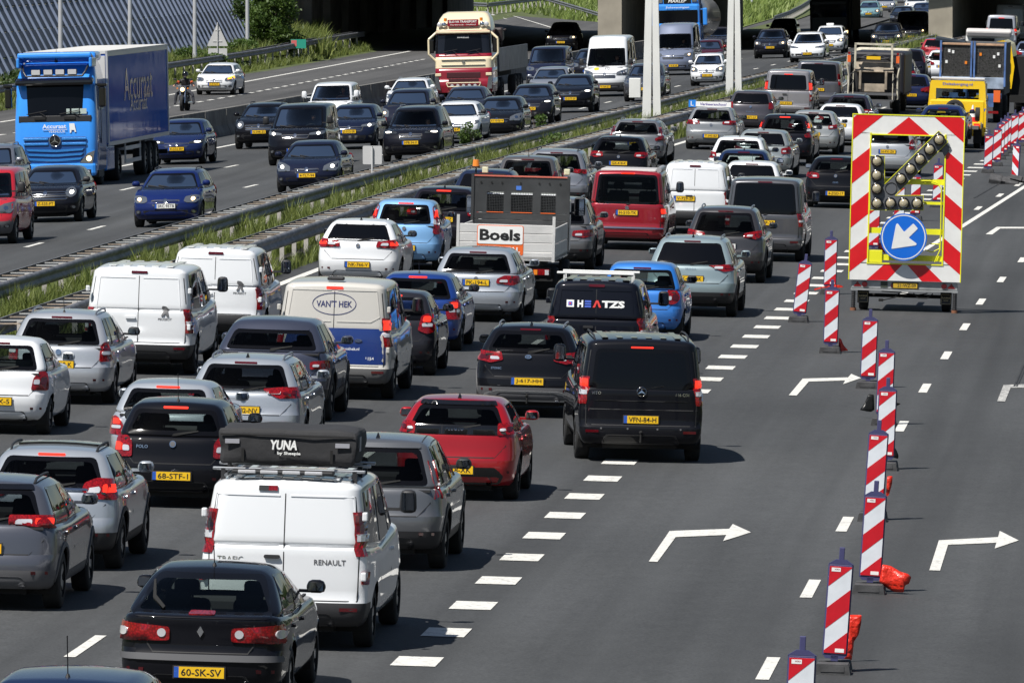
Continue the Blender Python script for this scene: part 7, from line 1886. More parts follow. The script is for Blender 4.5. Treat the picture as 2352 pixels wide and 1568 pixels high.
# --- white flatbed pickup with dark headboard
def flatbed(px, py):
 r = root('flatbed_truck', 'white dropside hire truck with dark mesh headboard and orange beacon', 'truck', JAM); L = 6.4; b = -L / 2; W2 = 1.04
 M_AB = principled('dropside_alloy', (.62, .61, .59), .45, .25, var=(2.5, .1)); M_HB = principled('headboard_grey', (.026, .028, .03), .6, var=(3, .25))
 m = MB(); m.box((0, b + 1.85, .92), (2.08, 3.7, .07)); m.build('bed', [M_AB], r)
 for k in range(4):
  m = MB(); m.box((0, b + .02, .96 + .2 * k), (1.98, .04, .19), 0, bev=.008); m.build('tailboard', [M_AB], r)
 for sx in (-1, 1):
  for k in range(2):
   m = MB(); m.box((sx * (W2 - .02), b + 1.9, 1.06 + .36 * k), (.04, 3.5, .34), 0, bev=.01); m.build('side_board', [M_AB], r)
  m = MB(); m.box((sx * (W2 - .03), b + .02, 1.35), (.06, .06, 1.0)); m.build('corner_post', [M_AB], r)
 wtext('x', 'x', 0, 0, 0, M_TX, r, h=.01) if False else None
 m = MB(); m.prism(rpoly([(-.59, 1.22), (.36, 1.22), (.36, 1.62), (-.59, 1.62)], .04), 'y', b - .008, b - .014); s_ = m.build('sign_board', [M_WH], r)
 m = MB(); m.prism(rpoly([(-.605, .98), (.375, .98), (.375, 1.635), (-.605, 1.635)], .05), 'y', b - .003, b - .007); m.build('sign_border', [M_ORG], r)
 wtext('lettering', 'Boels', -.12, b - .018, 1.42, M_TX, r, w=.86, h=.25, face=-1, bold=.035)
 wtext('lettering', 'RENTAL', .0, b - .018, 1.10, M_WH, r, w=.62, h=.12, face=-1, bold=.03)
 yh = b + 3.75; x0, x1 = -1.02, 1.02
 wins = [(-.72, -.36), (-.20, .26), (.44, .76)]; zt, zb_ = 2.58, 1.0; z0, z1 = 1.78, 2.24
 seg = []; m = MB()
 xs = [x0] + [q for w in wins for q in w] + [x1]
 for k in range(0, len(xs), 2): m.box(((xs[k] + xs[k + 1]) / 2, yh, (z0 + z1) / 2), (xs[k + 1] - xs[k], .05, z1 - z0))
 m.box((0, yh, (zt + z1) / 2), (x1 - x0, .05, zt - z1));
 m.build('headboard', [M_HB], r)
 for k in range(5):
  m = MB(); m.box((0, yh, z0 - .08 - .155 * k), (x1 - x0, .05, .145), 0, bev=.008); m.build('headboard_plank', [M_HB], r)
 m = MB(); m.box((0, yh - .01, zt + .02), (x1 - x0, .07, .03)); m.build('red_edge', [principled('coral_edge', (.5, .12, .08), .6)], r)
 for w in wins:
  m = MB(); n = int((w[1] - w[0]) / .035)
  for k in range(n): m.box((w[0] + (k + .5) * (w[1] - w[0]) / n, yh, (z0 + z1) / 2), (.008, .01, z1 - z0))
  n = int((z1 - z0) / .035)
  for k in range(n): m.box(((w[0] + w[1]) / 2, yh, z0 + (k + .5) * (z1 - z0) / n), (w[1] - w[0], .01, .008))
  o = m.build('mesh_grille', [M_HB], r); o['kind'] = 'stuff'
  m = MB(); m.box(((w[0] + w[1]) / 2, yh - .03, z0 + .008), (w[1] - w[0], .01, .015)); m.build('orange_tape', [M_ORG], r)
 for x in (-.85, -.62, -.4, .0, .4, .62, .85):
  m = MB(); m.cyl((x, yh - .04, 2.45), (x, yh, 2.45), .022, 8); m.build('eyelet', [M_UN], r)
 m = MB(); m.box((-.04, yh - .03, 2.34), (.11, .01, .09)); m.build('sticker', [principled('sticker_blue', (.05, .15, .5), .5)], r)
 for sx in (-1, 1): m = MB(); m.box((sx * 1.03, yh, 1.75), (.06, .1, 1.75)); m.build('headboard_post', [M_HB], r)
 m = MB(); m.cyl((-.98, yh + .1, 2.6), (-.98, yh + .1, 2.76), .02, 6); m.build('beacon_stem', [M_BP], r)
 m = MB(); m.cyl((-.98, yh + .1, 2.76), (-.98, yh + .1, 2.80), .085, 12, 1); m.cyl((-.98, yh + .1, 2.80), (-.98, yh + .1, 2.95), .08, 12, 0, r2=.065); m.build('beacon', [M_AM, M_BP], r)
 for x in (-.78, .98): m = MB(); m.box((x, yh + .1, 2.72), (.13, .08, .14), 0, bev=.02); m.build('work_lamp', [principled('work_lamp_lens', (.6, .58, .4), .3)], r)
 m = MB(); m.box((-.7, yh + .1, 2.63), (.7, .05, .03)); m.build('lamp_bracket', [M_BP], r)
 c = Car('van', L=5.2, W=1.92, H=2.15)
 m = MB(); m.box((0, L / 2 - 1.3, 1.45), (1.86, 2.2, 1.5), 0, bev=.2); m.build('cab', [paint(WHT)], r)
 m = MB(); m.box((0, L / 2 - 2.41, 1.95), (1.5, .02, .45)); m.build('rear_window', [M_GD], r)
 for sx in (-1, 1):
  m = MB(); m.box((sx * 1.17, L / 2 - 1.15, 1.9), (.24, .12, .42), 0, bev=.05); m.box((sx * 1.17, L / 2 - 1.21, 1.95), (.19, .01, .26), 1); m.box((sx * 1.17, L / 2 - 1.21, 1.76), (.19, .01, .1), 1); m.cyl((sx * .9, L / 2 - 1.15, 1.75), (sx * 1.17, L / 2 - 1.15, 1.75), .03, 6); m.build('door_mirror', [M_BP, M_MIR], r)
 for sx in (-1, 1):
  m = MB(); m.box((sx * .76, b + .1, .62), (.34, .06, .13), 0, bev=.01); m.box((sx * .64, b + .065, .62), (.08, .02, .11), 1); m.box((sx * .88, b + .065, .62), (.08, .02, .11), 2); m.build('tail_light', [M_RED, M_AM, M_WL], r)
 m = MB(); m.box((0, b + .15, .62), (1.9, .1, .2)); m.box((0, b + .14, .45), (2.0, .06, .05)); m.build('rear_bar', [M_UN], r)
 p_ = MB(); p_.box((-.35, b + .06, .62), (.52, .015, .11)); p_.build('licence_plate', [M_YP], r)
 m = MB(); m.box((0, 0, .68), (.9, L - .5, .25)); m.build('chassis', [M_UN], r)
 for sx in (-1, 1): m = MB(); m.box((sx * .76, b + .75, .45), (.45, .02, .45)); m.build('mudflap', [M_UN], r)
 lorry_wheels(r, (-.82, .82), (b + 1.3,), .35, .22, True); lorry_wheels(r, (-.85, .85), (L / 2 - .9,), .35, .22)
 place(r, px, py, 'r', L); r.matrix_world = r.matrix_world @ Matrix.Diagonal((1, 1, .955, 1))
flatbed(1158, 688)
# --- garbage truck
def garbage(px, py):
 r = root('garbage_truck', 'cream garbage truck with open rear hopper and lifting frame', 'truck', JAM); L = 8; b = -L / 2
 M_c = principled('worn_cream', (.50, .46, .36), .6, var=(4, .3)); M_k = principled('greasy_black', (.02, .02, .022), .6, var=(4, .4)); M_w = principled('scraped_board', (.30, .25, .19), .8, var=(3, .35))
 M_w = principled('scraped_board', (.17, .13, .095), .8, var=(3, .45))
 m = MB(); m.box((.10, 1.0, 1.6), (2.1, 5.6, 1.75), 0, bev=.12); m.build('refuse_body', [principled('dark_body', (.014, .014, .02), .5)], r)
 for sx in (-1, 1):
  m = MB(); m.prism([(b + .1, .7), (b + 1.4, .6), (b + 1.6, 2.4), (b + .9, 2.45), (b + .45, 1.9)], 'x', sx * .98 - .03, sx * .98 + .03); m.build('hopper_cheek', [M_k], r)
  m = MB(); m.tube([(sx * 1.04, b + .1, 2.35), (sx * 1.06, b + .1, 1.9), (sx * .98, b + .1, 1.5), (sx * 1.0, b + .1, .6)], .04, 6); m.build('lift_rail', [M_c], r)
  m = MB(); m.box((sx * .74, b + .05, 2.33), (.08, .08, 1.0)); m.build('frame_post', [M_c], r)
  m = MB(); m.box((sx * .80, b + .02, 1.1), (.035, .05, 1.2)); m.build('lift_rail', [M_c], r)
  m = MB(); m.box((sx * .98, b - .02, 2.2), (.13, .02, .28), 0); m.box((sx * .98, b - .01, 2.42), (.1, .03, .1), 1); m.build('marker_board', [M_ORG, M_RED], r)
  m = MB(); m.tube([(sx * .75, b, 1.7), (sx * .93, b, 1.55), (sx * .78, b, 1.3), (sx * .95, b, 1.1)], .022, 5); m.build('hydraulic_hose', [M_k], r)
  m = MB(); m.box((sx * .52, b + .1, 1.35), (.10, .12, .75), 0, bev=.02); m.build('comb_lift', [M_w], r)
 m = MB(); m.box((0, b + .05, 2.80), (1.56, .08, .08)); m.build('top_bar', [M_c], r)
 m = MB(); m.box((0, b + .9, 1.4), (1.9, .5, 1.7)); m.build('hopper_back', [M_k], r)
 m = MB(); m.box((0, b + .45, 1.86), (1.6, .10, .42), 0, Matrix.Rotation(rad(-25), 3, 'X')); m.build('packer_plate', [M_w], r)
 m = MB(); m.box((0, b + .25, 1.05), (.92, .1, .32)); m.build('bin_board', [M_w], r)
 m = MB(); m.box((0, b + .25, .8), (1.9, .5, .10)); m.box((0, b + .1, .55), (1.7, .3, .06)); m.build('hopper_sill', [M_GP], r)
 m = MB(); m.tube([(-.7, b + .3, 2.15), (-.3, b + .2, 2.32), (0, b + .2, 2.38), (.3, b + .2, 2.32), (.7, b + .3, 2.15)], .05, 6); m.tube([(-.85, b + .2, 2.0), (-.6, b + .1, 2.25), (-.2, b + .1, 2.2)], .035, 6); m.tube([(.85, b + .2, 2.0), (.6, b + .1, 2.25), (.2, b + .1, 2.2)], .035, 6); m.build('hydraulic_arm', [M_k], r)
 m = MB(); m.box((0, b - .02, 2.25), (.56, .02, .13)); m.build('licence_plate', [M_YP], r)
 lorry_wheels(r, (-.85, .85), (b + 2.2, L / 2 - 1.4), .48, .3, False)
 m = MB(); m.box((0, 0, .7), (1.0, 7, .35)); m.build('chassis', [M_UN], r)
 m = MB(); m.box((0, L / 2 - .9, 1.6), (2.2, 1.7, 1.9), bev=.1); m.build('cab', [M_c], r)
 place(r, px, py, 'r', L)
garbage(2003, 262)
# --- yellow recovery truck
def recovery(px, py):
 r = root('recovery_truck', 'yellow recovery truck with spare wheel, blue squares and lettering', 'truck', JAM); L = 7.0; b = -L / 2
 M_y = principled('signal_yellow', (.82, .52, .01), .3, 0, 1); M_b = principled('square_blue', (.03, .10, .45), .5)
 yc = 0.6
 def plate_(pts, y, th=.06): m = MB(); m.prism(pts, 'y', y, y + th); return m
 o = [(-1.03, .55), (1.03, .55), (1.0, 1.3), (.93, 2.30), (-.93, 2.30), (-1.0, 1.3)]
 m = MB(); m.box((0, yc, 1.0), (2.06, .06, 1.0)); m.prism([(-1.02, 1.5), (-.76, 1.5), (-.76, 2.0), (-.93, 2.3), (-.97, 2.2)], 'y', yc - .03, yc + .03); m.prism([(1.02, 1.5), (.76, 1.5), (.76, 2.0), (.93, 2.3), (.97, 2.2)], 'y', yc - .03, yc + .03); m.prism([(-.80, 2.02), (.80, 2.02), (.93, 2.3), (-.93, 2.3)], 'y', yc - .031, yc + .029)
 m.build('rear_wall', [M_y], r)
 m = MB(); m.box((0, yc + .9, 1.0), (2.0, 1.9, 1.3), bev=.08); m.box((0, yc + 1.1, 2.24), (1.8, 1.9, .1), bev=.03)
 for sx in (-1, 1): m.box((sx * .93, yc + .9, 1.85), (.06, 1.7, .7))
 m.build('cab', [M_y], r)
 m = MB(); m.box((0, yc + .12, 1.76), (1.52, .02, .56), 0, bev=.008); m.build('rear_window', [M_GC], r)
 for x in (-.45, .12, .5): inst(seat_mesh(), r, (x, yc + .9, .75), (0, 0, 0), 'seat')
 m = MB(); m.box((0, yc + .2, 2.38), (1.9, .3, .07), bev=.02); m.build('light_bar', [principled('lightbar_glass', (.6, .62, .66), .2)], r)
 wtext('lettering', 'Deltaberging.nl', 0, yc - .045, 2.17, M_b, r, w=1.05, h=.12, face=-1, bold=.01)
 k = 0
 for x in (-.85, -.65, -.45, .4, .6, .78, .95):
  m = MB(); m.prism([(x - .05, 1.24), (x + .03, 1.24), (x + .06, 1.34), (x - .02, 1.34)], 'y', yc - .036, yc - .032); m.build('blue_square', [M_b], r)
 t, rr_ = wheel_meshes(.34, .2, 0); w_ = inst(t, r, (-.08, yc - .12, 1.30), (0, 0, rad(90)), 'spare_wheel'); inst(rr_, w_, (0, 0, 0), (0, 0, rad(180)), 'rim')
 m = MB(); m.box((0, b + 2.2, .75), (1.9, 3.6, .12)); m.build('deck', [principled('deck_grey', (.12, .12, .12), .6)], r)
 for sx in (-1, 1):
  m = MB(); m.box((sx * .86, b + 1.2, .75), (.3, .5, .35), 0, bev=.03); m.build('rear_locker', [M_y], r)
  m = MB(); m.box((sx * .86, b + .93, .82), (.2, .03, .12), 0); m.build('tail_light', [M_LIT if sx > 0 else M_RED], r)
  m = MB(); m.box((sx * .9, b + .97, .45), (.3, .05, .5)); m.build('mudflap', [M_UN], r)
 m = MB(); m.cyl((.80, b + 1.1, 1.2), (.95, b + 1.1, 1.2), .24, 16); m.build('dolly_wheel', [M_RB], r)
 cn = root('traffic_cone', 'red and white traffic cone carried on the yellow recovery truck', 'cone'); m = MB()
 for k in range(4): m.cyl((0, 0, .02 + .14 * k), (0, 0, .02 + .14 * (k + 1)), .15 - .033 * k, 14, k % 2, r2=.15 - .033 * (k + 1))
 m.box((0, 0, .01), (.36, .36, .03), 0); m.build('cone', [principled('cone_red', (.65, .03, .02), .5), M_WH], cn)
 lorry_wheels(r, (-.85, .85), (b + 1.9,), .4, .24); lorry_wheels(r, (-.85, .85), (L / 2 - 1.0,), .4, .24)
 M = place(r, px, py, 'r', L); cn.matrix_world = M @ Matrix.Translation((.68, b + 1.6, .93))
recovery(2182, 342)
# --- blue skip lorry carrying caged machines, seen from behind
def skip(px, py):
 r = root('skip_lorry', 'blue lorry stacked with two rusty mesh-sided blue units', 'lorry', JAM); L = 8; b = -L / 2
 M_b = principled('worn_blue_steel', (.09, .17, .38), .6, .2, var=(2.5, .45)); M_g = principled('dusty_blue_grey', (.27, .33, .42), .7, var=(2.2, .45)); M_ru = principled('rusty_edge', (.42, .26, .16), .8, var=(6, .3)); M_m = principled('grimy_mesh', (.07, .068, .065), .8, var=(14, .6))
 for x in (-.66, .66):
  for sx in (-.6, .6): m = MB(); m.box((x + sx, b + .3, 2.3), (.07, .3, 1.75)); m.build('unit_frame', [M_b], r)
  m = MB(); m.box((x, b + .35, 1.55), (1.16, .35, .45), 0, bev=.02); m.build('lower_panel', [M_g], r)
  m = MB(); m.box((x, b + .32, 2.42), (1.1, .1, 1.15), 0); m.build('cage_back', [M_m], r)
  m = MB()
  for k in range(12): m.box((x - .52 + k * 1.04 / 11, b + .24, 2.42), (.018, .02, 1.15))
  for k in range(12): m.box((x, b + .23, 1.88 + k * 1.08 / 11), (1.1, .02, .018))
  o = m.build('mesh_grille', [M_m], r); o['kind'] = 'stuff'
  m = MB(); m.box((x, b + .28, 3.05), (1.12, .2, .09), 0, bev=.02); m.build('top_rail', [M_ru], r)
  for q in range(4):
   m = MB(); m.box((x + random.uniform(-.4, .4), b + .21, random.uniform(2.2, 2.8)), (.09, .02, .12)); m.build('label_plate', [M_WH if q != 1 else M_AM], r)
 m = MB(); m.box((0, b + 3.6, 2.1), (2.45, 5, 2.0)); m.build('load_box', [M_m], r)
 m = MB(); m.box((-.9, b + .8, 3.15), (1.2, .6, .2), 0, Matrix.Rotation(rad(8), 3, 'Y'), bev=.05); m.build('rolled_tarpaulin', [principled('dark_tarp', (.012, .022, .035), .7)], r)
 m = MB(); m.box((0, b + .5, 1.05), (2.3, .5, .2)); m.box((.35, b + .25, .85), (1.0, .1, .45)); m.build('rear_frame', [M_b], r)
 m = MB(); m.cyl((-.25, b + .1, .2), (-.25, b + .1, 1.3), .09, 10); m.build('stabiliser_leg', [M_b], r)
 m = MB(); m.cyl((-.25, b + .1, .06), (-.25, b + .1, .2), .2, 10); m.build('stabiliser_foot', [M_UN], r)
 m = MB(); m.box((.35, b + .16, 1.02), (.52, .02, .14)); m.build('licence_plate', [M_YP], r)
 m = MB(); m.box((.98, b + .15, 1.05), (.26, .03, .46)); m.build('marker_board', [M_ORG], r)
 for sx in (-1, 1): m = MB(); m.box((sx * .85, b + .15, .42), (.4, .05, .1)); m.build('tail_light', [M_RED], r)
 m = MB(); m.prism([(.5, .75), (.62, .75), (.56, .87)], 'y', b + .14, b + .15); m.build('triangle_reflector', [M_RED], r)
 lorry_wheels(r, (-.95, .95), (b + 1.8, L / 2 - 1.5), .5, .32)
 m = MB(); m.box((0, 0, .7), (1.0, 7, .3)); m.build('chassis', [M_UN], r)
 place(r, px, py, 'r', L)
 r2 = root('dumper_truck', 'lorry with pale roof deflector just beyond the blue stacked lorry', 'truck', JAM); m = MB()
 m.box((0, 0, 3.05), (2.35, .5, .38), 0, Matrix.Rotation(rad(20), 3, 'X'), bev=.1); m.build('roof_deflector', [principled('pale_deflector', (.55, .52, .5), .4)], r2)
 m = MB(); m.box((0, .9, 1.9), (2.4, 1.8, 2.2), 0, bev=.1); m.build('cab', [M_MAST], r2)
 m = MB(); m.box((-.3, -.12, 2.55), (1.2, .1, .4)); m.build('rear_window', [M_GD], r2)
 m = MB(); m.box((0, 0, .8), (1.0, 5, .4)); m.build('chassis', [M_UN], r2)
 lorry_wheels(r2, (-.95, .95), (1.2, -2), .5, .32); place(r2, 2262, 205, 'r', 5); r2.matrix_world = r2.matrix_world @ Matrix.Diagonal((.9, 1, .84, 1))
 r3 = root('crane_truck', 'yellow crane lorry body with a black hose at the right edge', 'truck', JAM); m = MB()
 m.prism([(-1.2, 1.1), (-.55, 1.1), (-.45, 2.0), (-.62, 2.9), (-.9, 3.05), (-1.2, 3.0)], 'y', -2, 2); m.build('crane_cover', [MATS['signal_yellow']], r3)
 m = MB(); m.tube([(-1.1, -2.1, 2.2), (-.95, -2.15, 2.5), (-.75, -2.15, 2.4), (-.7, -2.1, 2.0), (-.9, -2.1, 1.6)], .04, 6); m.build('hose', [M_UN], r3)
 m = MB(); m.prism(ell(-.85, 1.35, .2, .42, 16), 'y', -2.08, -2.05); m.build('mirror_back', [M_WH], r3)
 m = MB(); m.box((.1, .3, 1.6), (1.5, 4, 1.6)); m.build('body', [M_UN], r3)
 lorry_wheels(r3, (-.95, .95), (-1.2, 1.8), .5, .32); m = MB(); m.box((0, 0, .7), (1.2, 4.2, .3)); m.build('chassis', [M_UN], r3)
 place(r3, 2352, 268, 'r', 4.4)
skip(2230, 282)
# --- the arrow trailer
def arrow_trailer():
 r = root('arrow_trailer', 'red and white striped lamp arrow trailer with round blue arrow sign', 'traffic sign trailer')
 M_y = principled('lime_yellow', (.76, .74, .02), .4); M_r = principled('reflective_red', (.62, .006, .012), .3, 0, .6, var=(5, .06)); M_w = principled('reflective_white', (.72, .72, .70), .35, 0, .5, var=(5, .05)); M_gr = principled('lamp_panel_grey', (.095, .10, .11), .5)
 s = 108.6; X = lambda px: (px - 2079) / s; Z = lambda py: .66 + (645 - py) / s
 def pt(px, py):
  t = (py - 645) / 385.0
  return (X(px - (2.5 if py < 0 else 0) - t * -9.6), Z(py - (px - 2079) * .031))
 W0, W1 = -1.2, 1.2; H0, H1 = .66, 4.18; F_ = .41
 m = MB(); fw = F_
 for c, d in (((0, 0, H0 + .175), (2.4, .05, .35)), ((0, 0, H1 - .2), (2.4, .05, .4)), ((W0 + .19, 0, (H0 + H1) / 2), (.38, .05, H1 - H0 - .75)), ((W1 - .19, 0, (H0 + H1) / 2), (.38, .05, H1 - H0 - .75))): m.box(c, d)
 m.build('board', [M_w], r)
 def clip(poly, x0, x1, z0, z1):
  def cut(pl, f_):
   out = []
   for i in range(len(pl)):
    a, b = pl[i - 1], pl[i]; fa, fb = f_(a), f_(b)
    if (fa >= 0) != (fb >= 0): t = fa / (fa - fb); out.append((a[0] + (b[0] - a[0]) * t, a[1] + (b[1] - a[1]) * t))
    if fb >= 0: out.append(b)
   return out
  for f_ in (lambda p: p[0] - x0, lambda p: x1 - p[0], lambda p: p[1] - z0, lambda p: z1 - p[1]):
   poly = cut(poly, f_)
   if not poly: return []
  return poly
 def stripe(poly, rect):
  q = clip(poly, *rect)
  if len(q) > 2: m = MB(); m.prism(q, 'y', -.0285, -.0265); m.build('stripe', [M_r], r)
 L_, R_, T_, B_ = (W0, W0 + .38, H0, H1), (W1 - .38, W1, H0, H1), (W0 + .38, W1 - .38, H1 - .4, H1), (W0 + .38, W1 - .38, H0, H0 + .35)
 p = .94; w = .47
 for k in range(-3, 8):
  z = H0 + .18 + p * k - .1
  band = [(-1.3, z), (.0, z + 1.3 * .82), (.0, z + 1.3 * .82 + w), (-1.3, z + w)]
  q = clip(band, -1.3, 0, 0, 5)
  for rect in (L_, (W0 + .38, 0, H1 - .4, H1)): stripe(band, rect)
  bandr = [(-a, b) for a, b in band][::-1]
  for rect in (R_, (0, W1 - .38, H1 - .4, H1)): stripe(bandr, rect)
 for sx in (-1, 1):
  for pl in ([(sx * .05, H0 + .35), (sx * .44, H0 + .35), (sx * .82, H0), (sx * .38, H0)],): stripe(pl if sx > 0 else pl[::-1], B_)
  for pl in ([(sx * .05, H0 + .35), (sx * .44, H0 + .35), (sx * .82, H0), (sx * .38, H0)],): stripe(pl, (-1.2, 1.2, H0, H0 + .35)) if False else None
 m = MB()
 for c, d in (((0, 0, H1 + .01), (2.44, .07, .02)), ((W0 - .01, 0, (H0 + H1) / 2), (.02, .07, H1 - H0)), ((W1 + .01, 0, (H0 + H1) / 2), (.02, .07, H1 - H0)),
 ((W0 + .39, 0, (H0 + H1) / 2), (.03, .08, H1 - H0 - .75)), ((W1 - .39, 0, (H0 + H1) / 2), (.03, .08, H1 - H0 - .75)), ((0, 0, H1 - .41), (1.66, .08, .025)), ((0, 0, H0 + .36), (1.66, .08, .025))): m.box(c, d)
 m.build('edging', [M_y], r)
 for z in (1.15, 1.72, 2.78, 2.33): m = MB(); m.box((.03 if z != 2.33 else .6, .05, z), (1.62 if z != 2.33 else .45, .06, .12 if z != 2.33 else .06)); m.build('cross_bar', [M_y], r)
 m = MB(); m.box((-.66, .03, 1.17), (.33, .1, .26), bev=.01); m.build('battery_box', [M_y], r)
 def panel(pl, y=-.10): m = MB(); m.prism(pl, 'y', y, y + .05); o = m.build('lamp_panel', [M_gr], r); e = MB(); n = len(pl); e.tube([(q[0], y, q[1]) for q in pl + pl[:1]], .008, 4); e.build('panel_edge', [M_y], o)
 sc = .28045 / s
 def b4(x, y): return (X(1723.8 + x * .28045 + .0) - .0 + ((y - 560) * .28045) * -.0 + 0, Z(376.9 + y * .28045 - (1723.8 + x * .28045 - 2079) * .031))
 lean = lambda q: (q[0] - (q[1] - .66) * .025, q[1])
 def Bp(x, y): return lean(b4(x, y))
 a4 = lambda x, y: Bp(x, y - 1344)          # crop with the top at 0 instead of 600 (600*2.24)
 panel([a4(977, 1265), a4(1100, 1265), a4(1100, 1500), a4(1552, 1062), a4(1632, 1150), Bp(1190, 250), Bp(1425, 250), Bp(1425, 372), Bp(977, 370)])
 lamps = [a4(1037, 1310), a4(1035, 1425), a4(1035, 1535), Bp(1037, 313), Bp(1150, 313), Bp(1261, 314), Bp(1374, 314), a4(1236, 1456), a4(1316, 1376), a4(1397, 1296), a4(1477, 1215), a4(1557, 1134)]
 for x, z in lamps:
  m = MB(); m.lathe([(.0, -.02), (.118, -.02), (.13, .0), (.13, .05)], (x, -.155, z), 'y', 20, 0); h_ = m.build('lamp_housing', [M_GL], r)
  m = MB(); m.lathe([(0, -.05), (.04, -.048), (.08, -.035), (.098, .0)], (x, -.165, z), 'y', 20, 0); m.build('lens', [principled('warm_lens', (.50, .43, .29), .18, .35, 1)], h_)
 m = MB(); x, z = Bp(1154, 190); m.lathe([(.115, -.0), (.125, -.012), (.135, 0)], (x, -.103, z), 'y', 24, 0); m.build('spare_ring', [M_BP], r)
 m = MB(); q = [a4(1632, 1150), a4(1720, 1195), a4(1765, 1230) if False else a4(1700, 1210), a4(1600, 1275)]; m.prism([a4(1560, 1190), a4(1612, 1165), a4(1658, 1210), a4(1600, 1275)], 'y', -.05, -.03); m.build('gusset', [M_gr], r)
 cx, cz = Bp(1262, 592); R0 = .505
 m = MB(); m.prism(ell(cx, cz, R0, R0, 40), 'y', -.22, -.19); s_ = m.build('round_sign', [principled('sign_blue', (.005, .13, .60), .3, 0, .5)], r)
 m = MB(); n = 40; V = []
 for k in range(n):
  a = 2 * math.pi * k / n
  for q in (R0 * .90, R0 * .945): V.append((cx + q * math.cos(a), -.2225, cz + q * math.sin(a)))
 m.add(V, [(2 * k, 2 * ((k + 1) % n), 2 * ((k + 1) % n) + 1, 2 * k + 1) for k in range(n)]); m.build('ring', [M_w], s_)
 ar = [(1208, 475), (1265, 548), (1342, 476), (1382, 520), (1305, 596), (1376, 646), (1370, 660), (1160, 690), (1195, 482)]
 pl = [(cx + (x - 1262) * sc * .985, cz - (y - 592 - (x - 1262) * .031) * sc * .985) for x, y in ar]
 m = MB(); m.prism(rpoly(pl, .02, 2), 'y', -.2265, -.2228); m.build('arrow', [M_w], s_)
 m = MB(); m.cyl((cx, -.18, cz), (cx, .03, cz), .04, 8); m.build('sign_stay', [M_y], r)
 m = MB(); x, z = Bp(1560, 660); m.tube([Vector((q[0], -.02, q[1])) for q in [Bp(1440, 700), Bp(1500, 720), Bp(1560, 690), Bp(1560, 655), Bp(1480, 650)]], .012, 5); m.tube([Vector((q[0], -.02, q[1])) for q in [Bp(1400, 130), Bp(1480, 130), Bp(1540, 150), Bp(1575, 200), Bp(1570, 500), Bp(1565, 700), Bp(1520, 800)]], .014, 5); m.build('cable', [M_y], r)
 M_ch = principled('trailer_grey', (.33, .34, .34), .5, .3, var=(3, .2))
 m = MB(); m.box((0, .1, .565), (2.3, .12, .17), 0, bev=.01); m.box((0, .1, .455), (2.32, .2, .035)); m.build('rear_beam', [M_ch], r)
 for sx in (-1, 1):
  m = MB(); m.prism([(sx * 1.10, .52), (sx * .93, .52), (sx * 1.02, .63)][::sx], 'y', .03, .038); m.build('triangle_reflector', [M_RED], r)
  m = MB(); m.cyl((sx * .86, .0, .57), (sx * .86, .04, .57), .06, 16); m.build('tail_light', [M_DRD], r)
  m = MB()
  for k in range(9): m.lathe([(.035, .0), (.055, .018), (.035, .036)], (sx * 1.10, .05, .06 + .04 * k), 'z', 12, 0)
  m.cyl((sx * 1.10, .05, 0), (sx * 1.10, .05, .06), .07, 12, 1); m.build('jack_leg', [M_BP, principled('rust', (.2, .08, .04), .8)], r)
  m = MB(); m.box((sx * .90, .25, .30), (.24, .02, .28), 0, bev=.008); m.box((sx * .90, .238, .22), (.22, .004, .10), 1); fl_ = m.build('mudflap', [M_UN, principled('flap_border', (.03, .03, .03), .6)], r)
  e = MB(); e.tube([(sx * .90 + a, .236, .28 + b_) for a, b_ in ((-.1, .1), (.1, .1), (.1, -.1), (-.1, -.1), (-.1, .1))], .004, 4); e.build('border', [principled('pale_gold', (.6, .5, .3), .5)], fl_)
  wtext('lettering', 'CLAUSHUIS', sx * .90, .233, .31, MATS['pale_gold'], fl_, w=.18, h=.04, face=-1, bold=.02); wtext('lettering', 'GROEP', sx * .90, .233, .255, MATS['pale_gold'], fl_, w=.11, h=.03, face=-1)
  add_wheel(r, sx * .90, .7, .31, .2)
 m = MB(); m.cyl((-.9, .7, .31), (.9, .7, .31), .04, 8); m.tube([(-.5, .2, .42), (-.1, .2, .40), (.3, .2, .36), (.5, .2, .40)], .012, 5); m.tube([(-.1, .1, .4), (-.2, .05, .3), (-.45, .0, .24)], .012, 5); m.box((-.5, 0, .24), (.1, .06, .06), bev=.01); m.tube([(.2, .1, .4), (.3, .05, .3), (.5, .05, .3), (.62, .1, .4)], .012, 5); m.build('cable', [M_UN], r)
 m = MB(); m.box((0, 1.6, .5), (1.4, 3.0, .1)); m.box((0, 3.6, .5), (.1, 2.2, .1)); m.build('chassis', [M_ch], r)
 m = MB(); m.box((.02, .025, .56), (.56, .02, .13), 1); m.box((.02, .012, .56), (.52, .01, .11), 0); p_ = m.build('licence_plate', [principled('dull_plate_yellow', (.50, .32, .02), .5), M_UN], r)
 wtext('lettering', '21-WZ-09', .05, .005, .56, M_TX, p_, w=.40, h=.07, face=-1, bold=.012)
 m = MB(); m.box((-.44, .035, .57), (.15, .01, .13)); m.build('sticker', [principled('dark_sticker', (.04, .05, .035), .6)], r); m = MB(); m.box((-.24, .03, .56), (.1, .02, .09)); m.build('reflector', [M_DRD], r)
 place(r, 2075.5, 716, 'r', 0.0); r.matrix_world = r.matrix_world @ Matrix.Diagonal((.965, 1, .98, 1))
arrow_trailer()
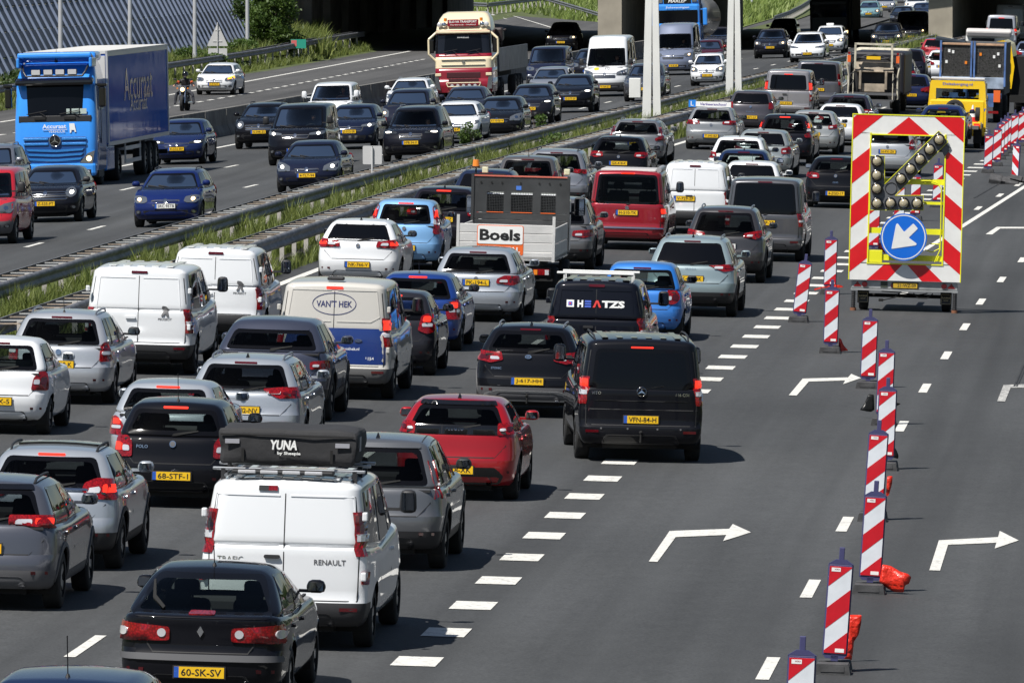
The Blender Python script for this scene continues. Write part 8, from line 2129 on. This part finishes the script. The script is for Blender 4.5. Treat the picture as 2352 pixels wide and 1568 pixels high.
# --- beacon boards
M_FRM = principled('violet_blue_frame', (.05, .05, .13), .45); M_FOOT = principled('recycled_rubber', (.055, .055, .057), .85, var=(9, .35), bump=(50, .4, .004))
M_SR = principled('sheeting_red', (.50, .008, .018), .28, 0, .5, var=(7, .12)); M_SW = principled('sheeting_white', (.66, .69, .73), .3, 0, .5, var=(6, .06))
def beacon_parts():
 P_ = {}
 def keep(k, m, mats): o = m.build(k, mats); P_[k] = o.data; bpy.data.objects.remove(o)
 m = MB(); m.box((0, .01, .74), (.28, .05, 1.10), 0, bev=.02)
 m.prism([(-.14, 1.28), (.14, 1.28), (.06, 1.335), (-.06, 1.335)], 'y', -.015, .035); m.box((0, .01, 1.40), (.06, .04, .16), bev=.008); m.box((0, .01, .17), (.08, .05, .08)); m.prism([(-.13, .20), (.13, .20), (.10, .16), (-.10, .16)], 'y', -.015, .035)
 keep('frame', m, [M_FRM])
 m = MB(); m.box((0, -.019, .74), (.245, .006, 1.03)); keep('panel', m, [M_SW])
 for mirr, nm in ((0, 'stripe'), (1, 'stripe_m')):
  m = MB(); x0, x1, z0, z1 = -.1225, .1225, .225, 1.255
  def clipz(pl):
   out = []
   for f_ in (lambda p: p[1] - z0, lambda p: z1 - p[1]):
    out = []
    for i in range(len(pl)):
     a, b = pl[i - 1], pl[i]; fa, fb = f_(a), f_(b)
     if (fa >= 0) != (fb >= 0): t = fa / (fa - fb); out.append((a[0] + (b[0] - a[0]) * t, a[1] + (b[1] - a[1]) * t))
     if fb >= 0: out.append(b)
    pl = out
    if not pl: return pl
   return pl
  sl = .19; n_ = 0; P_[nm] = []
  for k in range(-1, 4):
   pl = [(x0, 1.015 - .505 * k), (x1, 1.241 - .505 * k), (x1, 1.491 - .505 * k), (x0, 1.265 - .505 * k)]
   pl = clipz(pl)
   if len(pl) > 2:
    if mirr: pl = [(-a, b) for a, b in pl][::-1]
    m = MB(); m.prism(pl, 'y', -.0245, -.0225); o = m.build('stripe', [M_SR]); P_[nm].append(o.data); bpy.data.objects.remove(o)
 m = MB(); m.box((0, -.026, 0), (.10, .003, .045)); keep('label', m, [M_WH])
 vs, fs = text_fit('HOKA', .055, .018, .02); o = mk('lettering', [(a + .012, -.0285, b + .004) for a, b in vs], fs, principled('dark_red_print', (.25, .02, .03), .5), None, False); P_['text'] = o.data; bpy.data.objects.remove(o)
 m = MB(); prof = [(-.20, 0), (.20, 0), (.185, .10), (.17, .125), (-.17, .125), (-.185, .10)]
 m.prism(prof, 'y', -.40, -.06); m.prism(prof, 'y', .06, .38); m.box((0, 0, .06), (.30, .14, .11)); m.box((0, -.402, .07), (.26, .01, .07)); m.box((0, -.402, .0), (.1, .012, .03), 0)
 keep('foot', m, [M_FOOT])
 return P_
BP = beacon_parts()
def beacon(px, py, lean, label, mirr=False, yaw=0, foot=True, tilt=0):
 r = root('beacon_board', label, 'beacon board', 'red and white beacon boards'); p = P(px, py)
 q = Vector((0, 0, .02))
 R1 = Matrix.Rotation(rad(lean), 4, 'Y') @ Matrix.Rotation(rad(tilt), 4, 'X')
 def add(me, nm, loc=(0, 0, 0), par=r):
  o = bpy.data.objects.new(nm, me); COL.objects.link(o); o.parent = par; o.matrix_local = (R1 if par is r and nm != 'foot' else Matrix()) @ Matrix.Translation(loc); return o
 add(BP['frame'], 'frame'); pn_ = add(BP['panel'], 'panel')
 for me in BP['stripe_m' if mirr else 'stripe']: add(me, 'stripe', (0, 0, 0), pn_)
 l1 = add(BP['label'], 'label', (-.05 if not mirr else .05, 0, 1.215), pn_);
 o = bpy.data.objects.new('lettering', BP['text']); COL.objects.link(o); o.parent = pn_; o.location = (-.05, 0, 1.215)
 l2 = add(BP['label'], 'label', (.05, 0, .26), pn_)
 o = bpy.data.objects.new('lettering', BP['text']); COL.objects.link(o); o.parent = pn_; o.location = (.05, 0, .26); o.rotation_euler = (0, math.pi, 0); o.scale = (1, -1, 1)
 if foot: add(BP['foot'], 'foot')
 r.location = p + Vector((0, .4, 0)); n = UP(p.x, p.y); r.rotation_euler = (0, math.atan2(n.x, n.z), rad(yaw)); r.scale = (1, 1, .935); return r
BL = [(1826, 1795, 1.0, 'nearest beacon board cut off by the bottom edge'), (1911, 1549, 2.5, 'second nearest beacon board with a red bag behind it'), (1994, 1365, 2.2, 'leaning beacon board with the large torn red bag at its foot'),
 (2002, 1198, 2.4, 'beacon board just behind the one with the large red bag'), (2030, 1081, .8, 'beacon board with black rag at its lower right'), (2028, 978, .8, 'beacon board with black plastic on its left foot'),
 (1991, 893, .8, 'beacon board whose foot touches the small merge arrow'), (1905, 812, .4, 'upright beacon board with dark red flap, left of the arrow row'), (1904, 677, .2, 'beacon board with red scraps beside the trailer'), (1832, 741, 5.0, 'leaning scratched beacon board farthest left')]
for a, b, c_, l in BL: beacon(a, b, c_, l)
for a, b, c_, l in [(2004, 584, .5, 'beacon board seen through the lower left of the trailer frame'), (2100, 508, .5, 'beacon board seen behind the lamp diagonal of the trailer'), (2063, 537, 0, 'beacon board mostly hidden behind the trailer lamp panel'), (2151, 477, .8, 'beacon board seen through the right of the trailer frame')]: beacon(a, b, c_, l)
for k, (a, b, c_) in enumerate([(2268, 398, .8), (2288.5, 382, .6), (2296, 367, .5), (2304, 359, 1), (2311, 352, 1), (2328, 344, .8), (2345, 336, .8), (2353, 326, .6), (2362, 318, 0)]):
 beacon(a, b, c_, '%s beacon board in the group beyond the trailer' % ['nearest', 'second', 'third', 'fourth', 'fifth', 'sixth', 'seventh', 'eighth', 'farthest'][k])
beacon(2330, 424, 2.5, 'narrow mirrored beacon board on toppled rubber feet', True, -38, False)
for dx, ry, l in ((-.34, -28, 'toppled rubber foot left of the mirrored board'), (.30, 12, 'toppled rubber foot right of the mirrored board')):
 g = root('rubber_foot', l, 'rubber foot', 'toppled rubber feet'); p = P(2330, 424) + Vector((dx, .3, .06)); o = bpy.data.objects.new('foot', BP['foot']); COL.objects.link(o); o.parent = g; g.location = p; g.rotation_euler = (rad(12), rad(ry), rad(80)); g.scale = (1, 1.15, 1.1)
# crumpled bags and rags at the boards
M_BAG = principled('red_plastic', (.66, .028, .012), .35, 0, .3, bump=(16, .9, .03)); M_RAG = principled('black_plastic_sheet', (.012, .012, .012), .35)
def crumple(name, label, pts, px, py, mat, depth=.12, back=.35, seed=1, cat='bag', group=None, zoff=0):
 """crumpled sheet bag: outline (x,z) in metres round the foot point, puffed to a real thickness"""
 v, f, fl, be = triang(rpoly(pts, .01, 1), .045); rr = random.Random(seed); n = len(v)
 bset = {q for e in be for q in e}
 ln = [rr.uniform(-1, 1) for _ in range(8)]
 V = []; F_ = []
 for sgn in (-1, 1):
  for i, q in enumerate(v):
   d = 0 if i in bset else (min((Vector(q) - Vector(v[b])).length for b in bset)) ** .5
   w = math.sin(q[0] * 31 + q[1] * 17 + ln[0] * 3) * .4 + math.sin(q[0] * 12 - q[1] * 40 + ln[1]) * .35 + rr.uniform(-.3, .3)
   V.append((q[0], sgn * depth * d * (1 + .8 * w) * .7 + .03 * math.sin(q[0] * 18), q[1]))
 F_ = [t[::-1] for t in f] + [tuple(a + n for a in t) for t in f] + [(a, b, b + n, a + n) for a, b in be]
 o = mk(name, V, F_, mat, None, True); tag(o, label, cat, group)
 bm = bmesh.new(); bm.from_mesh(o.data); bmesh.ops.remove_doubles(bm, verts=bm.verts, dist=.0005); bmesh.ops.recalc_face_normals(bm, faces=bm.faces); bm.to_mesh(o.data); bm.free()
 p = P(px, py); o.location = p + Vector((0, back, zoff)); return o
S6 = lambda x, y, cx, cy, s: ((1723.8 + x * .28045 - cx) / s, (cy - 1128.3 - y * .28045) / s)
s_ = 1565 / 8.3
crumple('plastic_bag', 'large torn bright red plastic bag at the foot of a beacon board', [S6(a, b, 2030, 1362, s_) for a, b in [(1080, 590), (1150, 605), (1230, 650), (1290, 665), (1322, 695), (1300, 752), (1270, 760), (1258, 822), (1180, 822), (1120, 790), (1055, 735)]], 2030, 1362, M_BAG, .16, -.02, 3)
s_ = 1749 / 8.35
crumple('plastic_bag', 'tall crumpled red bag standing behind the second beacon board', [S6(a, b, 1945, 1520, s_) for a, b in [(790, 1005), (910, 1005), (905, 1080), (885, 1170), (845, 1230), (835, 1330), (825, 1390), (740, 1390), (780, 1200)]], 1945, 1520, M_BAG, .1, .10, 4)
s_ = 1290 / 8.3
S4 = lambda x, y, cx, cy, s: ((1723.8 + x * .28045 - cx) / s, (cy - 753.8 - y * .28045) / s)
crumple('plastic_bag', 'small red scrap behind the third beacon board row', [S4(a, b, 2036, 1180, 1380 / 8.3) for a, b in [(1110, 1225), (1155, 1222), (1150, 1290), (1125, 1380), (1100, 1400)]], 2036, 1180, M_BAG, .05, .5, 5)
crumple('black_rag', 'black plastic rag left of a beacon board foot', [S4(a, b, 1990, 962, 1160 / 8.3) for a, b in [(962, 568), (1005, 575), (1010, 700), (980, 718), (890, 700), (930, 640)]], 1990, 962, M_RAG, .08, .3, 6, 'rag', None, .05)
crumple('black_rag', 'black plastic rag hanging at the right of a beacon board', [S4(a, b, 2055, 1070, 1270 / 8.3) for a, b in [(1160, 985), (1190, 1030), (1208, 1075), (1205, 1105), (1120, 1080)]], 2055, 1070, M_RAG, .05, .3, 7, 'rag', None, .05)
crumple('black_rag', 'small pointed black rag right of the middle beacon board', [S4(a, b, 2055, 975, 1175 / 8.3) for a, b in [(1165, 635), (1228, 648), (1190, 670), (1160, 680)]], 2055, 975, M_RAG, .04, .3, 8, 'rag', None, .05)
crumple('plastic_bag', 'dark red flap hanging behind the left beacon board', [((a - 2744 + 2744 - 720) * .28045 / 121, (1550 - b) * .28045 / 121) for a, b in [(720, 1430), (740, 1440), (760, 1490), (800, 1535), (720, 1545)]], 1925, 811, M_BAG, .04, .3, 9)
crumple('plastic_bag', 'red scraps around the foot of the beacon board by the trailer', [((a - 640) * .28045 / 105, (1065 - b) * .28045 / 105) for a, b in [(520, 1020), (600, 1000), (700, 985), (745, 990), (765, 1005), (700, 1012), (600, 1010), (525, 1032)]], 1903, 676, M_BAG, .04, -.05, 10)
crumple('plastic_bag', 'red bag seen low behind the round blue sign', [((a - 1060) * .28045 / 95, (735 - b) * .28045 / 95) for a, b in [(1050, 650), (1075, 640), (1100, 690), (1100, 735), (1040, 690)]], 2021, 583, M_BAG, .05, .2, 11)
# --- roof tent box on the white van
M_TENT = principled('tent_fabric', (.022, .022, .024), .8, bump=(7, .5, .02))
def roof_box():
 r = root('roof_tent_box', 'large black fabric roof tent box with white lettering on the white van', 'roof tent')
 c = WVc; w2, L2 = .77, .62; H = .40
 vs, fs = bm_box(w2, L2, H / 2, .05)
 bm = bmesh.new(); bv = [bm.verts.new(v) for v in vs]; [bm.faces.new([bv[i] for i in f]) for f in fs]
 bmesh.ops.subdivide_edges(bm, edges=bm.edges, cuts=6, use_grid_fill=True)
 for v in bm.verts:
  x, y, z = v.co; k = .014 * math.sin(x * 9 + z * 14) + .012 * math.sin(x * 23 - z * 11 + y * 6) + .01 * math.sin(y * 15 + x * 5)
  d = Vector((x / w2 ** 2 * .3, y / L2 ** 2 * .3, z / (H / 2) ** 2 * .15)).normalized(); v.co += d * k + Vector((0, 0, -.02 * (x / w2) ** 2 if z > 0 else 0))
 me = bpy.data.meshes.new('cover'); bm.to_mesh(me); bm.free(); me.materials.append(M_TENT); me.polygons.foreach_set('use_smooth', [True] * len(me.polygons))
 o = bpy.data.objects.new('cover', me); link(o, r);
 yb = -L2 - .03
 wtext('lettering', 'YUNA', -.04, yb, .02, M_WH, r, w=.30, h=.11, face=-1, bold=.04, shear=.15); wtext('lettering', 'by Sheepie', .02, yb, -.075, M_WH, r, w=.26, h=.045, face=-1, bold=.03)
 for x in (-.62, .62): m = MB(); m.box((x, yb, .03 if x > 0 else .05), (.16, .006, .05)); m.build('reflective_strip', [principled('reflective_tape', (.30, .30, .33), .5)], r)
 m = MB(); m.box((w2 + .012, -.2, .03), (.006, .18, .16)); m.build('side_patch', [MATS['reflective_tape']], r)
 m = MB(); m.box((0, yb + .01, .125), (1.5, .012, .012)); m.build('zip_seam', [M_UN], r)
 for x in (-.5, .5): m = MB(); m.box((x, yb + .005, -.1), (.03, .01, .15)); m.build('strap', [M_UN], r)
 g = c.gh(0, .30, 1); M = WV.matrix_world @ Matrix.Translation((-.02, -c.hl + 1.05, g[2] + .13 + H / 2)); r.matrix_world = M
roof_box()
# ---------------------------------------------------------------- people
def person_mesh(name, joints, edges, radii, mat, root_i, sub=1, parent=None):
 me = bpy.data.meshes.new(name); me.from_pydata(joints, edges, []); o = bpy.data.objects.new(name, me); COL.objects.link(o)
 md = o.modifiers.new('s', 'SKIN'); sk = me.skin_vertices[0].data
 for i, r_ in enumerate(radii): sk[i].radius = (r_, r_) if not isinstance(r_, tuple) else r_
 sk[root_i].use_root = True
 o.modifiers.new('u', 'SUBSURF').levels = sub
 dg = bpy.context.evaluated_depsgraph_get(); m2 = bpy.data.meshes.new_from_object(o.evaluated_get(dg)); bpy.data.objects.remove(o); m2.name = name
 m2.materials.clear(); m2.materials.append(mat); m2.polygons.foreach_set('use_smooth', [True] * len(m2.polygons))
 return m2
def head_parts():
 out = {}
 bm = bmesh.new(); bmesh.ops.create_uvsphere(bm, u_segments=16, v_segments=12, radius=.1)
 for v in bm.verts:
  x, y, z = v.co; v.co = Vector((x * .78, y * .95, z * 1.18))
  if z < -.03 : v.co.x *= 1 + (z + .03) * 3.2; v.co.y += -.0
  if y > .07 and abs(x) < .03 and -.035 < z < .015: v.co.y += .022      # nose (faces +y)
  if y > .06 and abs(abs(x) - .035) < .014 and .0 < z < .03: v.co.y -= .010
 me = bpy.data.meshes.new('head'); bm.to_mesh(me); bm.free(); me.materials.append(M_SKIN); me.polygons.foreach_set('use_smooth', [True] * len(me.polygons)); out['head'] = me
 bm = bmesh.new(); bmesh.ops.create_uvsphere(bm, u_segments=16, v_segments=12, radius=.1)
 for v in bm.verts:
  x, y, z = v.co; v.co = Vector((x * .86, y * 1.02 - .012, z * 1.22 + .008))
 bmesh.ops.delete(bm, geom=[v for v in bm.verts if (v.co.y > .045 and v.co.z < .06) or v.co.z < -.05], context='VERTS')
 me = bpy.data.meshes.new('hair'); bm.to_mesh(me); bm.free(); me.materials.append(M_HAIR); me.polygons.foreach_set('use_smooth', [True] * len(me.polygons)); out['hair'] = me
 return out
HP = head_parts()
def seated(mat):
 J = [(0, -.05, .22), (0, -.08, .42), (0, -.10, .62), (0, -.09, .72), (0, -.07, .84), (-.19, -.09, .70), (-.24, .08, .50), (-.15, .34, .60), (.19, -.09, .70), (.24, .08, .50), (.15, .34, .60), (-.10, .30, .26), (.10, .30, .26)]
 E = [(0, 1), (1, 2), (2, 3), (3, 4), (2, 5), (5, 6), (6, 7), (2, 8), (8, 9), (9, 10), (0, 11), (0, 12)]
 Rr = [(.17, .12), (.15, .11), (.17, .11), .06, .05, .07, .05, .035, .07, .05, .035, .09, .09]
 return person_mesh('body', J, E, Rr, mat, 0)
cl = [principled('dark_jumper', (.02, .025, .04), .9), principled('pale_shirt', (.35, .35, .36), .9), principled('rust_shirt', (.25, .07, .04), .9)]
SB = [seated(c) for c in cl]
def hand_mesh():
 J = [(0, 0, 0), (0, .07, 0)]; E = [(0, 1)]; Rr = [.028, .036]
 for k, (x, l) in enumerate(((-.03, .065), (-.01, .075), (.01, .072), (.03, .055))):
  b = len(J); J += [(x, .085, .0), (x, .085 + l * .5, -.012), (x, .085 + l * .75, -.04)]; E += [(1, b), (b, b + 1), (b + 1, b + 2)]; Rr += [.011, .010, .008]
 b = len(J); J += [(.045, .05, -.01), (.055, .085, -.03)]; E += [(1, b), (b, b + 1)]; Rr += [.012, .009]
 return person_mesh('hand', J, E, Rr, M_SKIN, 0)
HAND = hand_mesh()
for k, (r0, pos, kind) in enumerate(CARS):
 vis = r0['label'] if 'label' in r0 else 'car'
 g = root('person', 'driver in %s inside the %s' % (['dark jumper', 'pale shirt', 'rust shirt'][k % 3], ' '.join(vis.split()[:10])), 'person')
 o = bpy.data.objects.new('body', SB[k % 3]); link(o, g)
 h = bpy.data.objects.new('head', HP['head']); link(h, g); h.location = (0, -.04, .95)
 if 'bald' not in vis: hr = bpy.data.objects.new('hair', HP['hair']); link(hr, h)
 for sx in (-1, 1): o = bpy.data.objects.new('hand', HAND); link(o, g); o.location = (sx * .15, .33, .60); o.rotation_euler = (rad(35), 0, rad(-sx * 20)); o.scale = (sx, 1, 1)
 g.matrix_world = r0.matrix_world @ Matrix.Translation(pos + Vector((0, -.02, .12)))
# --- motorcycle and rider on the slip road
def motorbike(px, py):
 r = root('motorcycle', 'black chrome cruiser motorcycle with lit headlamp on the slip road', 'motorcycle'); L = 2.3
 M_CHR = M_CH
 for y, R_, w in ((.85, .34, .13), (-.78, .33, .2)):
  t, rm = wheel_meshes(R_, w, 1); w_ = inst(t, r, (0, y, R_), (.3, 0, 0), 'wheel'); inst(rm, w_, (0, 0, 0), (0, 0, 0), 'rim')
 m = MB(); m.box((0, .0, .50), (.26, .6, .34), 0, bev=.08); m.cyl((-.18, -.1, .45), (.18, -.1, .45), .13, 12); m.build('engine', [principled('engine_metal', (.12, .12, .125), .4, .7)], r)
 m = MB(); m.lathe([(0, -.28), (.10, -.26), (.16, -.1), (.17, .1), (.11, .26), (0, .28)], (0, .18, .80), 'y', 14, 0); m.build('fuel_tank', [M_GL], r)
 m = MB(); m.box((0, -.35, .70), (.3, .6, .10), 0, bev=.04); m.build('saddle', [M_BP], r)
 m = MB(); m.prism([(.62, .34), (.75, .62), (.98, .66), (1.15, .48), (1.12, .46), (.97, .62), (.76, .58), (.66, .34)], 'x', -.08, .08); m.build('front_mudguard', [M_GL], r)
 m = MB(); m.box((0, -.85, .66), (.24, .55, .10), 0, bev=.04); m.build('rear_mudguard', [M_GL], r)
 for sx in (-1, 1):
  m = MB(); m.cyl((sx * .10, .85, .34), (sx * .10, .55, 1.0), .03, 8); m.build('fork', [M_CH], r)
  m = MB(); m.cyl((sx * .18, .35, .35), (sx * .2, -.9, .32), .045, 8); m.build('exhaust_pipe', [M_CH], r)
  m = MB(); m.cyl((sx * .2, .5, 1.12), (sx * .3, .5, 1.3), .008, 5); m.box((sx * .34, .5, 1.32), (.13, .03, .08), bev=.02); m.build('mirror', [M_BP], r)
  m = MB(); m.cyl((sx * .22, .66, .95), (sx * .22, .70, .95), .035, 10); m.build('indicator', [M_AM], r)
 m = MB(); m.tube([(-.42, .28, 1.05), (-.3, .42, 1.08), (-.1, .5, 1.03), (.1, .5, 1.03), (.3, .42, 1.08), (.42, .28, 1.05)], .016, 6); m.build('handlebar', [M_CH], r)
 m = MB(); m.lathe([(0, -.12), (.08, -.08), (.10, .0), (.1, .04)], (0, .68, .90), 'y', 16, 0); hl_ = m.build('headlight', [M_CH], r)
 m = MB(); m.lathe([(0, .05), (.085, .045)], (0, .68, .90), 'y', 16, 0); m.build('lit_bulb', [M_HOW], hl_)
 p = root('person', 'motorcyclist in black jacket, helmet and dark jeans, hands on the handlebar', 'person')
 J = [(0, -.32, .82), (0, -.30, 1.0), (0, -.24, 1.22), (0, -.20, 1.34), (-.20, -.22, 1.24), (-.36, -.02, 1.10), (-.40, .24, 1.07), (.20, -.22, 1.24), (.36, -.02, 1.10), (.40, .24, 1.07)]
 E = [(0, 1), (1, 2), (2, 3), (2, 4), (4, 5), (5, 6), (2, 7), (7, 8), (8, 9)]
 me = person_mesh('body', J, E, [(.17, .13), (.15, .12), (.19, .12), .07, .085, .06, .045, .085, .06, .045], principled('biker_black', (.010, .010, .012), .6), 0); link(bpy.data.objects.new('body', me), p)
 J = [(0, -.32, .80), (-.12, -.28, .80), (-.34, .12, .70), (-.42, .30, .34), (-.42, .42, .30), (.12, -.28, .80), (.34, .12, .70), (.38, .16, .34), (.38, .28, .30)]
 E = [(0, 1), (1, 2), (2, 3), (3, 4), (0, 5), (5, 6), (6, 7), (7, 8)]
 me = person_mesh('trousers', J, E, [.12, .10, .075, .055, .05, .10, .075, .055, .05], principled('dark_jeans', (.02, .022, .03), .9), 0); link(bpy.data.objects.new('trousers', me), p)
 h = bpy.data.objects.new('head', HP['head']); link(h, p); h.location = (0, -.14, 1.48)
 m = MB(); m.lathe([(.0, .15), (.06, .14), (.105, .10), (.13, .03), (.132, -.04)], (0, -.15, 1.50), 'z', 18, 0); m.build('helmet', [M_GL], p)
 m = MB(); m.box((0, -.045, 1.485), (.15, .02, .035), 0, bev=.008); m.build('sunglasses', [M_GL], p)
 m = MB(); m.box((0, -.05, 1.40), (.13, .06, .09), 0, bev=.025); m.build('face_scarf', [M_BP], p)
 for sx in (-1, 1): o = bpy.data.objects.new('hand', HAND); link(o, p); o.location = (sx * .40, .21, 1.07); o.rotation_euler = (rad(-10), 0, 0); o.scale = (sx, 1, 1)
 for sx in (-1, 1): m = MB(); m.cyl((sx * .28, -.12, 1.20), (sx * .30, -.02, 1.16), .062, 10); m.build('orange_band', [principled('orange_band', (.5, .08, .02), .6)], p)
 M = place(r, px, py, 'f', L); p.matrix_world = M
motorbike(416, 256)
